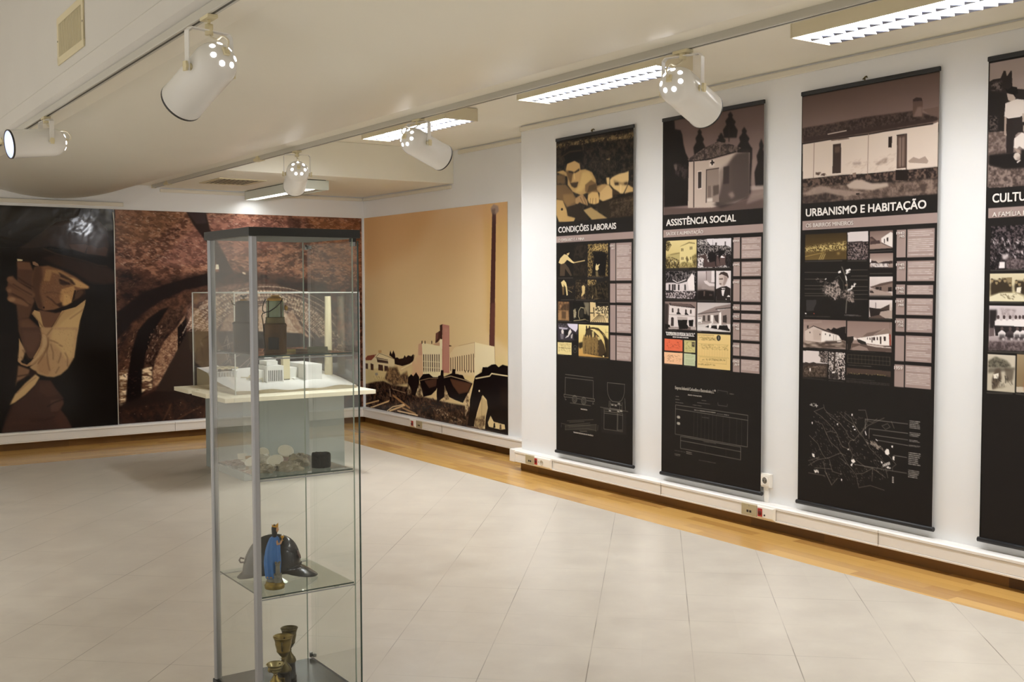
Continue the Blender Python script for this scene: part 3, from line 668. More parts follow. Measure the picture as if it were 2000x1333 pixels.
l 3a251f 7 1 0.5 1978,822 1939,893 1898,962 1853,1029 1806,1095 1756,1158
l 3a251f 7 1 0.5 2010,837 1968,907 1923,974 1875,1040 1824,1104 1771,1166
l 3a251f 7 1 0.5 2041,853 1995,921 1946,987 1895,1052 1841,1114 1785,1174
l 3a251f 7 1 0.5 2071,869 2022,936 1970,1001 1915,1064 1858,1124 1798,1182
l 3a251f 7 1 0.5 2100,887 2048,952 1992,1015 1934,1076 1874,1135 1812,1191
l 3a251f 7 1 0.5 2129,905 2073,969 2014,1030 1953,1089 1890,1146 1824,1200
l 3a251f 7 1 0.5 2156,924 2097,986 2035,1045 1971,1102 1905,1157 1836,1209
l 3a251f 7 1 0.5 2183,944 2120,1004 2055,1061 1988,1116 1919,1169 1848,1219
l 3a251f 7 1 0.5 2208,965 2143,1023 2075,1078 2005,1131 1933,1181 1859,1229
l 3a251f 7 1 0.5 2233,986 2164,1042 2093,1095 2020,1146 1946,1193 1869,1239
l 3a251f 7 1 0.5 2256,1008 2184,1062 2110,1113 2035,1161 1958,1206 1879,1249
l 3a251f 7 1 0.5 2278,1031 2203,1082 2127,1131 2049,1176 1969,1219 1888,1260
l 3a251f 7 1 0.5 2299,1054 2221,1103 2142,1149 2062,1192 1980,1233 1897,1270
l 3a251f 7 1 0.5 2319,1078 2238,1124 2157,1168 2074,1209 1990,1246 1905,1281
l 3a251f 7 1 0.5 2337,1103 2254,1146 2170,1187 2085,1225 1999,1260 1912,1292
l 3a251f 7 1 0.5 2354,1127 2268,1169 2182,1207 2095,1242 2007,1274 1919,1304
l 3a251f 7 1 0.5 2369,1153 2282,1191 2193,1227 2104,1259 2015,1289 1924,1315
s f4e4cc 200 14 8 -30 0.6 660,1159 760,889 1042,767 1251,727 1091,918 932,1156
s f4e4cc 240 16 8 40 0.6 1572,759 1848,849 2130,1092 2420,1423 2301,1473 1957,1141 1680,926
s 2a1a16 130 14 7 -30 0.6 660,1159 760,889 1042,767 1251,727 1091,918 932,1156
s 2a1a16 150 16 8 50 0.7 1572,759 1848,849 2130,1092 2420,1423 2301,1473 1957,1141 1680,926
t 9a7864 dcc0a4 26 1.2 1 5 0.9 973,1158 1037,1028 1196,894 1355,860 1350,1167
t a07c68 e0c4a8 24 1.2 1 5 0.9 1656,1030 1735,953 1844,1138 1927,1246 1815,1216
l 6a4638 9 4 0.8 1679,1004 1760,1136 1843,1217
l f0dcc4 9 4 0.8 1834,1059 1900,1166 1956,1247
t c8a890 eedac4 24 1.2 1 6 0.9 1381,922 1516,872 1679,988 1760,1136 1832,1201 1676,1197 1377,1178
p 30241f 4.4 1 660,1149 984,1158 1458,1170 1843,1201 2126,1412 2418,1586 2506,1808 2501,2235 0,2042 42,1814 327,1735
p 3d3228 4.4 0.9 670,1159 891,1165 896,1491 799,1522 725,1409 677,1308
p 4a3c2c 7.7 0.6 709,1185 871,1175 879,1315 726,1360
p 2e2624 3.3 0.9 963,1167 1457,1191 1451,1619 977,1520
l c8bcae 6 2 0.8 1023,1280 1055,1200 1079,1322
l c8bcae 6 2 0.8 1002,1309 1106,1272
l c8bcae 6 2 0.8 1032,1341 1051,1443 1073,1373
l c8bcae 6 2 0.8 1030,1482 1082,1434 1092,1475
l c8bcae 6 2 0.8 1114,1425 1188,1387
l c8bcae 6 2 0.8 1175,1519 1347,1383
l c8bcae 6 2 0.8 1254,1512 1336,1413
l c8bcae 6 2 0.8 1054,1240 1063,1352
l b0a090 8 3 0.7 789,1232 788,1262 808,1293
p 201513 6.6 0.7 4,1811 327,1710 922,1744 2511,1836 2507,2236 0,2042
t 1f1412 4a2e22 60 1.5 1 10 0.6 3,1859 922,1770 2511,1863 2507,2236 0,2042
l 6a4430 9 6 0.7 409,2005 469,1891 490,1843
l 6a4430 9 6 0.7 546,1995 676,1929 777,1886
l 6a4430 9 6 0.7 806,2004 828,1865
l 6a4430 9 6 0.7 2204,2169 2307,1960 2416,1803
l 6a4430 9 6 0.7 2306,2014 2411,2185
p 5a3222 5.5 0.7 2414,1967 2508,2110 2507,2236 2351,2224
s e0c8a8 40 6 6 0 0.5 13,1860 921,1820 2474,1970 2471,2189 10,2014
t 33211b 7a4c3c 36 1.8 1 10 0.85 2134,719 2523,720 2512,1809 2476,1725 2360,1475 2245,1201
s c89c88 60 26 6 60 0.5 2192,719 2523,720 2513,1699 2418,1586
p ece2cc 0.55 1 954,501 979,501 984,546 948,546
p d8c4a8 0.55 1 1217,570 1253,580 1253,600 1222,590
'''),
'factory': (2700, 2003, '''
g cfa87c dcc696 e2d2a2 -115,-185 2768,0 2768,2205 -115,2585
p c4965f 99 0.5 -67,-95 1547,-40 1078,371 28,601
p c29a52 49.5 0.45 2322,-29 2768,-18 2768,1285 2388,1124
p cfa070 22 0.4 2052,9 2517,-16 2706,-4 2691,240 2644,132 2485,195
p 4a2c28 1.65 1 2463,78 2524,82 2492,1245 2408,1240
p 6b4038 5.5 0.6 2440,872 2508,862 2495,1245 2414,1240
p 8c7468 4.4 0.9 2440,41 2485,8 2556,30 2565,75 2517,99 2453,83
p 5c463c 3.3 0.7 2453,51 2517,46 2501,98 2460,87
p d9c48e 16.5 0.7 -9,1474 957,1482 2693,1329 2693,1587 -9,1793
p 8a4c3a 1.65 1 2,1484 49,1455 254,1429 209,1463 141,1498 7,1505
p e6d6ac 1.65 1 141,1498 299,1411 409,1416 636,1460 651,1540 321,1571 2,1601 2,1516
p 3c2822 1.65 0.9 254,1460 508,1472 518,1512 276,1511
p 4a332a 0 1 299,1531 399,1535 405,1596 294,1593
p 4a332a 0 1 431,1538 508,1539 518,1599 431,1600
p 4a332a 0 1 118,1531 186,1537 186,1600 123,1602
p 4a332a 0 1 2,1537 60,1539 60,1597 2,1596
l e6d6ac 9 2 1 -2,1522 626,1526
l e6d6ac 7 2 1 276,1475 636,1485
l e6d6ac 7 2 0.8 220,1431 232,1597
l 3c2822 5 2 0.7 232,1467 321,1415 636,1455
p c8a070 0 1 299,1385 370,1380 370,1408 303,1414
p 2a1c18 1.65 1 540,1424 566,1372 594,1412 630,1369 664,1408 672,1443 710,1436 752,1449 835,1439 866,1407 896,1426 937,1404 998,1410 1038,1389 1078,1396 1038,1457 957,1492 814,1520 657,1509 651,1459
p d8c090 2.2 1 647,1510 835,1519 998,1479 1018,1518 794,1571 647,1540
l efe2bc 8 2 1 794,1551 1018,1478
p d9b48e 1.65 1 1018,1478 1147,1354 1157,1285 1215,1263 1235,1601 1008,1617
p c89a80 2.2 0.8 1147,1286 1215,1265 1225,1389 1137,1393
p ece0b8 1.1 1 1215,1265 1592,1290 1601,1576 1235,1601
p efe4c0 1.1 1 1556,1221 1607,1219 1607,1313 1552,1296
p ddc496 3.3 0.7 1048,1388 1097,1347 1137,1354 1147,1393 1058,1456
p 4a352b 0.55 1 1240,1378 1258,1379 1258,1551 1240,1550
p 4a352b 0.55 1 1283,1376 1300,1377 1300,1549 1283,1548
p 4a352b 0.55 1 1325,1374 1342,1375 1342,1546 1325,1545
p 4a352b 0.55 1 1367,1372 1384,1373 1384,1543 1367,1542
p 4a352b 0.55 1 1408,1370 1425,1371 1425,1540 1408,1540
p 4a352b 0.55 1 1450,1368 1467,1369 1467,1538 1450,1537
p 4a352b 0.55 1 1491,1365 1508,1366 1508,1535 1491,1534
p 4a352b 0.55 1 1532,1363 1548,1364 1548,1532 1532,1532
l ece0b8 6 1 0.9 1235,1446 1556,1438
l ece0b8 6 1 0.9 1235,1504 1556,1494
l ece0b8 6 1 0.9 1235,1543 1556,1532
p b3786a 1.1 1 1607,1076 1733,1085 1728,1530 1596,1534
p c89c86 16.5 0.5 1629,1105 1719,1107 1716,1512 1620,1518
p 402620 1.1 1 1559,1087 1607,1076 1600,1219 1559,1216
p 6b4438 2.2 1 1482,1167 1559,1140 1559,1220 1519,1250 1472,1260
p 3a241e 1.65 0.8 1537,1146 1559,1140 1559,1220 1482,1260 1472,1248 1528,1212
p b88a70 1.65 0.7 1425,1273 1552,1249 1556,1282 1463,1281
p 3a241e 0.55 1 1209,1249 1225,1248 1225,1277 1209,1278
p 3a241e 0.55 1 1267,1247 1283,1246 1283,1275 1267,1276
p 3a241e 0.55 1 1397,1241 1412,1241 1412,1269 1397,1270
p 3a241e 0.55 1 1728,1268 1773,1272 1769,1283 1728,1281
p d8bd90 1.65 1 1728,1283 1896,1253 1896,1299 1728,1353
p decaa0 1.65 1 1737,1353 1826,1284 2168,1223 2168,1528 1728,1558
p e9dcb6 1.65 1 2168,1223 2492,1249 2500,1427 2284,1458 2168,1573
l b08a68 5 2 0.7 1896,1267 2168,1225
l 9a7458 5 2 0.7 2168,1225 2168,1358
l 8a6850 5 2 1 2495,1248 2500,1392
p 5a4030 0.55 1 1746,1385 1758,1384 1758,1509 1746,1510
p 5a4030 0.55 1 1787,1379 1799,1378 1799,1507 1787,1508
p 5a4030 0.55 1 1828,1373 1840,1372 1840,1504 1828,1505
p 5a4030 0.55 1 1868,1367 1880,1367 1880,1502 1868,1502
p 5a4030 0.55 1 1908,1361 1920,1361 1920,1499 1908,1500
p 5a4030 0.55 1 1948,1356 1960,1355 1960,1496 1948,1497
p 5a4030 0.55 1 1988,1350 2000,1349 2000,1494 1988,1495
p 5a4030 0.55 1 2027,1344 2039,1344 2039,1491 2027,1492
p 5a4030 0.55 1 2066,1339 2078,1338 2078,1489 2066,1490
p 5a4030 0.55 1 2105,1333 2117,1332 2117,1486 2105,1487
p 5a4030 0.55 1 2143,1327 2155,1327 2155,1484 2143,1485
p 3a2820 0.55 1 2000,1485 2015,1486 2015,1507 2000,1506
p 3a2820 0.55 1 2051,1482 2066,1482 2066,1503 2051,1502
p 3a2820 0.55 1 2101,1478 2117,1479 2117,1500 2101,1499
p 3a2820 0.55 1 2143,1476 2158,1477 2158,1497 2143,1496
p d9c690 4.4 1 2,1622 497,1590 540,1710 2,1750
p 6b6a78 2.75 0.6 220,1629 276,1620 288,1645 232,1654
s 8a6a4a 50 16 6 60 0.6 186,1663 453,1655 453,1696 164,1717
t 3a2820 8a6a48 30 2.2 1 12 0.85 518,1548 710,1536 773,1613 917,1564 957,1680 626,1734 431,1677
t 241814 5a4232 40 1.5 1 8 1 -2,1761 232,1717 409,1699 604,1726 917,1722 1078,1788 1719,1810 2101,1812 2101,1983 2708,2005 2693,2007 1350,2006 -2,2005
s b08e66 120 26 7 10 0.45 2,1771 1350,1785 2034,1864 2034,1982 540,2016
s 181010 120 40 14 20 0.6 2,1771 1350,1785 2034,1864 2034,1982 540,2016
t 4a3828 e0caa0 30 1.5 1 6 0.9 1097,1689 1196,1662 1215,1796 1117,1805
t 4a3828 e0caa0 30 1.5 1 6 0.9 1611,1650 1683,1692 1719,1773 1611,1801
t 4a3828 e0caa0 30 1.5 1 6 0.9 917,1683 957,1660 998,1775 917,1802
t 5a442f e6d2a8 30 1.5 1 6 0.9 2000,1694 2085,1660 2051,1853 2000,1912
p 1e1413 1.65 1 937,1622 998,1588 1038,1605 1097,1562 1157,1607 1157,1665 1078,1798 1018,1793 978,1718 927,1682
p 1c1212 1.65 1 1157,1626 1235,1572 1350,1560 1425,1588 1519,1582 1537,1637 1482,1708 1388,1763 1235,1795 1196,1701
p 5c3e30 3.3 0.8 1254,1634 1500,1597 1482,1670 1350,1699
p 1c1212 1.65 1 1519,1572 1565,1560 1574,1512 1620,1509 1620,1565 1647,1573 1629,1762 1537,1807 1500,1905 1491,1735
p 1a1111 1.65 1 1611,1575 1773,1527 1782,1489 1835,1486 1835,1528 1965,1533 2000,1567 2135,1593 2085,1660 2017,1729 1965,1788 1826,1773 1719,1754 1647,1666
p 62412f 4.4 0.85 1737,1581 2118,1599 2051,1681 1896,1712 1790,1646
l d8c098 7 2 0.8 1629,1579 1755,1556 2000,1576 2135,1595
l c8aa80 6 2 0.7 1176,1639 1350,1605 1519,1593
p 120c0c 1.65 1 1982,1746 1978,1758 1967,1770 1950,1779 1931,1783 1911,1782 1894,1776 1882,1767 1878,1754 1882,1741 1894,1730 1911,1721 1931,1717 1950,1718 1967,1724 1978,1733
p 120c0c 1.65 1 1425,1731 1422,1741 1414,1749 1402,1756 1388,1759 1373,1758 1361,1754 1353,1746 1350,1737 1353,1727 1361,1719 1373,1712 1388,1709 1402,1710 1414,1714 1422,1722
p 150e0e 1.65 1 2177,1527 2284,1485 2300,1439 2381,1434 2445,1408 2508,1400 2555,1424 2617,1398 2701,1406 2701,2006 2332,1994 2349,1878 2381,1795 2365,1726 2300,1688 2251,1763 2202,1857 2152,1987 2034,1991 2076,1869 2085,1750 2135,1629 2152,1574
p 2e2018 16.5 0.5 2555,1597 2693,1587 2693,1758 2601,1766
l e8d6ac 10 2 1 2185,1549 2316,1527 2413,1511 2445,1487 2693,1492
p e8dcc0 0.55 1 2254,1656 2253,1659 2251,1662 2247,1664 2243,1665 2238,1665 2235,1664 2232,1661 2231,1657 2232,1654 2235,1651 2238,1649 2243,1648 2247,1648 2251,1650 2253,1652
p c9b588 2.2 1 2284,1698 2365,1744 2373,1814 2341,1879 2336,1950 2267,2001 2168,1967 2202,1874 2259,1780
t 4a3828 b8a078 26 1.5 1 6 0.8 2168,1914 2336,1861 2336,1959 2267,2001 2152,1978
l 8a7454 5 2 0.8 2287,1706 2276,2001
p d8c494 2.2 1 2426,1861 2476,1909 2647,1917 2655,1955 2586,1967 2397,1961 2381,1927
p 1c1413 1.1 1 2476,1922 2495,1916 2502,1959 2468,1964
p 3a2a22 2.2 0.8 2570,1925 2594,1918 2598,1964 2567,1964
l a0784e 22 2 1 615,1831 957,1927
l d0ac7c 16 2 1 7,1972 299,1910
l c8a272 16 2 1 118,1999 529,1890
l e0c08e 12 2 1 164,1989 518,1901
l d8b684 18 2 1 540,1996 855,1911
l e6cca0 10 2 1 486,2001 604,1949 845,1902
l a8845c 18 2 1 814,1940 1078,1974
l e0c49a 14 2 1 710,1980 1117,1985
l c8b090 9 2 1 544,1771 557,1846
l b09070 6 2 1 604,1766 876,1785
l 2a1a16 5 2 1 7,1961 299,1902
l 2a1a16 6 2 1 141,1986 518,1885
s e0c8a0 50 18 8 0 0.55 1463,1871 2000,1958 1826,1985 1350,1900
'''),
'labour': (870, 2300, '''
p 1f1b19 0 1 -73,-184 936,-58 958,3287 -91,3527
t 15110f 3a3024 26.7 1.8 1 0 1 2,11 870,11 870,595 2,595
t 2a2118 8a7450 27 2 1 5.40228 0.8 3,17 140,18 477,27 869,31 869,73 477,50 81,54 3,53
s b0986c 50 10.7 6.22 -10 0.6 3,17 869,31 869,63 3,46
p 14100e 3.61 1 116,149 81,110 163,48 266,52 311,71 300,159 220,159
l 6a5638 6.51 4.65 0.7 69,116 163,90 300,94
t 1a1512 4a3c2a 17.6 1.5 1 14.0953 0.7 389,168 649,186 628,251 412,231
p 8a7450 1.69 0.8 574,184 622,180 617,196
p b5945f 4.79 1 2,224 81,216 139,242 139,327 197,381 300,416 367,400 467,359 467,318 423,260 345,232 277,233 220,284 116,262
p d8b878 11.8 0.7 311,250 389,250 434,302 367,345 300,388 220,389 277,338
p 7a5f3c 8.64 0.7 2,245 104,247 116,318 9,310
p c09c66 3.01 1 133,172 220,159 283,178 289,248 277,303 243,342 214,347 180,330 139,278 116,219
p 5a452c 8.49 0.9 116,219 180,239 209,241 197,268 180,330 139,278
p 2a2018 3.01 0.9 145,225 186,232 214,242 277,220 279,237 226,250 209,252 151,240
l e0c080 8.33 3.7 0.9 214,249 222,292
p 2a2018 3.61 0.85 168,315 220,312 266,316 249,353 220,356 185,341
l c09c66 6.49 3.71 0.8 180,313 243,314
p 120f0d 3.01 0.9 122,178 104,134 209,151 277,167 289,207 277,185 220,159 151,170
p 6b5336 4.89 1 2,317 115,325 197,381 254,448 231,481 127,489 80,436 1,417
p 8a6c44 8.53 0.8 80,394 197,395 243,454 138,483 92,444
p b5945f 3.69 1 1,424 80,436 127,510 138,553 231,573 208,603 32,591 1,539
p 2a2018 1.85 1 84,502 83,506 80,509 76,511 70,511 65,510 60,508 57,504 56,500 57,497 60,493 65,492 70,491 76,492 80,495 83,498
p 7a6040 4.67 1 345,343 412,314 478,346 478,408 389,415 345,391
p 4a3a26 5.83 0.8 389,353 467,345 478,387 367,400
p d0ac70 2.91 1 378,415 423,400 489,405 505,451 500,484 467,493 434,487 389,477 373,449
p a5835a 2.98 1 231,432 311,403 367,455 378,494 334,481 277,463 260,483 231,467
l 4a3824 4.5 1.8 0.8 406,444 401,478
l 4a3824 4.48 1.79 0.8 434,446 428,487
l 4a3824 4.46 1.78 0.8 467,448 467,489
l 4a3824 4.57 1.83 0.8 288,429 322,473
l 4a3824 4.55 1.82 0.8 322,424 356,482
l 4a3824 4.38 1.75 0.8 564,421 586,470
l 4a3824 4.35 1.74 0.8 596,416 618,468
p d0ae78 3.42 1 478,380 532,357 607,363 649,400 650,467 597,480 543,474 505,457 510,417
p d9ba82 2.26 1 581,313 617,313 615,364 591,362
p d8b880 2.77 1 649,313 712,298 794,292 820,287 820,347 805,385 764,435 733,433 660,394 623,364 620,330
p 6a5236 7.75 0.6 660,334 712,351 754,361 805,352 805,385 733,373 670,368
p 2a2018 2.79 0.8 670,355 712,355 717,375 676,372
p 2a2018 2.74 0.7 774,363 810,359 810,379 774,376
l f0d49a 7.67 4.26 0.8 738,373 735,426
p c8a670 2.73 1 774,436 815,379 866,403 866,429
p b08e5e 2.87 0.8 478,360 564,353 596,362 510,410 478,401
p 4a3826 3.35 0.8 649,393 712,418 733,439 650,440
p 2b2219 2.8 1 434,494 660,454 871,446 872,594 608,596 543,555
t 2a2018 5a4a36 17 1.5 1 5.11084 0.7 607,478 871,456 872,587 629,594
l 8a7452 5.09 2.55 0.5 660,495 871,482
l 15110e 6.79 2.55 0.8 650,460 871,446
p a58a5c 2.91 1 322,522 412,506 597,596 423,597
p 2b2118 3.61 1 127,496 277,470 390,595 231,594 231,566 150,547
p 1f1b19 0 1 -4,596 874,597 875,699 -5,697
p a08c86 0 1 -5,698 875,698 875,746 -5,746
p 1f1b19 0 1 2,747 874,748 879,1607 -2,1652
p 1a1613 0 1 14,759 357,764 357,1002 19,1005
t 1a1613 3c3226 18.5 1.5 1 9.23087 0.7 220,766 357,768 357,999 202,997
p d2bb86 0.922 1 28,893 49,861 97,832 133,838 150,853 202,886 226,894 214,901 191,897 132,874 97,898 61,905
p cdb47e 0 1 127,828 144,814 161,821 156,835 141,844
p 0f0c0b 0 1 121,817 150,810 159,821 133,828
l c0a878 7.39 0.924 1 214,896 340,883
p 4a3d30 1.54 1 49,905 109,899 150,932 191,989 173,993 109,938 103,992 43,991
t 2a2218 8a7448 7.15 2 1 0 1 374,767 601,767 601,1000 374,1000
t 4a3c28 c0a468 5.34 2.2 1 1.7793 0.9 495,773 601,773 601,827 451,816 379,810
p 14100e 4.06 1 418,825 528,822 593,841 582,919 572,998 418,996 435,916 446,861
p d8c28c 0.581 1 463,930 474,906 482,920 507,911 512,914 496,931 501,945 485,957 465,955
p 6a5c40 0.873 1 465,962 490,962 498,1000 468,1000
s b89c64 50 11.8 2.72 60 0.5 374,841 440,843 418,992 374,992
p d8c28c 0.929 1 58,1038 94,1021 120,1042 132,1071 141,1132 126,1136 114,1075 91,1053 96,1085 73,1071
p 6a5638 1.55 1 70,1074 99,1067 96,1129 78,1132
t 1a1511 6a563c 9.42 1.5 1 3.76633 0.8 138,1071 214,1061 208,1086 150,1093
l b09a6a 4.72 1.42 0.8 144,1096 190,1111
t 1c1713 5c4c36 11.1 1.5 1 0 0.9 234,1021 362,1021 362,1162 234,1162
p c8ae78 0.898 1 306,1068 329,1058 345,1072 340,1118 306,1143 300,1136 311,1111
p 5a4838 1.2 1 300,1143 328,1139 337,1160 300,1161
t 3a2e20 a8905c 7.24 1.5 1 0 0.95 374,1021 471,1021 471,1069 374,1069
t 15110e 4a3e2a 13.4 1.5 1 4.47968 0.9 374,1069 604,1025 605,1163 374,1160
l 9a8254 6.29 2.25 0.8 463,1076 474,1104 468,1132
l c8b07c 5.43 0.905 0.9 435,1135 427,1153
l 8a744c 3.59 1.35 0.7 446,1160 507,1154
l 6a645a 3.32 0.475 0.7 25,1007 202,1007
l 6a645a 3.14 0.449 0.7 376,1007 550,1007
l 6a645a 3.32 0.475 0.7 57,1169 214,1166
l 6a645a 3.21 0.459 0.7 237,1168 452,1167
p a08c86 0 1 625,770 682,770 682,1028 625,1028
p a08c86 0 1 691,770 852,770 852,1028 691,1028
x e6dcd6 22 0.8 700,785 844,785 844,1012 700,1012
p a08c86 0 1 626,1049 684,1049 684,1181 626,1181
p a08c86 0 1 694,1048 851,1048 851,1180 694,1180
x e6dcd6 12 0.8 702,1056 844,1056 844,1173 702,1173
p a08c86 0 1 627,1200 685,1200 685,1388 627,1388
p a08c86 0 1 696,1200 849,1200 849,1388 696,1388
x e6dcd6 17 0.8 703,1211 842,1211 842,1377 703,1377
p a08c86 0 1 628,1409 686,1409 686,1581 628,1581
p a08c86 0 1 696,1408 850,1408 850,1581 696,1581
x e6dcd6 17 0.8 704,1418 843,1418 843,1570 704,1570
t 5a4430 9a7450 19.1 1.2 1 0 1 21,1181 158,1181 158,1320 21,1320
p 3a2c20 4.33 0.7 72,1216 108,1194 179,1200 184,1304 158,1301 149,1244 42,1243
p a07c54 2.49 0.7 42,1247 143,1247 158,1317 21,1318
p 4a3828 2.49 0.8 66,1252 120,1253 117,1307 66,1306
p 1c1815 3.07 0.8 158,1183 190,1184 187,1320 158,1319
p 191714 0 1 202,1182 393,1183 391,1322 205,1324
p 8a806a 2.38 0.8 328,1183 393,1183 391,1279 374,1273 340,1206
l b8ac88 5.57 1.39 1 328,1224 294,1221 271,1246 268,1285 283,1306
l 8a8060 4.14 1.38 1 328,1224 340,1241
p 3a362c 2.41 0.8 283,1242 317,1231 328,1291 283,1299
p a89c7c 1.52 0.8 208,1243 231,1228 242,1257 237,1293 213,1293
p 8a7e64 1.49 0.7 334,1220 362,1216 357,1269 334,1266
l c0ae84 4.65 1.86 0.9 213,1318 283,1313 351,1305
l 8a7a58 3.67 1.84 0.8 328,1302 385,1315
s d8ccaa 30 8.43 2.81 70 0.7 208,1229 248,1228 242,1300 208,1300
p d6bd8c 0 1 402,1182 607,1183 608,1322 405,1323
p 211c19 0 1 463,1182 607,1183 607,1211 529,1215 468,1208
t 3a2e22 e0cda0 7.14 2.4 1 1.78452 1 468,1208 607,1207 608,1252 507,1264 452,1261
p 15100e 0 1 405,1255 441,1254 438,1263 405,1263
p 2a2019 0.882 1 438,1219 449,1216 452,1289 444,1282
l 2a1f18 4.97 0.903 0.85 502,1267 419,1321
l 2a1f18 4.95 0.901 0.85 509,1269 441,1321
l 2a1f18 4.94 0.899 0.85 517,1270 463,1320
l 2a1f18 4.93 0.897 0.85 525,1271 485,1320
l 2a1f18 4.92 0.894 0.85 532,1272 507,1319
l 2a1f18 4.91 0.892 0.85 540,1274 529,1319
l 2a1f18 4.9 0.89 0.85 548,1275 551,1318
l 2a1f18 4.88 0.888 0.85 555,1276 573,1318
t 4a3a2a d8c496 7.96 2 1 1.76884 0.9 556,1253 607,1235 608,1293 573,1287
p 3a343c 0 1 19,1342 131,1343 260,1381 257,1460 18,1466
p d5cede 1.22 1 131,1341 260,1342 257,1378 236,1400 155,1366
t 2a2528 6a6468 9.6 1.5 1 1.4395 1 19,1342 137,1343 149,1366 30,1365
p c8c2d0 1.87 0.8 30,1369 143,1374 131,1385 95,1386 72,1386 36,1383
p d8d0cc 0.937 1 60,1397 78,1382 92,1400 89,1418 66,1419
p e0d8d4 0.927 1 155,1395 172,1380 187,1401 166,1420 149,1438 107,1451 131,1432
p b8b0ac 1.23 1 178,1427 202,1412 193,1448 178,1448
p 1c191a 1.86 1 95,1389 149,1388 143,1431 101,1425
p 8a8288 1.88 0.7 48,1420 92,1418 86,1458 56,1459
p 1a1718 2.44 1 202,1401 257,1421 257,1458 213,1458
p e0ce94 0 1 17,1483 187,1480 185,1571 17,1573
s 8a7448 60 12.5 2.4 2 0.5 29,1493 172,1488 172,1510 29,1508
s 6a5838 70 6.72 2.88 60 0.6 29,1515 178,1513 178,1549 29,1552
l 5a4a30 2.88 0.96 0.7 29,1524 172,1524
p 4a463e 0.612 1 253,1524 251,1535 246,1545 237,1551 228,1554 218,1552 209,1546 204,1537 202,1526 204,1515 209,1505 218,1499 228,1496 237,1498 246,1504 251,1513
p 1c1a18 0.612 1 248,1524 247,1534 242,1542 236,1547 228,1549 220,1548 213,1543 208,1535 207,1526 208,1516 213,1508 220,1503 228,1501 236,1502 242,1507 247,1515
p 6a665c 1.22 0.7 237,1524 236,1528 234,1531 231,1534 228,1535 224,1534 221,1532 219,1528 218,1524 219,1520 221,1517 224,1514 228,1513 231,1514 234,1516 236,1519
g e6d594 dcc07a b08a4c 270,1343 608,1343 608,1571 270,1571
p c89c58 2.99 0.9 271,1506 328,1539 474,1565 530,1571 271,1574
l 4a3a26 11.7 1.8 1 357,1382 396,1367 452,1366 507,1379 551,1412 573,1453 578,1494
l c8ac68 4.03 1.34 1 463,1376 507,1392 546,1426 562,1460 568,1502
l 2a2018 6.27 1.34 1 430,1363 496,1367 562,1405 595,1459
p 2a2018 1.47 0.85 357,1375 407,1374 452,1390 502,1420 535,1447 562,1481 579,1529 584,1569 328,1550 334,1433 351,1404
t 3a2c1c 9a7e4c 10 1.5 1 1.82522 0.85 328,1426 507,1427 497,1560 328,1547
p 8a7044 1.8 0.8 317,1444 334,1422 351,1443 354,1467 345,1557 320,1554 314,1469
p a88a58 0.901 0.9 343,1427 342,1431 340,1434 338,1436 334,1437 331,1437 328,1435 326,1431 325,1428 326,1424 328,1420 331,1418 334,1417 338,1418 340,1420 342,1423
l 2a2018 2.77 1.38 0.8 352,1475 347,1553
p 8a7044 1.79 0.8 354,1443 371,1421 388,1442 391,1466 382,1555 357,1552 351,1468
p a88a58 0.895 0.9 380,1426 379,1430 377,1433 374,1435 371,1436 367,1435 364,1433 363,1430 362,1426 363,1423 364,1419 367,1417 371,1416 374,1417 377,1419 379,1422
l 2a2018 2.75 1.38 0.8 389,1473 383,1551
p 8a7044 1.78 0.8 382,1442 399,1420 416,1441 419,1465 410,1554 386,1551 379,1467
p a88a58 0.891 0.9 408,1425 407,1429 405,1432 402,1434 399,1435 396,1435 393,1433 391,1429 390,1426 391,1422 393,1419 396,1416 399,1415 402,1416 405,1418 407,1421
l 2a2018 2.74 1.37 0.8 417,1472 411,1550
p 8a7044 1.77 0.8 419,1441 435,1419 452,1440 455,1464 447,1552 422,1550 415,1465
p a88a58 0.886 0.9 444,1424 444,1428 442,1431 439,1433 435,1434 432,1433 429,1431 427,1428 426,1425 427,1421 429,1417 432,1415 435,1414 439,1415 442,1417 444,1420
l 2a2018 2.72 1.36 0.8 453,1471 448,1549
p 8a7044 1.76 0.8 458,1439 474,1418 491,1438 494,1463 485,1550 461,1548 454,1464
p a88a58 0.88 0.9 483,1423 482,1427 481,1430 478,1432 474,1433 471,1432 468,1430 466,1427 465,1423 466,1420 468,1416 471,1414 474,1413 478,1414 481,1416 482,1419
l 2a2018 2.71 1.35 0.8 492,1470 487,1547
p d8c484 1.18 0.9 424,1391 447,1384 447,1426 430,1430
p d8c484 1.46 0.8 485,1424 518,1427 529,1441 496,1449
p 1f1812 2.31 0.9 562,1412 608,1441 608,1566 530,1566 579,1529
p 1f1812 2.42 0.9 271,1477 317,1469 317,1508 283,1520 271,1506
p 2a2018 0.896 1 356,1351 369,1350 370,1379 354,1379
p 2a2018 0.891 1 388,1350 401,1350 402,1378 387,1378
l 5a4a30 1.77 0.443 1 575,1391 605,1390
l 5a4a30 1.78 0.444 1 578,1373 577,1425
p e8d8a0 1.16 1 563,1561 562,1563 560,1565 557,1566 554,1567 551,1567 548,1566 546,1564 545,1562 546,1560 548,1558 551,1556 554,1556 557,1556 560,1557 562,1559
l 5a564e 3.35 0.478 0.7 24,1328 184,1326
l 5a564e 3.25 0.465 0.7 208,1327 362,1329
l 5a564e 3.16 0.451 0.7 407,1330 529,1329
l 5a564e 3.35 0.479 0.7 23,1468 190,1466
l 5a564e 3.39 0.484 0.7 17,1578 95,1578
l 5a564e 3.19 0.456 0.7 271,1581 589,1579
l 8a8478 3.65 0.608 0.75 111,1741 439,1741 440,1868
l 8a8478 3.78 0.63 0.75 111,1741 107,1867
l 8a8478 3.65 0.608 0.75 95,1867 454,1872 454,1890 366,1890
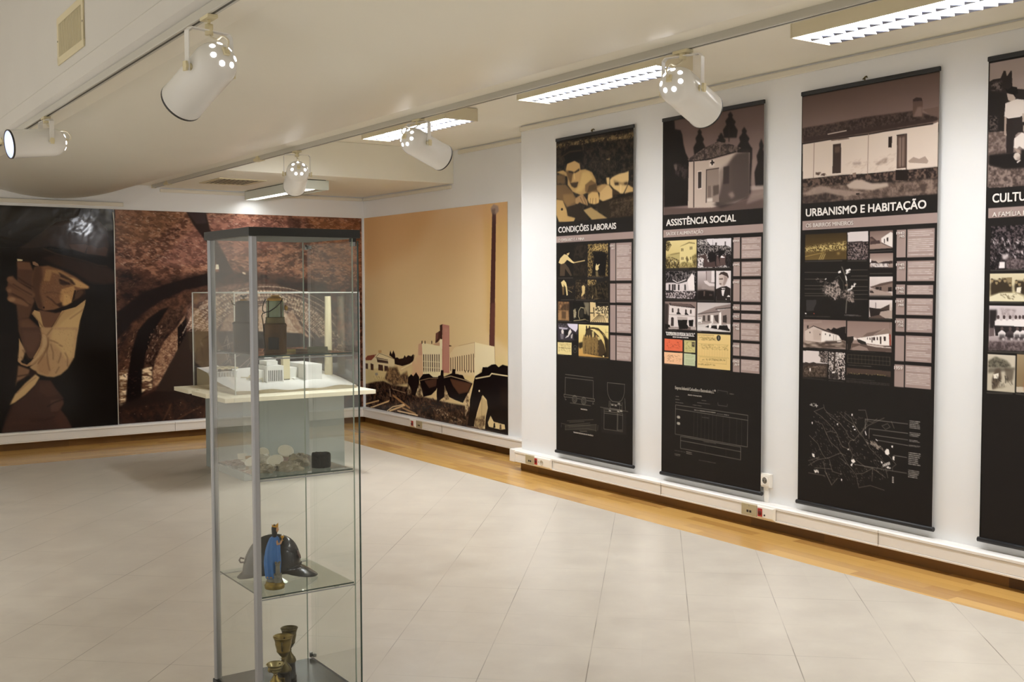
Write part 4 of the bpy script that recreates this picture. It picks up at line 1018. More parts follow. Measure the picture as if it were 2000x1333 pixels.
l 8a8478 3.77 0.629 0.75 95,1867 97,1886 192,1884
l 8a8478 3.69 0.614 0.75 257,1884 299,1886
l 8a8478 3.78 0.631 0.75 107,1891 111,1907 122,1904
l 8a8478 3.59 0.599 0.75 440,1894 432,1910 447,1907
l 8a8478 3.68 0.614 0.75 169,1924 410,1924
l 8a8478 3.67 0.612 0.75 111,1718 439,1721
l 8a8478 3.44 0.573 0.75 598,1744 784,1742
l 8a8478 3.49 0.581 0.75 598,1744 598,1795 605,1826 626,1856 654,1872
l 8a8478 3.4 0.567 0.75 784,1742 782,1795 772,1828 752,1856 727,1869
l 8a8478 3.45 0.575 0.75 654,1872 727,1871
l 8a8478 3.49 0.582 0.75 619,1871 616,1912
l 8a8478 3.48 0.581 0.75 633,1869 630,1924
l 8a8478 3.41 0.569 0.75 758,1871 755,1923
l 8a8478 3.43 0.571 0.75 734,1871 731,1925
l 8a8478 3.46 0.577 0.75 519,1924 820,1927
l 8a8478 3.47 0.578 0.75 555,1933 766,1931
l 8a8478 3.47 0.578 0.75 563,1948 762,1945
l 8a8478 3.47 0.578 0.75 563,1962 762,1958
l 8a8478 3.47 0.579 0.75 563,1939 561,2075 763,2073 764,1949
l 8a8478 3.44 0.574 0.75 707,1950 704,2068 759,2062
l 8a8478 3.45 0.574 0.75 714,1954 711,2062
l 8a8478 3.39 0.566 0.75 786,1840 793,1920
l 8a8478 3.45 0.575 0.75 619,1921 759,1923
l 8a8478 3.45 0.575 0.75 630,1890 752,1890
l 8a8478 4.34 0.62 0.6 252,1890 250,1899 246,1906 240,1913 232,1917 223,1919 214,1919 205,1915 199,1910 195,1903 194,1894 195,1886 199,1878 206,1872 214,1867 223,1865 232,1866 240,1869 246,1875 250,1882 252,1891
l 8a8478 4.34 0.62 0.6 244,1891 243,1897 240,1903 235,1907 229,1911 223,1912 216,1912 210,1909 205,1905 202,1900 201,1894 202,1888 206,1882 210,1877 216,1874 223,1872 230,1873 236,1875 240,1880 243,1885 244,1891
l 8a8478 4.34 0.62 0.6 233,1892 233,1895 231,1898 229,1900 226,1902 223,1902 219,1902 216,1901 214,1899 212,1896 212,1893 213,1890 214,1887 217,1885 220,1883 223,1882 226,1883 229,1884 231,1886 233,1889 233,1892
l 8a8478 4.26 0.609 0.6 358,1894 357,1902 353,1910 347,1916 339,1921 330,1923 321,1922 313,1919 307,1913 303,1906 302,1898 303,1889 307,1882 314,1875 322,1871 330,1869 339,1870 347,1873 353,1879 357,1886 358,1894
l 8a8478 4.27 0.609 0.6 351,1894 350,1901 347,1906 342,1911 336,1914 330,1916 323,1915 318,1913 313,1909 310,1903 309,1897 310,1891 313,1885 318,1881 324,1878 330,1876 337,1877 343,1879 347,1883 350,1889 351,1895
l 8a8478 4.27 0.609 0.6 340,1895 340,1898 338,1901 336,1903 333,1905 330,1906 327,1906 324,1904 322,1902 320,1900 320,1897 320,1894 322,1891 324,1888 327,1887 330,1886 333,1886 336,1888 339,1890 340,1892 340,1895
l 6a6458 4.31 0.615 0.65 106,2102 476,2053
l 6a6458 4.32 0.616 0.65 153,2090 403,2050
l 6a6458 4.44 0.634 0.65 59,2087 153,2090
l 6a6458 4.3 0.614 0.65 110,2130 261,2108 381,2092 476,2097
l 6a6458 4.31 0.616 0.65 153,2105 410,2064
l 6a6458 4.31 0.615 0.65 134,2061 440,2021
l 6a6458 4.33 0.619 0.65 161,2068 336,2045
l 6a6458 4.43 0.633 0.65 114,2096 110,2130
l 6a6458 4.19 0.598 0.65 473,2053 469,2102
l 6a6458 4.47 0.638 0.65 63,2096 59,2116
l 6a6458 4.17 0.596 0.65 494,2056 491,2093
l 6a6458 4.29 0.613 0.65 283,2118 370,2117
l 6a6458 4.29 0.612 0.65 291,2124 366,2110
p 4a463e 1.2 0.45 106,2097 476,2054 476,2097 106,2128
p 2e2a27 2.26 0.5 527,1928 555,1940 556,2078 763,2075 766,1949 800,1942 800,2090 534,2103
x a09a8c 1 0.9 300,1952 375,1952 375,1962 300,1962
x 8a8478 1 0.8 213,2132 442,2132 442,2144 213,2144
p d0cabc 0.756 0.7 614,1935 636,1935 639,1943 614,1944
p d0cabc 0.745 0.7 705,1932 727,1932 730,1940 705,1941
p d0cabc 0.741 0.7 736,1927 758,1927 761,1935 736,1936
p d0cabc 0.748 0.7 677,1893 699,1893 702,1901 677,1902
p d0cabc 0.743 0.7 712,1877 734,1877 736,1885 712,1886
p d0cabc 0.752 0.7 642,1892 664,1892 667,1900 642,1901
'''),
'welfare': (870, 2300, '''
p 1f1b19 0 1 -98,-179 952,-36 994,4023 -81,4380
g 5c4a45 8a7670 7a6660 10,7 873,7 873,605 10,605
p 6a5852 33 0.6 6,-19 425,-3 872,6 873,113 524,86 326,77 6,55
p 1c1715 3.47 1 6,3 108,1 114,60 167,73 182,103 193,162 214,222 245,268 245,555 14,555
t 1c1715 4a3e3a 19.5 1.5 1 7.09286 0.8 110,277 235,310 226,395 121,350
p 9a8880 4.65 0.5 104,284 136,287 131,330 110,313
p 211b19 2.24 1 338,82 358,109 352,120 378,154 367,170 394,210 386,256 292,247 283,195 310,164 301,139 325,114 320,100
p 211b19 2.14 1 600,12 622,38 615,49 645,81 633,95 662,133 653,176 549,165 539,116 568,87 558,64 585,42 580,29
p 211b19 2.1 1 714,118 736,147 728,158 758,193 746,210 775,251 766,300 664,290 654,235 683,203 673,177 699,152 694,137
p 211b19 2.17 1 524,131 538,142 534,145 552,159 545,164 563,180 557,197 492,190 486,170 504,160 498,150 515,142 512,137
p 211b19 2.05 1 850,202 870,247 863,266 890,319 879,346 905,410 898,488 807,481 797,395 823,341 814,300 837,257 833,234
p 211b19 4.18 1 687,227 779,250 780,345 772,466 764,547 706,338
l 2a2320 8.25 2.48 1 589,86 590,190
p 8a7a70 4.15 0.6 780,318 807,320 791,467 763,465
p b0a298 3.09 0.7 763,472 872,477 872,501 763,499
t 3a302c 6e5e57 13.5 1.5 1 1.69194 1 230,266 286,243 377,209 495,180 621,214 691,241 649,258 486,276 347,284 256,282
l 241e1b 6.78 1.69 1 246,278 407,283 649,258
p b9a89c 1.63 1 243,282 427,288 659,265 761,275 759,533 642,566 449,582 237,572
p 3a302d 12.8 0.85 659,265 761,262 773,547 623,565 489,577 469,527 508,516 564,353 621,289
p 5a4c47 16.2 0.5 506,362 621,303 623,537 508,557
p a89488 7.48 0.6 585,507 623,496 642,525 614,537
l 4a3e3a 10.4 1.74 1 289,282 290,568
p f0e4da 2.75 0.5 424,292 467,292 467,330 425,330
p 2a2220 0 1 442,288 455,289 456,300 468,301 468,311 456,311 456,321 443,320 443,311 432,310 432,301 442,300
p f0e4dc 1.68 0.5 320,346 360,346 361,461 320,460
p 3a322f 1.12 1 326,352 356,352 357,454 326,455
p 3a302d 2.15 1 545,341 593,338 594,445 546,445
p 8a7a70 1.1 1 400,346 506,344 510,551 399,547
l 4a3e3a 6.76 0.845 1 400,346 506,344
l 3a302d 6.83 0.854 1 400,346 399,547
p 6a5a52 1.66 0.7 414,446 440,446 441,518 414,518
p 4a3e38 4.38 0.8 458,449 509,446 509,502 459,512
p d8ccc0 2.21 0.8 407,523 454,522 454,547 407,547
p 5a4a45 5.48 1 14,555 247,573 449,585 643,570 873,527 873,611 624,613 15,603
p 8a7870 7.23 0.8 763,520 872,507 873,554 736,579
p 2a2320 6.47 0.7 449,561 623,565 680,562 528,590
p 1f1b19 0 1 8,605 875,611 876,702 9,701
p a08c86 0 1 9,702 876,702 876,752 9,752
p 1f1b19 0 1 17,751 897,753 910,2019 15,2108
g d8c68e c8b47a 8a7850 34,774 317,774 317,951 34,951
p b5a26c 0.533 1 172,809 252,788 300,795 300,807 179,812
p 8a7a50 0.533 1 167,814 249,787 302,795 305,802 249,795 172,819
p d6c58c 0.8 1 169,815 249,796 305,802 305,931 165,927
p b0a06c 0.818 1 35,866 110,853 162,851 165,893 81,884
p 8a7a50 0.816 1 75,862 162,851 165,859 80,867
p 5a4c30 0.539 0.85 177,826 186,825 186,844 177,844
p 5a4c30 0.537 0.85 189,826 198,826 198,844 190,845
p 5a4c30 0.531 0.85 257,818 266,818 266,836 257,837
p 5a4c30 0.53 0.85 271,818 279,818 279,836 271,836
p 5a4c30 0.539 0.85 178,882 186,881 186,900 178,900
p 5a4c30 0.538 0.85 190,882 199,882 199,900 190,900
p 5a4c30 0.531 0.85 260,882 269,882 269,900 260,901
t 3a301c a08e5c 9.25 2 1 1.6813 0.95 33,873 105,882 160,900 160,951 34,950
t 4a3e24 9a8a58 8.94 1.5 1 2.43818 0.9 276,880 317,861 317,944 286,944
t 6a5c38 b0a068 8.23 1.5 1 2.05636 0.9 170,921 204,911 286,924 315,948 170,945
t 3a301c 8a7a50 6.77 2.2 1 1.26915 0.9 34,774 65,776 88,802 55,842 35,835
p 4a3e24 1.34 0.8 219,891 231,875 248,902 233,919
s f0e4b0 30 7.55 3.36 30 0.6 71,881 150,900 145,927 81,925
t 2a2426 b8b0ae 5.52 2.2 1 0 1 326,775 615,775 615,954 326,954
p d9d2d6 1.02 1 408,774 615,777 614,834 582,820 510,818 436,812 408,787
p 8a8284 0.257 1 457,779 461,780 462,816 457,816
p 4a4244 0.511 1 480,800 495,799 494,820 480,820
p 5a5254 0.504 1 560,795 571,795 571,820 560,819
t 171314 8a8280 6.34 2.4 1 1.5843 1 325,811 418,814 600,827 614,880 464,878 371,866 325,871
p 4a3a38 1.55 1 324,881 399,867 418,920 492,882 578,878 578,937 465,951 381,949 381,906
p 5c4a47 3.05 0.8 492,896 565,881 569,937 492,942
p 1a1516 1.28 1 418,857 464,855 492,882 488,922 492,945 483,941 478,915 437,921 418,894
p 1a1516 1.27 1 501,847 569,849 519,893 524,942 510,896
p dcd4d4 1.31 1 334,905 352,885 385,899 362,922 381,949 327,952
s 1a1516 30 9.66 3.22 40 0.8 329,888 385,893 381,949 329,948
p 1c1718 1.51 0.85 573,872 616,880 615,954 579,950 565,917
p f0e8e8 0.76 1 524,893 537,881 565,894
t 141112 6a6262 6.64 2.2 1 0 1 34,970 314,970 314,1047 34,1047
p cfc4c4 1.62 1 34,1049 91,1039 151,1046 239,1030 296,1041 302,1098 131,1101 34,1094
p e6dcda 1.59 1 239,1027 277,987 296,1001 302,1092 249,1091
p 2a2425 1.09 1 34,1038 71,1025 111,1022 156,1045 219,1027 239,1030 229,1040 151,1053 116,1046 41,1045
l e6dcda 5 1.25 1 101,1027 146,1046 219,1027
p 1e191a 0.825 0.85 62,1056 78,1056 78,1094 62,1094
p 1e191a 0.821 0.85 92,1056 108,1056 108,1094 92,1094
p 1e191a 0.818 0.85 112,1056 128,1056 128,1094 112,1094
p 1e191a 0.813 0.85 149,1057 165,1057 165,1094 149,1094
p 1e191a 0.805 0.85 208,1057 223,1057 224,1095 208,1095
t 3a3233 b8acac 6.66 2 1 1.66376 1 31,1100 316,1102 297,1149 37,1145
p 1c1718 1.65 0.8 31,1094 102,1094 131,1108 36,1111
s ece4e2 50 16.4 3.7 85 0.5 170,975 315,978 311,1092 181,1091
g c9bdbd 8a7c78 2a2220 328,973 477,973 477,1155 328,1155
p a89a98 1.55 0.8 400,974 451,974 447,1043 405,1042
p e6dcdc 0.771 0.9 451,974 476,974 477,1043 449,1043
p 7a6a68 0.519 1 402,974 409,975 410,1043 404,1042
p d8cccb 1.29 1 382,1036 410,1033 433,1049 477,1053 477,1070 433,1069 396,1052
p 9a8c88 2.07 1 372,1052 401,1056 433,1071 475,1071 473,1096 420,1096 363,1085
p 1f1917 2.6 1 329,1095 396,1092 475,1099 475,1155 330,1156
p 5a4c46 1.04 1 382,1099 396,1099 392,1129 382,1132
p 4a3e3a 1.03 1 434,1116 459,1119 455,1129 431,1127
p dad0cf 0 1 490,974 615,975 614,1157 492,1157
p 2a2220 0.76 1 491,1086 534,1072 577,1067 613,1082 614,1157 492,1157
p e6dcd9 0.507 1 534,1080 568,1079 553,1129 542,1126
p 1a1514 0.253 1 532,1080 548,1087 564,1080 562,1092 548,1090 534,1093
p c2b2ab 1.01 1 513,1011 534,992 574,992 593,1012 586,1028 573,1054 557,1070 530,1067 516,1047
p 8a7670 3.54 0.7 556,1002 588,1015 584,1032 570,1054 557,1067 548,1054 557,1034
p 3a2e2b 1.26 1 511,1001 529,983 556,979 586,989 597,1012 593,1022 581,1009 568,1005 538,995 520,1001
p 4a3a36 1.52 0.7 516,1021 548,1018 548,1028 517,1029
p 5a4640 1.02 0.8 518,1050 536,1051 536,1059 518,1059
p efe6e2 0.503 1 582,1133 596,1123 609,1129 607,1134
p f0e8e4 0.505 1 573,1146 580,1146 579,1152 574,1151
l 5a564e 2.92 0.417 0.7 35,956 248,958
l 5a564e 2.76 0.395 0.7 327,958 614,959
l 5a564e 2.94 0.42 0.7 31,1153 205,1154
l 5a564e 2.8 0.4 0.7 331,1158 471,1159
l 5a564e 2.73 0.39 0.7 492,1159 603,1160
l 5a564e 2.74 0.391 0.7 492,1165 580,1165
g 8a7670 6a5a55 6a5a55 27,1168 318,1168 318,1348 27,1348
p d9cecb 0.839 1 70,1187 308,1204 309,1326 60,1334
p 3a302e 0.836 1 65,1177 268,1183 308,1202 308,1209 75,1193
p 6a5853 1.12 0.8 80,1178 259,1185 298,1202 86,1191
p 3a3230 2.29 1 27,1180 60,1184 55,1345 28,1349
p 4a403d 0.567 1 93,1214 101,1208 109,1214 110,1239 93,1239
p 4a403d 0.562 1 147,1215 155,1209 163,1215 163,1240 147,1240
p 4a403d 0.556 1 216,1220 224,1214 232,1220 232,1245 216,1245
p 4a403d 0.551 1 261,1222 269,1215 277,1222 277,1242 261,1243
p 2a2422 1.12 1 140,1237 163,1235 183,1250 137,1251
p 2a2422 1.11 1 214,1240 234,1238 251,1253 214,1252
p 3a302e 0.568 1 86,1273 99,1268 112,1273 111,1326 85,1327
p 1a1614 1.12 1 148,1285 239,1283 234,1313 249,1327 239,1341 163,1346 153,1315
p 15110f 0.827 1 249,1285 294,1281 289,1323 254,1323
p a89a94 1.4 0.8 143,1265 239,1267 239,1283 148,1285
l 6a5a55 2.58 0.861 0.7 60,1252 309,1260
p 1e1917 1.72 1 28,1313 76,1320 81,1341 28,1349
p a59892 1.7 1 60,1338 158,1332 158,1345 66,1348
p b5a8a2 1.65 1 269,1327 316,1326 317,1345 269,1344
g bcb2b0 cfc6c2 cfc6c2 328,1171 614,1171 614,1349 328,1349
p 8a7a75 0.793 1 333,1242 483,1196 614,1177 614,1205 493,1213 526,1225
p a89a94 0.805 1 333,1245 521,1226 522,1298 334,1311
p 9a8a84 0.786 1 521,1216 614,1205 615,1300 526,1308
l 2a2320 4.85 0.808 1 490,1211 614,1200
l 3a302d 4.13 0.825 1 333,1244 526,1225
p f2ebe8 0.528 1 519,1233 535,1226 538,1308 519,1308
p e6deda 0.801 1 445,1248 469,1247 467,1299 445,1299
p 4a403c 1.06 1 471,1251 512,1244 512,1298 484,1281
p 4a403c 0.811 1 377,1252 397,1252 397,1286 378,1286
p 4a403c 0.805 1 419,1250 440,1248 440,1286 419,1286
p 3a322f 0.786 1 550,1250 582,1244 583,1294 550,1291
p e8e0dc 0.544 1 333,1266 368,1264 368,1300 334,1301
l 3a302d 3.35 0.837 1 336,1273 360,1271
l 3a302d 3.35 0.838 1 336,1297 358,1295
l 5a4e4a 2.9 0.829 1 368,1290 455,1292
p 1f1a18 1.33 1 397,1324 426,1313 503,1312 597,1307 611,1344 484,1333
p ece4e0 0.804 1 431,1303 455,1299 450,1327 431,1332
p ece4e0 0.795 1 500,1305 522,1301 512,1332 501,1332
p e0d6d2 0.782 1 583,1300 611,1300 608,1330 597,1327
p d6cecb 1.07 1 329,1322 397,1328 611,1347 611,1350 329,1352
p 2a2422 0.533 0.8 329,1350 611,1361 611,1349 329,1348
p dc6a4a 0 1 25,1411 195,1413 195,1489 25,1488
s 7a3424 40 9.6 3.05 4 0.5 50,1420 179,1420 179,1470 50,1471
p ecbc94 0 1 23,1499 196,1498 195,1574 24,1574
s 6a4434 44 10.5 3.06 4 0.6 51,1510 180,1509 180,1555 51,1557
p c9bf82 0 1 209,1413 312,1414 311,1490 210,1492
p 4a4434 0 1 280,1423 306,1423 305,1454 280,1452
p 9a8a6a 0.826 0.8 300,1436 299,1439 298,1441 296,1443 293,1443 290,1443 288,1441 286,1439 286,1436 286,1434 288,1431 290,1430 293,1429 296,1430 298,1431 299,1433
s 6a6040 50 11.1 2.55 3 0.55 215,1419 275,1421 305,1466 300,1483 220,1483
p c2caa6 0 1 209,1499 313,1500 311,1576 208,1576
x 8a9272 9 0.6 223,1507 300,1507 300,1568 223,1568
g e2c688 dfc080 dfc080 329,1365 615,1365 615,1583 329,1583
x 4a3c24 1 0.9 334,1372 475,1372 475,1379 334,1379
s 6a5832 90 14.1 2.07 3 0.6 339,1384 489,1387 489,1405 339,1409
p 1f1c18 0.53 1 533,1388 532,1395 528,1401 522,1406 515,1407 508,1406 503,1402 499,1396 497,1389 498,1382 502,1376 508,1372 515,1370 522,1372 528,1375 532,1381
p 8a8478 1.06 0.8 521,1388 520,1393 519,1397 517,1399 515,1400 513,1399 511,1397 510,1393 510,1389 510,1384 511,1380 513,1378 515,1377 517,1378 519,1380 520,1384
s 7a6438 140 10.7 2.46 3 0.5 344,1433 598,1435 598,1462 349,1464
l b89c60 1.68 0.42 0.6 349,1447 348,1508
l b89c60 1.67 0.418 0.6 372,1447 370,1508
l b89c60 1.67 0.416 0.6 394,1447 393,1508
l b89c60 1.66 0.415 0.6 417,1447 415,1508
l b89c60 1.65 0.413 0.6 439,1447 437,1508
l b89c60 1.65 0.412 0.6 461,1447 459,1509
l b89c60 1.64 0.41 0.6 483,1447 481,1509
l b89c60 1.63 0.409 0.6 505,1447 503,1509
l b89c60 1.63 0.407 0.6 526,1446 525,1509
l b89c60 1.62 0.406 0.6 548,1446 547,1509
l b89c60 1.62 0.404 0.6 570,1446 568,1509
l b89c60 1.61 0.402 0.6 591,1446 590,1510
l a08850 2.05 0.411 0.7 339,1430 598,1429
l a08850 2.04 0.408 0.7 340,1508 603,1508 601,1513
l a08850 2.06 0.413 0.7 352,1513 350,1544 582,1548 584,1514 355,1514
l a08850 2.07 0.415 0.7 418,1519 418,1540
s 6a5832 60 12.3 2.46 3 0.6 418,1521 570,1519 570,1528 360,1533
s 7a6438 50 12.5 2.49 3 0.5 340,1555 485,1552 486,1562 340,1565
l 5a564e 3.07 0.438 0.7 28,1355 138,1354
l 5a564e 2.94 0.419 0.7 329,1354 358,1355
l 5a564e 3.07 0.439 0.7 25,1581 160,1579
l 5a564e 3 0.428 0.7 209,1582 271,1583
l 5a564e 2.9 0.414 0.7 328,1585 533,1588
p a08c86 0 1 634,774 687,774 687,901 634,901
p a08c86 0 1 700,777 856,777 856,903 700,903
x e6dcd6 12 0.8 708,784 848,784 848,895 708,895
p a08c86 0 1 635,922 688,922 688,1008 635,1008
p a08c86 0 1 701,922 857,922 857,1009 701,1009
x e6dcd6 9 0.8 709,927 850,927 850,1004 709,1004
p a08c86 0 1 636,1027 689,1027 689,1161 636,1161
p a08c86 0 1 700,1027 855,1027 855,1162 700,1162
x e6dcd6 14 0.8 708,1035 847,1035 847,1154 708,1154
p a08c86 0 1 637,1178 690,1178 690,1215 637,1215
p a08c86 0 1 701,1180 856,1180 856,1215 701,1215
x e6dcd6 4 0.8 709,1182 848,1182 848,1213 709,1213
p a08c86 0 1 637,1233 690,1233 690,1271 637,1271
p a08c86 0 1 701,1234 856,1234 856,1270 701,1270
x e6dcd6 4 0.8 709,1236 849,1236 849,1268 709,1268
p a08c86 0 1 636,1289 691,1289 691,1394 636,1394
p a08c86 0 1 700,1289 850,1289 850,1395 700,1395
x e6dcd6 10 0.8 708,1296 843,1296 843,1388 708,1388
p a08c86 0 1 637,1412 692,1412 692,1490 637,1490
p a08c86 0 1 701,1412 851,1412 851,1490 701,1490
x e6dcd6 10 0.8 709,1416 844,1416 844,1486 709,1486
p a08c86 0 1 638,1509 693,1509 693,1590 638,1590
p a08c86 0 1 702,1509 852,1509 852,1589 702,1589
x e6dcd6 8 0.8 710,1513 845,1513 845,1584 710,1584
l 8a867c 3.03 0.505 0.8 133,1838 763,1845 761,2037 131,2029 133,1838
l 8a867c 3 0.5 0.8 133,1864 761,1875
l 8a867c 3.04 0.506 0.8 182,2038 707,2044 707,2122 181,2116 182,2038
l 8a867c 3.01 0.502 0.8 183,2065 707,2072
l 5a564e 2.05 0.514 0.6 304,1862 301,2032
l 5a564e 2.04 0.511 0.6 337,1862 334,2031
l 5a564e 2.03 0.508 0.6 369,1861 367,2030
l 5a564e 2.02 0.505 0.6 402,1863 400,2031
l 5a564e 2.01 0.502 0.6 437,1864 435,2030
l 5a564e 2 0.499 0.6 469,1864 467,2031
l 5a564e 1.99 0.497 0.6 501,1864 499,2032
l 5a564e 1.97 0.492 0.6 558,1867 556,2033
l 5a564e 1.95 0.487 0.6 614,1871 612,2034
l 5a564e 1.93 0.482 0.6 673,1870 671,2034
l 5a564e 1.91 0.479 0.6 714,1871 713,2034
l 5a564e 2.02 0.506 0.5 406,2073 404,2119
l 5a564e 1.96 0.491 0.5 585,2071 583,2121
l 8a867c 2.45 0.491 0.7 511,1713 591,1716
l 8a867c 2.47 0.494 0.7 511,1713 511,1726
l 8a867c 2.44 0.487 0.7 594,1716 593,1729
l 8a867c 2.45 0.491 0.7 513,1790 515,1806 591,1807 594,1792
l 8a867c 2.55 0.511 0.7 267,1763 372,1765
x a8a296 1 0.75 252,1761 378,1761 378,1766 252,1766
x a8a296 1 0.75 279,1744 348,1744 348,1748 279,1748
x a8a296 1 0.75 611,1723 647,1723 647,1731 611,1731
x a8a296 1 0.75 132,1779 163,1779 163,1785 132,1785
x a8a296 1 0.75 372,1785 410,1785 410,1790 372,1790
x a8a296 1 0.75 132,1799 171,1799 171,1805 132,1805
x a8a296 1 0.75 333,1803 445,1803 445,1809 333,1809
x a8a296 1 0.75 133,1818 204,1818 204,1824 133,1824
x a8a296 1 0.75 292,1821 372,1821 372,1827 292,1827
x a8a296 1 0.75 504,1857 555,1857 555,1863 504,1863
x a8a296 1 0.75 564,1855 606,1855 606,1865 564,1865
x a8a296 1 0.75 376,1892 437,1892 437,1897 376,1897
x a8a296 1 0.75 128,2134 224,2134 224,2139 128,2139
x a8a296 2 0.75 236,2127 288,2127 288,2147 236,2147
x a8a296 2 0.75 128,2155 179,2155 179,2170 128,2170
x a8a296 1 0.75 351,2168 497,2168 497,2173 351,2173
x a8a296 1 0.75 388,2045 499,2045 499,2050 388,2050
x a8a296 1 0.75 307,1848 492,1848 492,1862 307,1862
x a8a296 2 0.75 153,1895 170,1895 170,1977 153,1977
'''),
'housing': (870, 2300, '''
p 1f1b19 0 1 -87,-170 909,-17 991,4042 -13,4468
g 5f4c45 75615a 8a756c 5,6 868,6 868,264 5,264
p 6b5750 39.8 0.4 384,45 870,44 869,197 297,163
p 3a2c28 2.04 1 5,181 206,181 439,173 723,179 866,230 866,244 835,250 560,257 207,262 8,264
p 6a564e 1.9 1 775,179 865,177 866,227 827,219
t 2e2320 54433c 11.1 1.5 1 3.16826 0.8 5,181 439,174 723,183 864,229 559,229 6,234
p 5a463f 1.45 1 718,121 738,113 766,118 776,138 775,213 719,210
p 8a746a 3.86 0.6 747,162 774,165 773,213 723,208
p 3a2c28 1.45 1 718,121 738,113 770,121 774,135 722,131
p d9c9bc 1.02 1 9,270 207,266 453,266 560,264 835,260 866,252 867,475 696,474 444,472 284,466 12,466
l 2e2320 7.16 1.59 1 9,268 207,264 453,265 560,261 835,257
l 9a8478 5.11 0.852 1 90,272 87,469
l 9a8478 4.75 0.792 1 451,266 449,476
p 7a665c 0.534 1 206,266 326,269 328,276 208,274
l c8b8ac 4.95 0.825 1 184,234 307,229
p 3e302b 1.07 1 219,294 274,294 275,454 218,452
p 6a564c 2.14 0.7 231,308 268,309 266,341 232,341
p 2e2420 0.5 1 576,294 598,292 597,350 575,349
p 54423a 0.986 1 627,292 685,293 686,463 629,462
p 9a8478 2.47 0.7 637,303 673,304 673,455 640,455
l 2e2420 5.31 0.758 1 627,291 685,291
l 3e302b 5.28 0.754 1 685,293 686,474
l 3e302b 3.79 0.758 1 656,302 657,454
p a8948a 2.09 0.9 351,404 406,406 405,421 355,418
p a08c80 2.02 0.9 495,426 554,400 573,399 570,426 512,435
p a08c80 1.93 0.9 697,430 727,412 760,425 795,415 814,440 808,453 704,439
s c8b4a6 70 17.4 7.11 -20 0.6 292,394 621,381 622,465 302,460
s 54423a 16 16.9 7.59 0 0.8 107,437 183,451 164,457 108,452
t 2a211e 6a564c 14.2 2 1 2.3672 1 12,467 284,466 444,475 696,474 867,475 868,529 697,533 392,510 285,517 13,512
p 8a7468 1.57 1 352,461 374,460 374,484 353,484
p 241c19 1.97 1 622,468 696,474 697,530 623,521
t 4a3c36 8a766a 31.5 1.5 1 3.14984 1 13,512 303,518 697,533 868,531 869,610 14,603
p b5a396 3.09 1 312,523 365,498 410,501 480,528 573,531 582,549 480,563 331,542
p a08c80 5.44 0.8 13,546 137,510 212,534 446,571 213,596 13,550
t 2e2522 5a4a42 20.3 1.5 1 5.06663 0.9 13,565 175,553 304,584 157,608 14,603
p 2a211e 1.56 1 376,570 398,570 398,579 376,580
l 4a3c36 7.44 4.46 0.7 690,584 810,575
p 1f1b19 0 1 12,604 873,612 875,704 14,702
p a08c86 0 1 14,703 877,703 877,753 14,753
p 1f1b19 0 1 12,753 913,758 951,2624 19,2830
g 3c2f1c 5a4828 6a5630 35,778 318,778 318,923 35,923
t 4a3a1e d8c080 4.6 2.2 1 6.13192 0.8 36,850 179,837 318,828 318,878 180,874 36,874
s e6d090 90 8.43 2.68 -12 0.55 38,847 313,825 314,878 38,871
p 4a3a20 4.92 0.7 180,874 318,875 318,924 172,922
l d8c080 3.09 0.773 0.8 133,921 150,891
l d8c080 3.08 0.771 0.8 146,921 163,891
l d8c080 3.07 0.769 0.8 159,921 176,891
l b89c5c 3.5 1.94 0.7 37,902 115,890 167,884
p b89c5c 2.45 0.6 276,890 275,893 272,895 269,896 265,897 261,896 257,894 255,892 254,890 255,887 257,885 260,884 265,883 269,884 272,885 275,888
p d2c8c6 0 1 325,778 458,777 459,831 355,833 327,830
t 241e1e 7a6a68 5.13 1.8 1 0.733502 1 327,832 411,829 459,834 460,927 328,926
p 2a2222 0.477 1 327,830 411,829 459,835 411,835 355,836
s d8cccb 40 5.87 2.93 60 0.5 347,859 452,862 453,924 348,922
g 7a655e 9a857c 8a766e 469,779 612,779 612,872 469,872
p e2d8d2 0.459 1 540,819 599,787 610,793 610,868 585,859 542,838
p 4a3a36 1.17 1 469,810 483,807 513,829 530,828 538,845 472,849
p 6a564e 0.703 1 469,813 499,827 471,833
p 3a2e2a 0.23 1 574,817 585,814 585,835 575,835
p 3a2e2a 0.23 1 557,824 563,821 563,846 558,842
p 9a8478 0.697 0.8 470,852 542,845 612,869 470,875
l 3a2e2a 2.47 1.06 1 542,843 611,870
g 8a746c b5a298 8a766e 471,897 614,897 614,977 471,977
p 3a2e2c 0.927 1 471,934 509,936 524,948 559,940 613,937 613,953 471,954
p 1f1a18 0 1 472,973 614,977 614,1001 472,1001
p e0d6d2 1.39 0.85 475,947 590,952 587,968 560,971 478,970
s 3a2e2c 34 7.14 2.85 70 0.8 477,947 594,949 587,975 478,973
p f4ecea 0.235 1 471,926 479,926 479,944 471,944
p 2a2422 0.926 0.8 472,967 614,972 614,978 472,976
g d6cac6 cbbdb8 cbbdb8 472,1019 615,1019 615,1120 472,1120
p 5a4a44 0.696 1 474,1073 503,1066 538,1055 615,1042 615,1055 546,1071 480,1078
p 7a675e 0.693 1 480,1078 546,1068 615,1053 614,1097 570,1100 511,1087
p 2e2522 0.698 1 511,1073 531,1073 531,1087 511,1087
p 2e2522 0.696 1 535,1074 546,1073 547,1091 535,1091
p 2e2522 0.687 1 587,1076 610,1073 610,1097 587,1097
p a59288 0.696 1 474,1081 511,1087 609,1106 611,1118 474,1115
p 3a302c 1.41 1 474,1092 492,1094 502,1107 474,1105
l 3a302c 2.14 0.713 1 474,1117 611,1119
g d8ccca cfc2bd cfc2bd 472,1142 614,1142 614,1239 472,1239
p 2a2220 1.91 1 472,1182 511,1187 543,1188 607,1160 611,1193 560,1204 544,1228 479,1233
p a8968c 1.9 1 544,1204 614,1193 614,1236 576,1239 536,1221
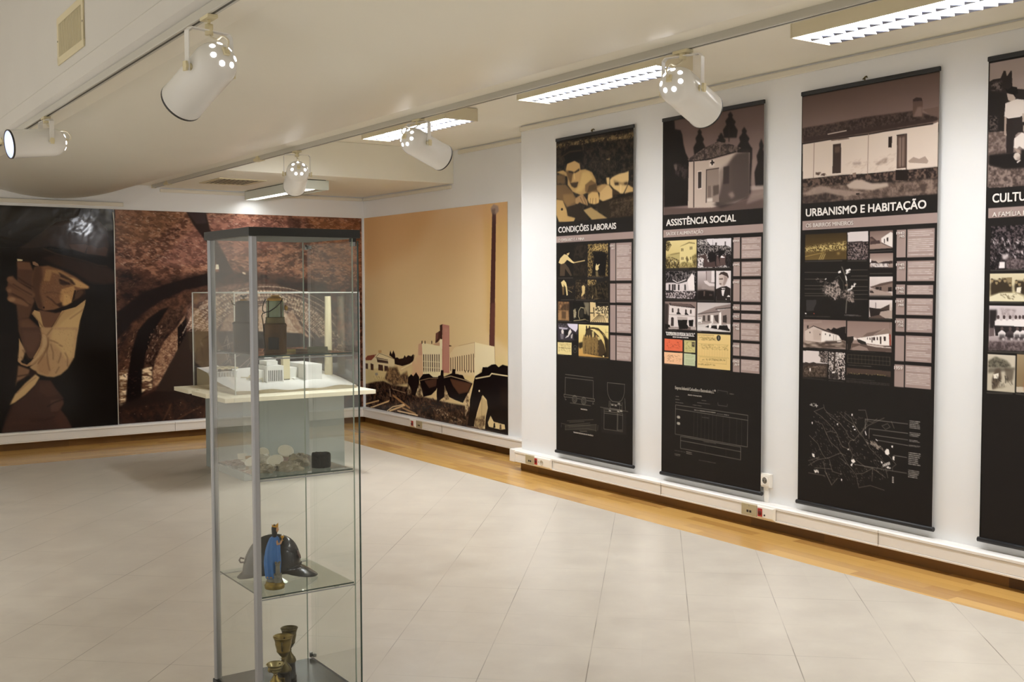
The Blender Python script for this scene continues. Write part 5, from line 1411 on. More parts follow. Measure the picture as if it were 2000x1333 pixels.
p 4a3c36 0.949 1 536,1194 607,1164 610,1193
p c8b8b0 0.472 1 597,1160 610,1159 611,1197 599,1197
l 3a302c 2.96 0.741 1 512,1158 513,1188
p 5a4a44 1.93 1 473,1233 536,1221 576,1239 473,1240
l 5c564c 3.18 0.794 0.8 34,991 282,995
l 5c564c 3.21 0.802 0.8 34,1029 187,1031
l 5c564c 3.19 0.799 0.8 35,1066 232,1067
l 5c564c 3.2 0.799 0.8 35,1085 232,1086
l 5c564c 3.2 0.8 0.8 36,1110 215,1110
l 5c564c 3.2 0.801 0.8 36,1123 206,1123
l 5c564c 3.02 0.756 0.8 350,982 457,983
l 5c564c 3.02 0.756 0.8 351,1015 457,1015
l 5c564c 3.03 0.757 0.8 343,1035 458,1036
l 5c564c 3.02 0.755 0.8 369,1072 458,1072
l 5c564c 3.03 0.756 0.8 352,1093 459,1092
l 5c564c 3.03 0.756 0.8 353,1114 459,1113
l 5c564c 3.03 0.758 0.8 336,1141 460,1140
l 6a655c 6.93 0.77 0.9 290,965 313,1012 326,1060 326,1129 320,1215
l 4a473f 4.65 0.775 0.8 248,1026 272,1012 300,1047 305,1095 293,1109
l 4a473f 3.89 0.778 0.6 206,1102 327,1102
t 1f1b19 9c8c84 9.33 2.6 1 6.22027 0.85 153,1088 223,1074 266,1026 271,1088 293,1102 327,1088 361,1101 370,1156 293,1129 233,1144 180,1116
s b8a8a0 120 9.41 5.49 50 0.7 170,1074 266,1033 284,1102 250,1144 180,1109
s a89890 50 9.19 5.36 40 0.7 318,1088 369,1101 370,1156 328,1150
s 8a7c74 40 7.91 4.75 0 0.6 107,1018 205,1046 257,1039 162,1102
p efe8e4 0 1 265,990 282,984 284,995 267,999
p efe8e4 0 1 313,1014 319,1012 326,1038 319,1040
p efe8e4 0 1 175,1031 185,1025 187,1029 177,1035
s efe8e4 22 10.7 5.37 -30 0.9 320,978 342,977 340,999 321,1000
s efe8e4 16 12.2 6.11 -45 0.9 331,1088 377,1054 394,1057 344,1091
p 8a7466 0.5 1 313,1060 330,1058 330,1069 314,1070
p 3a3735 0.524 0.9 47,1147 118,1146 118,1166 101,1195 101,1207 48,1210
x d8d0ca 2 0.9 312,1224 420,1224 420,1231 312,1231
x 8a8278 1 0.7 40,1236 213,1236 213,1241 40,1241
p efe8e4 0 1 39,1220 48,1220 49,1226 39,1226
p c05a40 0 1 99,1221 105,1221 105,1225 99,1225
l 5a564e 3.97 0.793 0.7 35,930 290,931
l 5a564e 3.79 0.758 0.7 328,933 449,934
l 5a564e 3.67 0.734 0.7 471,886 609,884
l 5a564e 3.67 0.735 0.7 474,1003 612,1003
l 5a564e 3.68 0.736 0.7 471,1125 606,1126
l 5a564e 3.68 0.737 0.7 473,1244 608,1244
p a08c86 0 1 636,778 690,778 690,921 636,921
p a08c86 0 1 700,778 856,778 856,922 700,922
x e6dcd6 13 0.8 708,787 848,787 848,914 708,914
p a08c86 0 1 639,941 693,941 693,1044 639,1044
p a08c86 0 1 703,941 859,941 859,1043 703,1043
x e6dcd6 10 0.8 711,947 851,947 851,1037 711,1037
p a08c86 0 1 637,1062 690,1062 690,1112 637,1112
p a08c86 0 1 701,1064 854,1064 854,1112 701,1112
x e6dcd6 5 0.8 709,1067 847,1067 847,1109 709,1109
p a08c86 0 1 638,1132 689,1132 689,1218 638,1218
p a08c86 0 1 701,1132 854,1132 854,1217 701,1217
x e6dcd6 9 0.8 708,1137 847,1137 847,1212 708,1212
p a08c86 0 1 637,1237 690,1237 690,1306 637,1306
p a08c86 0 1 701,1236 852,1236 852,1306 701,1306
x e6dcd6 8 0.8 709,1240 844,1240 844,1302 709,1302
p a08c86 0 1 636,1326 691,1326 691,1458 636,1458
p a08c86 0 1 699,1324 851,1324 851,1457 699,1457
x e6dcd6 13 0.8 707,1332 844,1332 844,1449 707,1449
p a08c86 0 1 634,1477 692,1477 692,1593 634,1593
p a08c86 0 1 700,1476 850,1476 850,1592 700,1592
x e6dcd6 12 0.8 707,1483 842,1483 842,1585 707,1585
g 8a746c b09c92 9a867c 29,1257 322,1257 322,1413 29,1413
l b8a69c 5.13 2.93 0.6 33,1279 156,1268
p c9b8ae 0.706 1 39,1323 99,1292 177,1318 288,1340 289,1368 190,1375 158,1383 42,1376
p 3a2e2a 0.707 1 37,1321 66,1307 99,1290 177,1310 272,1334 280,1340 177,1318 101,1295
p e9dfd8 0.7 1 157,1324 165,1319 280,1343 285,1369 190,1372 155,1380
p b09c90 3.32 0.6 95,1314 136,1310 155,1325 153,1370 102,1372
p 2a221f 0.72 1 54,1291 66,1291 65,1306 55,1308
p 221c1a 1.15 1 185,1309 204,1302 221,1311 240,1297 260,1303 291,1293 320,1289 322,1367 296,1365 272,1337
p 2a221f 0.239 1 72,1326 78,1325 78,1334 72,1335
p 2a221f 0.236 1 144,1335 149,1334 150,1341 144,1342
p 3a2e2a 0.234 1 181,1331 187,1331 187,1340 181,1341
p 2a221f 0.233 1 212,1335 219,1335 219,1346 212,1347
l 4a3c36 2.14 0.356 1 241,1339 241,1367
l 4a3c36 2.13 0.355 1 257,1341 257,1366
t 54463e a8968a 14.5 1.5 3 1.44565 1 30,1378 158,1383 320,1367 321,1407 28,1417
p 3a302b 2.32 0.8 186,1374 296,1368 289,1381 210,1391 178,1385
p e0d6cf 0.69 1 265,1372 293,1369 293,1375 265,1376
g 8a746c 9a857c 8a766e 331,1258 614,1258 614,1415 331,1415
p 8a766c 0.656 1 434,1338 505,1314 588,1290 614,1320 599,1317 508,1329 430,1341
p 6a5850 0.879 0.8 434,1338 460,1319 504,1311 574,1294 508,1329
l c0aea4 2.68 0.671 0.8 505,1328 570,1294
p ece2dc 0.66 1 396,1350 453,1341 596,1316 602,1381 553,1381 453,1374 416,1364
p e0d4cc 0.675 1 373,1346 396,1349 393,1360 376,1360
l 6a5850 2.02 0.675 1 423,1343 598,1316
p 3a2a26 0.441 1 476,1343 482,1343 483,1355 476,1355
p 3a2a26 0.44 1 489,1341 495,1341 495,1368 490,1368
p 3a2a26 0.439 1 499,1340 511,1339 512,1356 499,1356
p 3a2a26 0.437 1 521,1338 529,1338 530,1355 522,1356
p 3a2a26 0.435 1 541,1336 551,1336 552,1375 542,1375
p 3a2a26 0.433 1 565,1334 578,1334 578,1357 566,1358
p 3a2a26 0.443 1 460,1343 465,1343 465,1355 460,1355
p 8a3a2a 0.43 1 599,1320 609,1323 610,1382 601,1381
p 2a2421 1.81 1 331,1345 373,1340 374,1359 359,1391 355,1413 332,1417
p 2a2421 1.12 1 396,1355 416,1357 453,1368 457,1382 427,1382 401,1370
p 5e4d46 1.32 1 359,1378 461,1382 561,1390 614,1386 615,1414 359,1416
p 9a867c 1.34 0.8 363,1403 412,1388 461,1399 473,1414 363,1415
p c9bab0 0.872 1 461,1380 561,1387 612,1389 612,1394 524,1393 461,1385
p 3a302b 0.863 1 561,1387 614,1380 614,1386 568,1390
l 4a3c36 1.32 0.331 1 602,1260 603,1293
p d6cac7 0 1 29,1434 203,1432 202,1499 29,1504
t 211b19 8a7c76 4.35 2.8 1 1.44946 0.95 142,1433 203,1433 202,1496 147,1493 155,1470 139,1458
p 3a302c 0.954 1 29,1506 49,1498 74,1503 102,1495 139,1504 202,1499 197,1575 29,1584
t 33291f 6a5a50 8.79 1.5 1 3.66374 0.8 32,1522 196,1506 195,1573 30,1582
p e6dcd6 0.479 1 76,1532 84,1530 85,1548 76,1549
l 9a8478 3.66 1.47 0.7 91,1526 131,1519
l b09c90 3.32 2.22 0.7 37,1551 111,1548
t 241d1b cfc2bc 4.62 2.2 1 0 1 210,1433 319,1433 319,1581 210,1581
p 3a302c 0.927 1 243,1440 253,1438 256,1534 238,1539 242,1488
p e9e0da 2.76 0.6 254,1436 298,1434 294,1463 259,1471
p 2a2421 2.32 0.85 211,1540 244,1535 276,1552 281,1580 211,1583
p ece4de 0.464 1 233,1542 252,1538 252,1547 233,1550
p 1c1614 0.689 1 287,1523 295,1519 297,1576 290,1577
l d0c0b6 3.18 1.41 0.7 277,1577 276,1530 285,1517 299,1519 305,1531 305,1579
l 6e6652 1.71 0.342 0.85 337,1441 605,1442 606,1485 337,1485 337,1441
l 6e6652 1.7 0.34 0.85 337,1462 606,1464
l 6e6652 1.4 0.35 0.8 337,1441 337,1485
l 6e6652 1.39 0.348 0.8 360,1441 361,1485
l 6e6652 1.39 0.347 0.8 383,1441 384,1485
l 6e6652 1.38 0.345 0.8 406,1441 406,1485
l 6e6652 1.37 0.344 0.8 428,1441 429,1485
l 6e6652 1.37 0.342 0.8 451,1441 452,1485
l 6e6652 1.36 0.34 0.8 473,1442 474,1485
l 6e6652 1.36 0.339 0.8 496,1442 497,1485
l 6e6652 1.35 0.337 0.8 518,1442 519,1485
l 6e6652 1.34 0.336 0.8 540,1442 541,1485
l 6e6652 1.34 0.334 0.8 562,1442 563,1485
l 6e6652 1.33 0.333 0.8 584,1442 585,1484
l 6e6652 1.32 0.331 0.8 605,1442 606,1484
x 8a8474 1 0.8 340,1495 489,1495 489,1500 340,1500
p 4a3b33 0 1 331,1513 612,1515 611,1546 575,1543 607,1539 338,1542 335,1553 331,1552
s b8a868 30 2.73 2.73 0 0.9 336,1541 604,1536 604,1541 337,1546
x 6a665c 1 0.75 331,1570 513,1570 513,1575 331,1575
x 6a665c 3 0.75 330,1579 604,1579 604,1593 330,1593
x 6a665c 2 0.75 29,1587 193,1587 193,1593 29,1593
x 6a665c 2 0.75 211,1588 320,1588 320,1595 211,1595
x 6a665c 1 0.75 31,1418 282,1418 282,1422 31,1422
x 6a665c 1 0.75 332,1420 514,1420 514,1424 332,1424
l 6e665c 3.59 0.717 0.75 112,1774 161,1796 219,1835 267,1875 291,1923 308,1947 347,1958
l 6e665c 3.65 0.731 0.75 112,1774 177,1746
l 6e665c 3.56 0.712 0.75 177,1730 185,1755 226,1790 290,1822 329,1856 353,1891 384,1907
l 6e665c 3.44 0.688 0.75 289,1765 336,1799 383,1819 414,1854 445,1881 491,1938 529,1965 581,2001 604,2078
l 6e665c 3.49 0.698 0.75 320,1759 367,1789 398,1836 430,1871
l 6e665c 3.43 0.686 0.75 384,1907 429,1858 474,1816 576,1764
l 6e665c 3.51 0.701 0.75 347,1958 362,1966 350,1929 361,1909 388,1903
l 6e665c 3.6 0.719 0.75 117,1826 170,1840 195,1883 228,1933 276,1963 308,1991 348,2043
l 6e665c 3.6 0.72 0.75 195,1883 227,1873 267,1878
l 6e665c 3.66 0.732 0.75 81,1914 140,1953 173,2007 198,2030
l 6e665c 3.62 0.724 0.75 76,2084 141,2043 222,2021 293,1987 332,1995
l 6e665c 3.69 0.738 0.75 75,2058 149,2030
l 6e665c 3.62 0.723 0.75 182,2051 195,2101 240,2172 279,2128
l 6e665c 3.59 0.718 0.75 222,2033 243,2095 302,2103
l 6e665c 3.64 0.729 0.75 126,2091 239,2083
l 6e665c 3.68 0.736 0.75 77,2127 191,2127
l 6e665c 3.5 0.7 0.75 348,2043 380,2071 403,2093 419,2153
l 6e665c 3.43 0.685 0.75 403,2086 448,2077 508,2041 589,2080
l 6e665c 3.41 0.683 0.75 508,2041 505,2110
l 6e665c 3.5 0.701 0.75 362,1959 378,1989 371,2028
l 6e665c 3.44 0.688 0.75 412,1738 457,1734 473,1786 430,1871
l 6e665c 3.35 0.669 0.75 498,1913 550,1925 602,1956 653,2001 632,2019 632,2037
l 6e665c 3.45 0.689 0.75 402,2011 463,2041 508,2041
l 6e665c 3.54 0.708 0.75 301,2017 348,2046
l 6e665c 3.4 0.681 0.75 458,1787 503,1795 532,1774
l 6e665c 3.34 0.669 0.75 562,1808 598,1792 613,1809 585,1824 562,1808
l 6e665c 3.31 0.662 0.75 620,1778 638,1812
l 6e665c 3.42 0.685 0.75 420,2159 495,2136 583,2148
l 6e665c 3.62 0.725 0.75 240,2172 191,2102
s a89c92 330 4.91 4.21 30 0.45 112,1781 335,1748 427,1759 474,1816 505,1912 617,1997 597,2085 419,2153 240,2146 84,2103 90,1920
s 7a7068 130 18.3 2.81 40 0.45 112,1781 335,1748 427,1759 474,1816 505,1912 617,1997 597,2085 419,2153 240,2146 84,2103 90,1920
s 9a8e84 60 10.9 4.76 40 0.8 460,1892 520,1898 579,1928 550,1938 476,1915
p f0eae6 0.446 1 458,1843 467,1867 463,1870 456,1852
p f0eae6 0.435 1 583,1940 594,1926 607,1928 612,1949 602,1959 587,1955
p f0eae6 0.431 1 632,1961 643,1960 642,1982 632,1977
p f0eae6 0.438 1 559,1995 570,2000 568,2009 560,2005
p f0eae6 0.48 1 100,2013 116,2014 120,2033 104,2030
p f0eae6 0.455 1 367,2016 386,2007 396,2021 383,2031 371,2024
p f0eae6 0.456 1 367,2037 380,2031 375,2047 365,2046
p f0eae6 0.463 1 270,1827 280,1823 276,1833 269,1833
p f0eae6 0.44 1 526,1882 538,1889 535,1892 524,1885
p f0eae6 0.457 1 343,1959 354,1954 353,1961 345,1963
p f0eae6 0.454 1 366,1764 374,1761 374,1773 368,1774
p f0eae6 0.48 1 95,1836 102,1834 103,1845 97,1847
p f0eae6 0.432 1 622,1906 633,1904 631,1916 625,1915
p f0eae6 0.463 1 303,2128 311,2129 309,2138 303,2138
p f0eae6 0.454 1 374,1829 383,1829 383,1833 375,1834
p f0eae6 0.453 1 383,1844 397,1842 395,1848 383,1850
p f0eae6 0 1 570,2012 573,2010 578,2024 574,2025
p f0eae6 0 1 576,2009 580,2007 585,2020 581,2022
p f0eae6 0 1 583,2006 586,2004 591,2018 587,2019
p f0eae6 0 1 589,2003 593,2001 598,2014 594,2016
p f0eae6 0 1 596,2000 599,1998 604,2012 600,2013
p f0eae6 0 1 602,1997 606,1996 611,2009 607,2011
p f0eae6 0 1 609,1994 612,1992 617,2006 613,2008
s f0eae6 14 8.83 5.89 50 0.9 122,2104 146,2104 146,2115 122,2116
s f0eae6 8 6.68 5.34 0 0.9 599,2020 617,2018 617,2026 599,2028
l 9a948c 2.7 0.674 0.8 459,1836 457,1782 719,1781
l 9a948c 2.69 0.672 0.8 482,1884 483,1831 720,1830
l 9a948c 2.66 0.665 0.8 508,1862 721,1864
l 9a948c 2.65 0.664 0.8 534,1887 722,1893
l 9a948c 2.63 0.658 0.8 638,1955 716,1956
l 9a948c 2.69 0.672 0.8 391,2036 625,2038 717,2038
x c8c2bc 5 0.85 731,1759 790,1759 790,1803 731,1803
x c8c2bc 3 0.85 732,1821 794,1821 794,1844 732,1844
x c8c2bc 2 0.85 731,1860 790,1860 790,1872 731,1872
x c8c2bc 2 0.85 728,1887 794,1887 794,1896 728,1896
x c8c2bc 7 0.85 728,1924 796,1924 796,1992 728,1992
x c8c2bc 5 0.85 728,2016 790,2016 790,2059 728,2059
x c8c2bc 4 0.85 632,2067 639,2067 639,2102 632,2102
l c8c2bc 4.41 0.735 1 83,1739 136,1739
l c8c2bc 4.43 0.738 1 91,1732 95,1743
l c8c2bc 4.4 0.733 1 124,1731 128,1747
p 8a847c 0.478 0.8 120,1736 120,1740 117,1744 113,1746 108,1748 102,1747 98,1745 95,1742 94,1738 95,1734 98,1731 102,1728 107,1727 112,1727 117,1729 119,1732
p 1f1b19 0.478 1 116,1737 115,1739 113,1741 111,1743 107,1744 104,1743 102,1742 100,1740 99,1738 100,1735 101,1733 104,1732 107,1731 110,1731 113,1732 115,1734
'''),
'culture': (870, 2300, '''
p 1f1b19 0 1 -11,-12 1024,-157 1121,3200 19,3658
g a0908a 8a7a74 6a5a54 6,10 484,10 484,596 6,596
p 2a2321 1.58 1 3,97 23,89 62,89 77,56 87,58 94,85 112,62 118,63 123,145 191,161 424,141 430,386 7,336
t 241e1c 7a6c66 8.72 2.2 1 3.73598 0.8 17,105 68,102 69,149 18,141
p 241e1c 2.43 1 3,139 89,163 89,340 7,333
t 1f1a18 6a5c56 7.5 2 1 2.50018 0.8 10,253 53,270 51,332 12,327
t 5c4d47 8a7870 13.7 1.5 1 1.24483 1 7,336 92,340 95,446 9,449
t 4a3d38 8a7870 14.2 1.5 1 1.76918 1 10,491 199,526 545,542 547,618 12,601
p 1c1715 2.34 1 9,443 94,443 151,446 198,480 489,509 490,536 199,521 96,520 10,491
p 1c1715 1.19 1 82,139 101,148 120,136 145,143 152,173 127,181 102,165
p b8a79c 1.19 1 95,164 127,175 140,194 128,210 103,198
p ddd2cb 1.19 1 90,210 121,203 146,198 180,206 190,236 182,275 160,284 105,283 85,271
p 2a2220 1.19 1 94,284 173,283 171,344 143,364 135,421 133,450 98,444
p a89488 1.2 1 86,272 97,276 95,334 99,364 86,357
p b8a79c 1.17 1 173,268 185,270 183,310 176,309
p ddd2cb 1.18 1 137,380 174,356 196,370 236,363 243,433 197,445 163,418 151,429 135,421
p b09c90 1.17 1 180,321 217,320 218,366 193,366 180,350
p 1c1715 1.17 1 176,309 204,304 223,321 217,332 183,328
p a08c80 1.18 1 135,421 176,443 197,451 198,463 151,446
p c8bab0 1.58 1 170,467 169,473 166,479 160,482 153,483 147,481 141,476 137,470 135,463 137,457 140,451 146,448 153,447 159,449 165,454 169,460
p 8a7a72 2.36 0.6 173,477 172,481 169,485 166,486 162,487 157,486 154,483 151,479 150,475 151,471 153,468 157,466 161,466 165,467 169,470 172,473
l d8ccc4 6.06 1.82 1 155,492 168,484
p 1f1a18 2.31 1 170,436 315,440 317,532 171,512
p ddd2cb 2.32 1 193,231 263,229 265,321 194,312
p 1f1b19 0 1 10,602 492,608 494,697 12,700
p a08c86 0 1 13,698 494,698 494,745 13,745
p 1f1b19 0 1 7,746 495,741 559,3434 19,3658
t 171314 5c5052 9.07 2 1 0 1 28,785 484,785 484,993 28,993
s d8cccd 60 10.7 6.04 60 0.7 32,840 206,859 207,929 34,958
s 171314 60 26.9 9.4 80 0.7 32,859 206,878 209,987 42,985
p e6dcdc 1.32 1 76,956 102,956 102,985 74,986
p e0d4d4 2.19 0.8 87,920 122,918 119,943 91,943
t 4a3e3f 8a7a7a 7.99 1.5 1 2.66348 0.8 112,934 208,949 209,987 109,989
g d8ccae cabd98 cabd98 29,1011 488,1011 488,1143 29,1143
p 8a7a5c 1.31 1 89,1031 141,1028 141,1070 93,1064
p 3a3024 2.21 1 31,1064 43,1037 65,1044 82,1037 107,1038 121,1057 142,1070 143,1099 87,1100 34,1116
p 3a3024 2.15 1 152,1070 162,1044 196,1045 230,1038 232,1122 156,1096
p a08c68 1.34 0.9 47,1044 46,1047 45,1050 43,1052 40,1053 37,1052 35,1050 33,1047 32,1044 33,1040 34,1037 37,1035 39,1035 42,1035 45,1037 46,1040
p 2a2218 0.893 0.8 31,1038 39,1032 48,1039 40,1040
p a08c68 1.33 0.9 70,1054 70,1057 68,1060 66,1062 63,1063 61,1062 58,1060 57,1057 56,1054 57,1050 58,1047 60,1045 63,1045 66,1045 68,1047 70,1050
p 2a2218 0.888 0.8 55,1048 63,1042 72,1049 63,1050
p a08c68 1.33 0.9 86,1043 85,1046 84,1049 82,1051 79,1052 76,1051 74,1049 72,1046 72,1043 72,1039 74,1036 76,1034 78,1034 81,1034 84,1036 85,1039
p 2a2218 0.884 0.8 70,1037 78,1031 87,1038 79,1039
p a08c68 1.32 0.9 112,1044 112,1048 110,1051 108,1053 106,1053 103,1053 101,1051 99,1048 98,1044 99,1041 100,1038 103,1036 105,1035 108,1036 110,1038 112,1041
p 2a2218 0.878 0.8 97,1039 105,1032 114,1039 105,1040
p a08c68 1.31 0.9 138,1064 138,1067 137,1070 134,1072 132,1073 129,1072 127,1070 125,1067 125,1064 125,1060 127,1057 129,1055 131,1055 134,1055 136,1057 138,1060
p 2a2218 0.873 0.8 123,1059 131,1052 140,1059 131,1060
p a08c68 1.3 0.9 169,1051 169,1054 167,1057 165,1059 163,1060 160,1059 158,1057 156,1054 155,1051 156,1047 157,1044 160,1043 162,1042 165,1043 167,1045 169,1047
p 2a2218 0.866 0.8 154,1046 162,1039 170,1046 162,1047
p a08c68 1.29 0.9 184,1061 184,1064 183,1067 180,1069 178,1070 175,1069 173,1067 171,1064 171,1061 171,1057 173,1054 175,1052 177,1052 180,1052 182,1054 184,1057
p 2a2218 0.863 0.8 169,1055 177,1049 186,1055 178,1057
p a08c68 1.29 0.9 210,1045 209,1048 208,1051 206,1053 203,1054 201,1053 198,1051 197,1048 196,1045 197,1041 198,1038 200,1036 203,1036 206,1036 208,1038 209,1041
p 2a2218 0.857 0.8 195,1039 203,1033 211,1040 203,1041
p e2d8ba 1.75 1 29,1123 80,1103 163,1103 198,1122 205,1140 29,1142
s 6a5c40 30 8.09 4.72 30 0.6 80,1103 163,1106 150,1135 94,1123
p e6dcc6 1.3 1 166,1077 187,1074 184,1103 163,1099
g cfc4c6 bfb2b4 8a7a7a 28,1163 492,1163 492,1372 28,1372
p 2a2425 2.23 1 28,1183 67,1182 68,1215 55,1275 30,1275
t 8a7c7c c0b2b4 10.8 1.5 1 5.39579 0.7 81,1175 165,1180 152,1219 96,1214
p ece4e4 1.33 1 58,1238 75,1225 92,1237 90,1267 60,1265
p 4a3c3c 1.33 1 82,1218 82,1222 80,1225 78,1227 75,1228 73,1227 70,1225 69,1222 68,1218 68,1214 70,1211 72,1209 75,1208 78,1209 80,1211 82,1214
p ece4e4 1.32 1 88,1237 105,1224 122,1237 120,1266 90,1264
p 4a3c3c 1.32 1 112,1217 111,1221 110,1224 108,1226 105,1227 102,1226 100,1224 98,1221 98,1217 98,1214 100,1210 102,1208 104,1208 107,1208 109,1210 111,1213
p ece4e4 1.31 1 118,1237 135,1223 152,1236 150,1265 120,1263
p 4a3c3c 1.31 1 142,1216 141,1220 140,1223 138,1226 135,1226 132,1226 130,1224 128,1221 128,1217 128,1213 130,1210 132,1208 134,1207 137,1208 139,1210 141,1213
p ece4e4 1.3 1 148,1236 164,1222 181,1235 178,1264 149,1262
p 4a3c3c 1.3 1 171,1216 170,1220 169,1223 167,1225 164,1226 161,1225 159,1223 157,1220 157,1216 157,1212 159,1209 161,1207 164,1206 166,1207 168,1209 170,1212
p ece4e4 1.3 1 167,1235 183,1222 200,1234 198,1264 169,1261
p 4a3c3c 1.3 1 190,1215 189,1219 188,1222 186,1224 183,1225 180,1225 178,1222 177,1219 176,1216 177,1212 178,1209 180,1207 183,1206 185,1207 188,1209 189,1212
p ece4e4 1.29 1 184,1235 200,1222 217,1234 215,1263 186,1261
p 4a3c3c 1.29 1 207,1215 206,1219 205,1222 203,1224 200,1225 198,1224 195,1222 194,1219 193,1215 194,1212 195,1208 197,1206 200,1205 202,1206 205,1208 206,1211
p 2a2425 1.75 1 55,1258 235,1259 236,1314 63,1307
p e6dedf 1.33 1 76,1294 95,1277 115,1292 110,1315 78,1313
p 5a4a4a 1.33 1 102,1272 102,1275 100,1278 98,1280 95,1281 93,1281 90,1279 89,1276 88,1272 89,1269 90,1266 92,1264 95,1263 98,1263 100,1265 102,1268
p 241e1f 2.21 0.7 82,1300 110,1299 112,1325 81,1327
p d0c4c4 1.33 0.8 110,1322 109,1325 108,1327 106,1328 103,1329 101,1328 99,1327 97,1325 97,1323 97,1320 99,1318 101,1316 103,1316 106,1316 108,1317 109,1320
p 4a4042 1.31 1 117,1292 137,1275 156,1291 151,1314 119,1312
p 5a4a4a 1.31 1 143,1270 143,1274 142,1277 139,1279 137,1280 134,1279 132,1277 130,1274 130,1271 130,1267 131,1264 134,1262 136,1262 139,1262 141,1264 143,1267
p 241e1f 2.19 0.7 123,1299 151,1298 153,1324 122,1325
p d0c4c4 1.31 0.8 151,1320 150,1323 149,1325 147,1327 145,1327 142,1327 140,1325 139,1323 138,1321 139,1318 140,1316 142,1315 144,1314 147,1315 149,1316 150,1318
p e6dedf 1.3 1 154,1291 172,1274 192,1290 187,1312 155,1310
p 5a4a4a 1.3 1 179,1269 179,1273 177,1276 175,1278 173,1279 170,1278 168,1276 166,1273 166,1270 166,1266 167,1263 170,1261 172,1260 175,1261 177,1263 179,1266
p 241e1f 2.17 0.7 159,1297 187,1296 189,1322 158,1323
p d0c4c4 1.3 0.8 186,1319 186,1321 185,1324 183,1325 180,1326 178,1325 176,1324 175,1322 174,1319 175,1317 176,1315 178,1313 180,1313 183,1313 185,1314 186,1317
p e6dedf 1.29 1 181,1290 200,1273 219,1289 214,1311 183,1309
p 5a4a4a 1.29 1 207,1268 206,1272 205,1275 202,1277 200,1278 197,1277 195,1275 193,1272 193,1269 193,1265 195,1262 197,1260 200,1260 202,1260 204,1262 206,1265
p 241e1f 2.16 0.7 187,1296 214,1295 216,1321 186,1322
p d0c4c4 1.29 0.8 214,1318 213,1320 212,1322 210,1324 208,1325 205,1324 203,1323 202,1321 201,1318 202,1316 203,1314 205,1312 207,1312 210,1312 212,1313 213,1315
t 4a3e3f 7a6c6c 11.7 1.5 1 3.26093 1 29,1335 494,1322 495,1365 28,1379
p 6a5c5d 1.79 1 30,1272 55,1271 56,1308 31,1312
g cfc5b4 c2b8a4 c2b8a4 26,1397 166,1397 166,1573 26,1573
t 4a463c 7a7464 9.57 1.5 1 2.7346 1 28,1429 65,1407 121,1423 143,1442 143,1455 28,1462
p 3a342c 2.22 0.6 28,1465 164,1453 164,1466 28,1489
p 5a4e42 2.23 1 66,1466 91,1461 99,1510 75,1558 53,1567 49,1520
p ece4d6 1.34 1 56,1493 84,1485 81,1512 60,1513
p 5a5044 2.64 0.8 112,1457 161,1467 155,1513 124,1528
s 2a241e 24 17.8 4.1 70 0.7 45,1507 95,1504 158,1500 158,1526 46,1561
p 8a7e6c 2.22 0.7 82,1548 131,1544 103,1556 68,1560
g a08c6e 8a7658 8a7658 173,1390 497,1390 497,1560 173,1560
p c8bca8 1.67 1 174,1544 498,1522 499,1550 173,1570
p a8603a 2.58 1 215,1431 252,1425 255,1557 211,1561
l 5a564e 4.71 0.673 0.7 32,996 209,993
l 5a564e 4.73 0.676 0.7 31,1148 192,1148
l 5a564e 4.74 0.677 0.7 28,1385 217,1382
l 5a564e 4.8 0.686 0.7 26,1584 153,1578
l 5a564e 4.67 0.668 0.7 173,1577 221,1579
'''),
}
# ------------------------------------------------------------------ the room
XW, XC, YB, YS = 4.848, 5.198, 10.362, 6.942      # right wall, recessed wall, back wall, step of the wall
YF, XL = -3.2, -2.8                               # behind the camera, far left
ZR, ZL, ZV = 2.69, 3.46, 2.40                     # right ceiling, left ceiling, underside of the middle ceiling
XA, XB, YT = 1.235, 3.0, 9.485                    # edges of the middle ceiling, inner edge of the wood border at the back
XT = 4.402                                        # inner edge of the wood border on the right

def struct(name, mb, mats, bevel=0, label=None):
    o = mb.build(name, mats, None, bevel); o['kind'] = 'structure'
    if label: o['label'] = label
    return o
def sbox(name, a, b, mat, bevel=0, label=None):
    m = MB(); m.box(a, b); return struct(name, m, mat, bevel, label)

sbox('floor', (XL, YF, -.12), (XT, YT, 0), M['tiles'], 0, 'pale polished stone floor tiles laid diagonally')
sbox('trim_1', (XT, YF, -.12), (XC+.15, YB+.15, 0), M['oak_y'], 0, 'oak strip border of the floor along the right wall')
sbox('trim_2', (XL, YT, -.12), (XT, YB+.15, 0), M['oak_x'], 0, 'oak strip border of the floor along the back wall')
sbox('wall_right', (XW, YF, 0), (XW+.35, YS, ZL), M['wall'], 0, 'white wall behind the hanging banners')
sbox('wall_recess', (XC, YS, 0), (XC+.2, YB+.2, ZL), M['wall'], 0, 'white recessed wall behind the factory mural')
sbox('wall_back', (XL, YB, 0), (XC, YB+.2, ZL), M['wall'], 0, 'white back wall behind the mine murals')
sbox('wall_left', (XL-.2, YF, 0), (XL, YB+.2, ZL), M['wall'])
sbox('wall_front', (XL-.2, YF-.2, 0), (XW+.35, YF, ZL), M['wall'])
sbox('ceiling_right', (XB, YF, ZR), (XC+.2, YB+.2, ZR+.2), M['ceil'], 0, 'flat cream ceiling that carries the fluorescent lights')
sbox('ceiling_left', (XL-.2, YF-.2, ZL), (XB, YB+.2, ZL+.2), M['ceil'])
sbox('ceiling_soffit', (XB+.002, 8.53, 2.387), (XC-.001, YB-.001, ZR-.001), M['ceil'], .003, 'low flat soffit in the far corner over the architectural model')
m = MB()
xm = (XA+XB)/2; pr = [(XA, ZL-.01), (XA, 2.52), (XA-.014, 2.505), (XA-.014, 2.425), (XA+.02, ZV), (XA+.17, ZV)]
for k in range(1, 24):
    u = XA+.17+(XB-.17-XA-.17)*k/24; d = abs(u-xm)/((XB-XA)/2-.17)
    pr.append((u, ZV-.155*(1-d*d)))
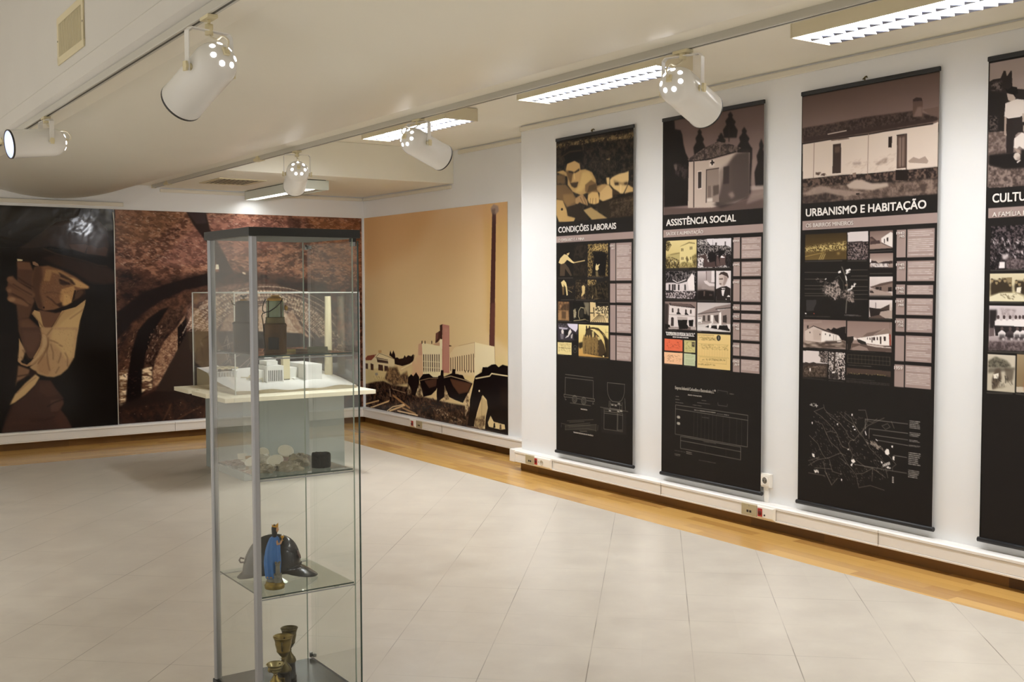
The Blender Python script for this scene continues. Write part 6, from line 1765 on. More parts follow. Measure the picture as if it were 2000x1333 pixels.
pr += [(XB-.17, ZV), (XB, ZV), (XB, ZL-.01)]
m.prism(pr, YF+.001, YB-.001, 'y', 0)
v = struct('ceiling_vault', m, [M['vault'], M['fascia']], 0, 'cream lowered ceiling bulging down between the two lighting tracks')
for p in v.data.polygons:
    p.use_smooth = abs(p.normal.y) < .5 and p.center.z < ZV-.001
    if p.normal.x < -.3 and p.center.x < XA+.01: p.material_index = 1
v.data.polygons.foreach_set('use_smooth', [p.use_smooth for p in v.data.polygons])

# cream picture rails under the ceilings
def rail(name, a, b): return sbox(name, a, b, M['rail'], .004)
rail('trim_3', (XW-.018, YF, 2.643), (XW, YS, 2.678)); rail('trim_4', (XC-.018, YS+.005, 2.643), (XC, 8.43, 2.678))
rail('trim_5', (XC-.018, 8.56, 2.343), (XC, YB-.02, 2.375)); rail('trim_6', (3.06, YB-.018, 2.343), (XC-.02, YB, 2.375)); rail('trim_7', (XL, YB-.018, 2.192), (2.72, YB, 2.228))

# dark skirting and white cable trunking above it
sbox('baseboard_right', (XW-.006, YF, 0), (XW, YS+.003, .066), M['skirt_y']); sbox('baseboard_recess', (XC-.008, YS+.003, 0), (XC, YB, .066), M['skirt_y'])
sbox('baseboard_back', (XL, YB-.008, 0), (XC-.008, YB, .066), M['skirt_x']); sbox('baseboard_step', (XW-.006, YS, 0), (XC-.008, YS+.006, .066), M['skirt_x'])
def trunking(name, wall, a, b, axis, label):
    """axis 'y': runs along y on a wall at x=wall; 'x': runs along x on a wall at y=wall"""
    D = .070; prof = [(0, .066), (-D+.006, .066), (-D, .070), (-D, .078), (-D+.004, .080), (-D+.004, .1385), (-D, .1405), (-D, .153), (-D+.008, .1605), (0, .1605)]
    m = MB(); m.prism([(wall+u, z) for u, z in prof], a, b, 'y' if axis == 'y' else 'x')
    for z in (.0793, .1393):     # grooves of the snap-on cover
        if axis == 'y': m.box((wall-D+.0025, a, z-.0012), (wall-D+.0042, b, z+.0012), 1)
        else: m.box((a, wall-D+.0025, z-.0012), (b, wall-D+.0042, z+.0012), 1)
    n = int((b-a)/2.0)
    for k in range(1, n+1):
        t = a+(b-a)*k/(n+1)
        if axis == 'y': m.box((wall-D-.0006, t-.0012, .068), (wall-D+.004, t+.0012, .155), 1)
        else: m.box((t-.0012, wall-D-.0006, .068), (t+.0012, wall-D+.004, .155), 1)
    return struct(name, m, [M['trunk'], M['groove']], 0, label)
trunking('trim_8', XW, YF, YS, 'y', 'white cable trunking under the banners')
trunking('trim_9', XC, YS+.07, YB-.07, 'y', 'white cable trunking under the factory mural')
trunking('trim_10', YB, XL, XC-.07, 'x', 'white cable trunking under the mine murals')
m = MB(); m.box((XW-.073, YS-.001, .063), (XC-.001, YS+.070, .1635)); struct('trim_11', m, M['trunk'], .006, 'white trunking corner piece at the step of the wall')
m = MB(); m.box((XC-.073, YB-.073, .063), (XC-.001, YB-.001, .1635)); struct('trim_12', m, M['trunk'], .006, 'white trunking corner piece in the far corner')

# ------------------------------------------------------------------ printed pictures
def lin(c): return np.where(c <= .04045, c/12.92, ((np.maximum(c, 0)+.055)/1.055)**2.4)

def print_mesh(name, art, origin, udir, normal, pitch, mat, parent, seed, back=.002):
    """a picture: coloured grid standing on its own thin sheet; origin = top left corner"""
    W, H, text = ART[art]
    nx = max(16, int(round(W/pitch/16))*16); ny = max(16, int(round(H/pitch/16))*16)
    cv = Canvas(W, H, nx, ny, seed); cv.run(text)
    b = np.clip(cv.b, 0, 1)
    quads = []; done = np.zeros((ny, nx), bool)
    for s in (16, 8, 4, 2, 1):
        hi = np.full((ny//s, nx//s), -1., np.float32); lo = np.full((ny//s, nx//s), 9., np.float32); g = b.max(2); g2 = b.min(2)
        for dj in range(s+1):
            for di in range(s+1):
                hi = np.maximum(hi, g[dj:dj+ny-s+1:s, di:di+nx-s+1:s]); lo = np.minimum(lo, g[dj:dj+ny-s+1:s, di:di+nx-s+1:s])
        ok = (hi-lo < .016) if s > 1 else np.ones(hi.shape, bool)
        free = ~done.reshape(ny//s, s, nx//s, s).any(axis=(1, 3))
        jj, ii = np.nonzero(ok & free)
        for j, i in zip(jj.tolist(), ii.tolist()):
            done[j*s:j*s+s, i*s:i*s+s] = True
        quads.append(np.stack([jj*s, ii*s, np.full(jj.shape, s)], 1))
    q = np.concatenate(quads)
    idx = lambda j, i: j*(nx+1)+i
    F = np.stack([idx(q[:, 0], q[:, 1]), idx(q[:, 0]+q[:, 2], q[:, 1]), idx(q[:, 0]+q[:, 2], q[:, 1]+q[:, 2]), idx(q[:, 0], q[:, 1]+q[:, 2])], 1)
    used, inv = np.unique(F, return_inverse=True); F = inv.reshape(F.shape)
    jj, ii = used//(nx+1), used % (nx+1)
    u = ii*(W/nx)/1000; vv = jj*(H/ny)/1000
    O, U, Nn = np.array(origin), np.array(udir), np.array(normal)
    V = O+u[:, None]*U+vv[:, None]*np.array([0, 0, -1.])
    colr = np.concatenate([lin(b.reshape(-1, 3)[used]), np.ones((len(used), 1))], 1).astype(np.float32)
    # thin sheet behind
    w, h = W/1000, H/1000
    c = [O+U*a+np.array([0, 0, -1.])*d-Nn*e for e in (.0006, back) for a, d in ((0, 0), (0, h), (w, h), (w, 0))]
    n0 = len(V); V = np.concatenate([V, np.array(c)]); colr = np.concatenate([colr, np.tile(np.array([[.6, .58, .54, 1]], np.float32), (8, 1))])
    faces = F.tolist()+[[n0+7, n0+6, n0+5, n0+4]]+[[n0+k, n0+4+k, n0+4+(k+1) % 4, n0+(k+1) % 4] for k in range(4)]
    me = bpy.data.meshes.new(name); me.from_pydata(V.tolist(), [], faces); me.materials.append(mat)
    a = me.color_attributes.new('print', 'FLOAT_COLOR', 'POINT'); a.data.foreach_set('color', colr.ravel())
    me.update()
    return link(bpy.data.objects.new(name, me), parent)

G = 1.12
MP = print_mat('glossy_mural_print', .2, G, .2, .05); MPW = print_mat('wrinkled_glossy_mural_print', .14, G, .16, .12, .4); BP = print_mat('satin_banner_print', .55, .95, .15)
o = print_mesh('photo_mural', 'miner', (1.332, YB-.004, 2.165), (1, 0, 0), (0, -1, 0), 4, MPW, None, 1)
tag(o, 'dark mural of a man in a hat and pale shirt resting on his raised hand', 'mural', 'photo murals')
o = print_mesh('photo_mural', 'mine', (2.638, YB-.004, 2.165), (1, 0, 0), (0, -1, 0), 4.4, MP, None, 2)
tag(o, 'brown mural of a vaulted mine gallery behind the glass cabinet', 'mural', 'photo murals')
m = MB(); m.tube([(2.624, YB-.012, 2.14), (2.632, YB-.016, 2.05), (2.633, YB-.010, 1.6), (2.636, YB-.008, .165)], .004, 6)
tag(m.build('loose_edge_strip', M['white_p']), 'thin pale strip in the seam between the two dark murals', 'strip')
o = print_mesh('photo_mural', 'factory', (XC-.004, 10.345, 2.166), (0, -1, 0), (-1, 0, 0), 4.4, MP, None, 3)
tag(o, 'sepia mural of a factory with a tall chimney and loaded wagons', 'mural', 'photo murals')

_H = {}
def text_mesh(txt, width, cap, bold=0):
    """lettering as a flat mesh fitted to a width and capital height (metres)"""
    def raw(t):
        c = bpy.data.curves.new('t', 'FONT'); c.body = t; c.size = 1; c.extrude = .012; c.offset = 0; c.resolution_u = 4
        o = bpy.data.objects.new('t', c); COL.objects.link(o)
        dg = bpy.context.evaluated_depsgraph_get(); me = bpy.data.meshes.new_from_object(o.evaluated_get(dg))
        bpy.data.objects.remove(o); bpy.data.curves.remove(c)
        v = np.array([x.co for x in me.vertices]); return me, v
    if bold not in _H: _H[bold] = np.ptp(raw('H')[1][:, 1])
    me, v = raw(txt); x0 = v[:, 0].min(); sx = width/np.ptp(v[:, 0]); sy = cap/_H[bold]
    return me, x0, sx, sy

def lettering(name, items, origin, parent, mat):
    """items: (text, u mm, baseline v mm, width mm, capital height mm) on a banner facing -x"""
    for txt, u, b_, wd, cap in items:
        me, x0, sx, sy = text_mesh(txt, wd/1000, cap/1000)
        c0 = [(q.co.x, q.co.y, q.co.z) for q in me.vertices]; f0 = [tuple(p.vertices) for p in me.polygons]
        bpy.data.meshes.remove(me)
        e = .022 if cap > 30 else .014; co, fs = [], []          # heavier strokes
        for k_, (dx, dy) in enumerate(((-e, -e), (e, -e), (-e, e), (e, e), (0, 0))):
            fs += [tuple(i+len(co) for i in f) for f in f0]; co += [(x+dx, y+dy, z+.035*k_) for x, y, z in c0]
        # one part for each word: faces grouped where a gap in x is wide enough to be a space
        iv = sorted((min(co[i][0] for i in f), max(co[i][0] for i in f), k) for k, f in enumerate(fs))
        words, end = [], -9
        for a, b, k in iv:
            if a > end+.13: words.append([])
            words[-1].append(k); end = max(end, b)
        for wd_ in words:
            ids = sorted({i for k in wd_ for i in fs[k]}); at = {i: n for n, i in enumerate(ids)}
            V = [(origin[0]-.0012-(co[i][2]+.012)*.02, origin[1]-u/1000-(co[i][0]-x0)*sx, origin[2]-b_/1000+co[i][1]*sy) for i in ids]
            me = bpy.data.meshes.new(name); me.from_pydata(V, [], [tuple(at[i] for i in fs[k]) for k in wd_]); me.materials.append(mat)
            link(bpy.data.objects.new(name, me), parent)

BAN = [
 ('labour', 6.451, 'black banner titled CONDIÇÕES LABORAIS with two men at the top, farthest of the row', 1, 'labour',
  [('CONDIÇÕES LABORAIS', 31, 671, 660, 40)], [('O OPERÁRIO E A MINA', 31, 737, 310, 20)], [('1942', 627, 794, 50, 13), ('/69', 643, 812, 34, 12)],
  [('VAGONETA', 299, 1962, 74, 9), ('TRANSPORTADOR DE MINÉRIO', 213, 2141, 230, 9)]),
 ('welfare', 5.292, 'black banner titled ASSISTÊNCIA SOCIAL with a small chapel-like house at the top', 2, 'welfare',
  [('ASSISTÊNCIA SOCIAL', 40, 676, 614, 40), ('"COOPERATIVA DO PESSOAL DA E.I.C.E.L."', 42, 1388, 267, 22), ('SEDE EM RIO MAIOR', 107, 1401, 145, 7)], [('SAÚDE E ALIMENTAÇÃO', 39, 738, 338, 20)],
  [('1944', 634, 802, 51, 14), ('1945', 635, 946, 51, 14), ('1948', 636, 1052, 51, 14), ('1961', 637, 1205, 51, 14), ('1962', 638, 1259, 51, 14), ('1942', 638, 1313, 51, 14), ('/48', 652, 1333, 37, 14), ('1948', 639, 1439, 51, 14), ('1942', 640, 1532, 51, 14), ('/69', 654, 1551, 37, 14)],
  [('Empresa Industrial Carbonífera e Electrotécnica, L.ᵈᵃ', 132, 1735, 364, 20), ('RIO MAIOR', 252, 1767, 123, 8)]),
 ('housing', 4.141, 'black banner titled URBANISMO E HABITAÇÃO with a long white house at the top', 3, 'housing',
  [('URBANISMO E HABITAÇÃO', 40, 677, 767, 41)], [('OS BAIRROS MINEIROS', 41, 739, 322, 21)],
  [('1942', 636, 802, 48, 13), ('/45', 652, 819, 32, 13), ('1945', 637, 965, 48, 13), ('/69', 653, 983, 32, 13), ('1945', 637, 1087, 48, 13), ('/46', 653, 1104, 32, 13), ('1947', 637, 1155, 48, 13), ('/48', 653, 1173, 32, 13), ('1952', 637, 1261, 48, 13), ('/56', 653, 1279, 32, 13), ('1959', 635, 1502, 49, 17)], []),
 ('culture', 3.010, 'black banner titled CULTURA with two men in white shirts, cut off at the right', 4, 'culture',
  [('CULTURA', 36, 672, 236, 40)], [('A FAMÍLIA MINEIRA', 37, 740, 272, 21)], [], []),
]
XBN = 4.820
for key, y0, label, seed, art, t1, t2, t3, t4 in BAN:
    t = thing('hanging_banner', (XBN, y0-.435, .205), label, 'banner', 'exhibition banners on the right wall')
    inv = Vector(t.location)
    O = (XBN-inv.x, y0-inv.y, 2.512-inv.z)
    ART[art] = (870, 2300, ART[art][2])
    print_mesh('banner_print', art, O, (0, -1, 0), (-1, 0, 0), 3.0, BP, t, 10+seed)
    lettering('title_lettering', t1, O, t, M['ink']); lettering('subtitle_lettering', t2, O, t, M['ink2'])
    if t3: lettering('year_lettering', t3, O, t, M['ink2'])
    if t4: lettering('drawing_lettering', t4, O, t, M['ink3'])
    m = MB(); m.box((O[0]-.006, O[1]-.874, O[2]-.002), (O[0]+.008, O[1]+.004, O[2]+.022)); m.build('top_rail', M['ban_rail'], t, .004)
    m = MB(); m.tube([(O[0]+.002, O[1]+.008, O[2]-2.303), (O[0]+.002, O[1]-.878, O[2]-2.303)], .0125, 12); m.build('bottom_rail', M['ban_rail'], t)
    m = MB(); hy = O[1]-.42
    m.tube([(O[0]+.004, hy, O[2]+.018), (O[0]+.004, hy, O[2]+.036), (O[0]+.012, hy-.004, O[2]+.045), (O[0]+.022, hy, O[2]+.04)], .0035, 8)
    m.tube([(O[0]-.004, hy-.012, O[2]+.04), (O[0]+.002, hy+.010, O[2]+.03)], .004, 8)
    m.build('hook', M['brass_d'], t)

# ------------------------------------------------------------------ lighting tracks, spotlights, ceiling fittings, vents
def lighting_track(x, y0, y1, ends, label):
    t = thing('lighting_track', (x, (y0+y1)/2, ZV), label, 'lighting track', 'lighting tracks')
    L = (y1-y0)/2
    m = MB(); m.prism([(-.019, 0), (-.017, -.026), (-.015, -.030), (-.006, -.030), (-.006, -.012), (.006, -.012), (.006, -.030), (.015, -.030), (.017, -.026), (.019, 0)], -L, L, 'y')
    m.build('rail', M['track'], t)
    m = MB(); m.box((-.0059, -L, -.0285), (.0059, L, -.013)); m.build('slot', M['slot'], t)
    m = MB(); m.box((-.020, L, -.032), (.020, L+.02, 0)); m.build('end_cap', M['cream'], t, .003)
    for yc in ends:
        m = MB(); m.box((-.0225, yc-.045, -.0335), (.0225, yc+.075, -.012)); m.box((-.0235, yc-.02, -.03), (-.018, yc+.03, 0)); m.build('connector', M['cream'], t, .002)
    return t
XTL, XTR = 1.258, 2.978
lighting_track(XTL, YF+.1, 10.25, [3.99, 6.30], 'white lighting track along the left edge of the bulging ceiling')
lighting_track(XTR, YF+.1, 10.25, [4.03, 6.24, 8.5], 'white lighting track along the right edge of the bulging ceiling')

def spotlight(loc, beam, stem, label, yoke_turn=0):
    t = thing('track_spotlight', loc, label, 'spotlight', 'white cylinder spotlights on the tracks')
    d = Vector(beam).normalized(); ax = d.cross(Vector((0, 0, 1))).normalized()
    z0 = -stem-.018; zp = z0-(.132 if stem else .118); P = Vector((0, 0, zp))
    rr = .0755; A = P-d*.105       # dome apex
    Mx = Matrix.Translation(A) @ rot_to(d)
    prof = [(0, 0)]+[(rr*math.sin(R(a)), rr*.95*(1-math.cos(R(a)))) for a in range(8, 91, 8)]+[(rr, .10), (rr, .285), (rr+.0018, .287), (rr+.0018, .297)]
    m = MB(); m.lathe(prof, 40, 0, Mx); m.build('housing', M['lamp_white'], t)
    m = MB(); m.lathe([(rr+.0022, .292), (rr+.0022, .3005), (rr-.0035, .3005), (rr-.0035, .292)], 40, 0, Mx); m.build('rim', M['lamp_edge'], t)
    m = MB(); m.lathe([(rr-.004, .299), (rr-.005, .25), (.062, .19), (.045, .15), (.02, .125), (0, .12)], 40, 0, Mx); m.build('reflector', M['lamp_in'], t)
    m = MB(); m.lathe([(0, .205), (.016, .20), (.024, .185), (.022, .165), (.012, .15)], 20, 0, Mx); m.build('bulb', M['bulb'], t)
    for k in range(7):
        a = R(90+k*360/7); p = R(36)
        n = Vector((math.sin(p)*math.cos(a), math.sin(p)*math.sin(a), -math.cos(p)/.95)).normalized()
        c = Vector((rr*math.sin(p)*math.cos(a), rr*math.sin(p)*math.sin(a), rr*.95*(1-math.cos(p))))
        m = MB(); m.lathe([(0, .0009), (.0088, .0009), (.0095, -.0006)], 16, 0, Mx @ Matrix.Translation(c) @ rot_to(n)); m.build('vent_hole', M['glow'], t)
    # yoke
    hw = rr+.012
    m = MB(); wdt = .012
    fw = ax.cross(Vector((0, 0, 1))).normalized()
    def strip(p, q, nrm):
        th = nrm*.0016; s_ = fw*wdt
        v = [p-s_-th, p+s_-th, p+s_+th, p-s_+th, q-s_-th, q+s_-th, q+s_+th, q-s_+th]
        m.add(v, [(0,3,2,1),(4,5,6,7),(0,1,5,4),(1,2,6,5),(2,3,7,6),(3,0,4,7)])
    up = Vector((0, 0, 1)); T = Vector((0, 0, z0))
    strip(P+ax*hw-up*.014, T+ax*hw-up*.012, ax); strip(P-ax*hw-up*.014, T-ax*hw-up*.012, ax)
    strip(T+ax*hw-up*.012, T+ax*(hw-.012), (ax+up).normalized()); strip(T-ax*hw-up*.012, T-ax*(hw-.012), (ax-up).normalized())
    strip(T+ax*(hw-.012), T-ax*(hw-.012), up)
    m.build('yoke', M['lamp_white'], t)
    for s in (-1, 1):
        m = MB(); m.tube([P+ax*s*(rr-.002), P+ax*s*(hw+.011)], .012, 12); m.box((-.004, -.016, -.009), (.004, .016, .009), 0, Matrix.Translation(P+ax*s*(hw+.008)) @ rot_to(ax) @ Matrix.Rotation(R(90), 4, 'Y')); m.build('pivot_knob', M['cream'], t)
    m = MB(); m.box((-.018, -.04, -.012), (.018, .04, -.0008)); m.tube([(0, 0, -.01), (0, 0, z0+.022)], .0055, 10); m.tube([(0, 0, z0+.022), (0, 0, z0-.014)], .014, 14); m.build('track_adapter', M['cream'], t)
    C = A+d*.006
    side = d.cross(ax).normalized(); side = side if side.z > 0 else -side
    m = MB(); pts = [Vector((0, 0, z0-.012)), Vector((0, 0, z0-.03))-d*.015, (Vector((0, 0, z0-.045))-d*.03+A+side*.05)*.5, A+side*.055-d*.012, A+side*.02-d*.03, C-d*.006]
    fine = []
    for i in range(len(pts)-1):
        p0, p1, p2, p3 = pts[max(i-1, 0)], pts[i], pts[i+1], pts[min(i+2, len(pts)-1)]
        for k in range(6):
            s = k/6; fine.append(.5*((2*p1)+(p2-p0)*s+(2*p0-5*p1+4*p2-p3)*s*s+(3*p1-p0-3*p2+p3)*s**3))
    fine.append(pts[-1])
    m.tube(fine, .0034, 8); m.build('power_cable', M['cable'], t)
    m = MB(); m.box((-.011, -.014, -.006), (.011, .014, .006), 0, Mx @ Matrix.Translation((0, 0, -.002))); m.build('cable_clip', M['cream'], t, .002)
    return t
def cambeam(f, x, y, g): return RGT*(f*x)+UP*(f*y)+FWD*g
zt = ZV-.030
SPOTS = [((XTL, 6.31, zt), (-.983, -.127, -.133), .0, 'white spotlight at far left pointing sideways, its open end showing'),
 ((XTL, 3.659, zt), (-.240, .851, -.467), .032, 'large white spotlight nearest the camera, pointing down to the left'),
 ((XTR, 6.930, zt), (.274, .899, -.343), .008, 'small white spotlight farthest away, its vented back towards the camera'),
 ((XTR, 5.260, zt), (.927, .219, -.303), .0, 'white spotlight in front of a lit fitting, pointing right'),
 ((XTR, 3.157, zt), (.917, .274, -.291), .004, 'white spotlight pointing down over the ASSISTÊNCIA SOCIAL banner')]
for (loc_, beam_, stem_, lab_), pw_ in zip(SPOTS, (14, 60, 60, 12, 12)):
    spotlight(loc_, beam_, stem_, lab_)
    sl = bpy.data.lights.new('spotlight_beam', 'SPOT'); sl.energy = pw_; sl.color = LAMP_COL; sl.spot_size = R(75); sl.spot_blend = 1.0; sl.shadow_soft_size = .05
    d_ = Vector(beam_).normalized(); so2 = link(bpy.data.objects.new('spotlight_beam', sl))
    so2.matrix_world = Matrix.Translation(Vector(loc_)+Vector((0, 0, -stem_-.018-(.132 if stem_ else .118)))+d_*.205) @ d_.to_track_quat('-Z', 'Y').to_matrix().to_4x4()

def fitting(x0, x1, y0, y1, zb, zt, label):
    t = thing('fluorescent_fitting', ((x0+x1)/2, (y0+y1)/2, zt), label, 'ceiling light', 'louvred fluorescent fittings')
    X, Y, h = (x1-x0)/2, (y1-y0)/2, zt-zb; th = .009
    m = MB(); g = -.004
    m.box((-X, -Y, -h), (-X+th, Y, g)); m.box((X-th, -Y, -h), (X, Y, g)); m.box((-X+th, -Y, -.016), (X-th, Y, g)); m.build('housing', M['fit'], t, .0015)
    for s in (-1, 1):
        m = MB(); a, b = sorted((s*Y, s*(Y+.006))); m.box((-X-.002, a, -h-.002), (X+.002, b, g)); m.build('end_plate', M['fit'], t, .0015)
    m = MB(); m.box((-X+th, -Y+.002, -.0185), (X-th, Y-.002, -.0165)); m.build('reflector', M['reflect'], t)
    for s in (-1, 1):
        m = MB(); m.tube([(s*X*.48, -Y+.03, -.036), (s*X*.48, Y-.03, -.036)], .008, 10); m.build('lamp_tube', M['tube'], t)
    m = MB(); n = int(round(2*Y/.0655))
    m.box((-.003, -Y+.003, -h+.002), (.003, Y-.003, -h+.020))
    for k in range(n):           # scalloped lower edges of the parabolic blades
        a, b = -Y+.003+(2*Y-.006)*k/n, -Y+.003+(2*Y-.006)*(k+1)/n
        m.prism([(X-th, a+.001), (X-th, b-.001), (X-th-.052, (a+b)/2)], -h+.001, -h+.0022, 'z')
        m.prism([(-.003, a+.001), (-.003, b-.001), (-.052, (a+b)/2)], -h+.001, -h+.0022, 'z')
    m.build('louver', M['louver'], t)
    for s in (-1, 1):
        m = MB(); m.box((-X*.6, s*Y*.7-.02, -.004), (X*.6, s*Y*.7+.02, 0)); m.build('ceiling_bracket', M['fit'], t)
    return t
for f, lb in zip(FIT, ('louvred fluorescent light at top right, partly cut off by the picture edge', 'louvred fluorescent light on the ceiling left of the ASSISTÊNCIA SOCIAL banner', 'farthest louvred fluorescent light on the right ceiling, behind a spotlight')):
    fitting(*f, lb)
# asymmetric fitting under the low soffit
t = thing('wall_wash_fitting', (3.985, 9.57, 2.387), 'grey box light under the low soffit with one bright strip', 'ceiling light')
X, Y, h = .115, .725, .087
m = MB(); m.box((-X, -Y, -h), (-X+.008, Y, -.008)); m.box((X-.008, -Y, -h), (X, Y, -.008)); m.box((-X+.008, -Y, -.02), (X-.008, Y, -.008)); m.box((-X+.008, -Y, -h), (X-.008, -Y+.008, -.02)); m.box((-X+.008, Y-.008, -h), (X-.008, Y, -.02)); m.build('housing', M['fit_grey'], t, .002)
m = MB(); m.box((-X+.02, -Y+.02, -.008), (X-.02, Y-.02, 0)); m.build('shadow_gap', M['dark'], t)
m = MB(); m.box((-.004, -Y+.009, -h+.002), (.004, Y-.009, -.021)); m.build('divider', M['fit_grey'], t)
m = MB(); m.box((.0045, -Y+.009, -h+.008), (X-.009, Y-.009, -h+.014)); m.build('blank_panel', M['fit_grey'], t)
m = MB(); m.tube([(-.055, -Y+.03, -.055), (-.055, Y-.03, -.055)], .013, 12); m.build('lamp_tube', M['tube'], t)
m = MB(); m.box((-X+.0085, -Y+.009, -.0235), (-.0045, Y-.009, -.0215)); m.build('reflector', M['lit'], t)

# vents
def wall_vent(yc, zc, w, h, label):
    t = thing('wall_vent', (XA, yc, zc), label, 'air vent', 'air vents in the ceiling side')
    m = MB(); b = .034
    m.box((-.008, -w/2, -h/2), (0, w/2, -h/2+b)); m.box((-.008, -w/2, h/2-b), (0, w/2, h/2)); m.box((-.008, -w/2, -h/2+b), (0, -w/2+b, h/2-b)); m.box((-.008, w/2-b, -h/2+b), (0, w/2, h/2-b)); m.build('frame', M['vent'], t, .003)
    m = MB(); n = 30
    for k in range(n):
        y = -w/2+b+(w-2*b)*(k+.5)/n
        m.box((-.0065, y-.0035, -h/2+b), (-.001, y+.0035, h/2-b))
    m.build('slats', M['vent'], t)
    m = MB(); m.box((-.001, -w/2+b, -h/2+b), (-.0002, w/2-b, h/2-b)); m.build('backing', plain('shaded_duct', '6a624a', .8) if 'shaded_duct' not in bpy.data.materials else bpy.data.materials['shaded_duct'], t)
    for s in (-1, 1):
        m = MB(); m.lathe([(0, .0015), (.004, .001), (.005, 0)], 10, 0, Matrix.Translation((-.008, s*(w/2-b*.45), 0)) @ Matrix.Rotation(R(-90), 4, 'Y')); m.build('screw', M['dark'], t)
wall_vent(5.57, 2.682, .55, .235, 'cream slatted air vent at the top left, whole')
wall_vent(7.86, 2.66, .55, .235, 'cream slatted air vent cut off by the left picture edge')
t = thing('ceiling_grille', (3.43, 9.42, 2.387), 'cream slatted air grille in the low soffit', 'air vent')
m = MB(); gx, gy = .215, .27; b = .03
m.box((-gx, -gy, -.008), (gx, -gy+b, 0)); m.box((-gx, gy-b, -.008), (gx, gy, 0)); m.box((-gx, -gy+b, -.008), (-gx+b, gy-b, 0)); m.box((gx-b, -gy+b, -.008), (gx, gy-b, 0)); m.build('frame', M['vent'], t, .002)
m = MB(); m.box((-gx+b, -gy+b, -.0012), (gx-b, gy-b, -.0004)); m.build('backing', M['dark'], t)
m = MB()
for k in range(9):
    x = -gx+b+(2*gx-2*b)*(k+.5)/9
    m.box((x-.008, -gy+b, -.0078), (x+.008, gy-b, -.0070))
m.build('slats', M['vent'], t)
# ------------------------------------------------------------------ sockets in the trunking
def outlets(axis_wall, y_left, order, place):
    """wall faces -x; y_left is the far (left) end; order: list of ('data'|'power1'|'power2', width)"""
    y = y_left; x = axis_wall-.070
    for kind, wd, label in order:
        yc = y-wd/2; y -= wd+.001
        if kind == 'data':
            t = thing('data_outlet', (x, yc, .110), label, 'network socket', 'network sockets in the trunking')
            m = MB(); m.box((-.0035, -wd/2, -.034), (.003, wd/2, .034)); m.build('plate', M['plate'], t, .0015)
            for s in (-1, 1):
                m = MB(); m.box((-.0042, s*.011-.008, -.016), (-.003, s*.011+.008, -.002)); m.build('port', M['dark'], t)
            m = MB(); m.lathe([(0, .001), (.003, .0008), (.0036, 0)], 10, 0, Matrix.Translation((-.0035, 0, .024)) @ Matrix.Rotation(R(-90), 4, 'Y')); m.build('screw', M['groove'], t)
        else:
            t = thing('power_outlet', (x, yc, .110), label, 'power socket', 'power sockets in the trunking')
            h = .041
            m = MB(); f = .012
            v = [(0, -wd/2, -h), (0, wd/2, -h), (0, wd/2, h), (0, -wd/2, h), (-f, -wd/2+.016, -h+.014), (-f, wd/2-.012, -h+.014), (-f, wd/2-.012, h-.008), (-f, -wd/2+.016, h-.008)]
            m.add(v, [(4,5,6,7),(0,1,5,4),(1,2,6,5),(2,3,7,6),(3,0,4,7),(0,3,2,1)]); m.build('frame', M['white_p'], t, .002)
            yr = wd/2-.034 if kind != 'small' else wd/2-.030
            if kind == 'small': yr = -.006
            m = MB(); m.box((-.0155, yr-.017, -.023), (-.0118, yr+.017, .025)); m.build('red_socket', M['red_p'], t, .0015)
            m = MB(); m.lathe([(.0142, 0), (.0142, .0005), (0, .0005)], 20, 0, Matrix.Translation((-.0156, yr, 0)) @ Matrix.Rotation(R(-90), 4, 'Y')); m.build('recess', plain('dark_red_recess', '5a0f0b', .5) if 'dark_red_recess' not in bpy.data.materials else bpy.data.materials['dark_red_recess'], t)
            if kind == 'double':
                yr2 = yr-.072
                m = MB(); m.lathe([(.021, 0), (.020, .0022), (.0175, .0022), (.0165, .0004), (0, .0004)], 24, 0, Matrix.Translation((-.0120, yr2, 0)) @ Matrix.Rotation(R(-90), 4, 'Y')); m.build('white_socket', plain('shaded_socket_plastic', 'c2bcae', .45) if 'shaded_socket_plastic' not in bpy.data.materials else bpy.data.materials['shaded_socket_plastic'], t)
                for s in (-1, 1):
                    m = MB(); m.lathe([(0, .0006), (.0024, .0005), (.003, 0)], 8, 0, Matrix.Translation((-.0124, yr2+s*.0095, 0)) @ Matrix.Rotation(R(-90), 4, 'Y')); m.build('pin_hole', M['dark'], t)
                m = MB(); m.box((-.0128, yr-.036, -.002), (-.0119, yr-.030, .004)); m.build('indicator', M['dark'], t)
            else:
                yi = yr-.034 if kind == 'single' else yr+.024
                m = MB(); m.box((-.0132, yi-.005, -.016 if kind == 'single' else -.012), (-.0118, yi+.005, -.006 if kind == 'single' else -.004)); m.build('indicator', M['dark'], t)
outlets(XC, 9.262, [('small', .125, 'white power socket with a red insert under the factory mural'), ('data', .115, 'beige network plate under the factory mural')], 'recess')
outlets(XW, 6.792, [('data', .118, 'beige network plate at the corner end of the trunking under the CONDIÇÕES LABORAIS banner'), ('double', .225, 'long white power plate with a red and a white socket near the corner')], 'step')
outlets(XW, 4.532, [('data', .122, 'beige network plate below the wall socket between two banners'), ('single', .145, 'white power plate with a single red socket below the wall socket')], 'middle')
t = thing('wall_socket', (XW, 4.392, .292), 'square white socket box on the wall between two banners', 'wall socket')
m = MB(); m.box((-.024, -.041, -.041), (0, .041, .041)); m.build('box', M['white_p'], t, .004)
m = MB(); m.box((-.027, -.031, -.031), (-.0235, .031, .031)); m.build('faceplate', M['white_p'], t, .002)
m = MB(); m.lathe([(.0235, 0), (.0225, .0028), (.0200, .0028), (.0190, .0005)], 28, 0, Matrix.Translation((-.0270, 0, 0)) @ Matrix.Rotation(R(-90), 4, 'Y')); m.build('collar', M['white_p'], t)
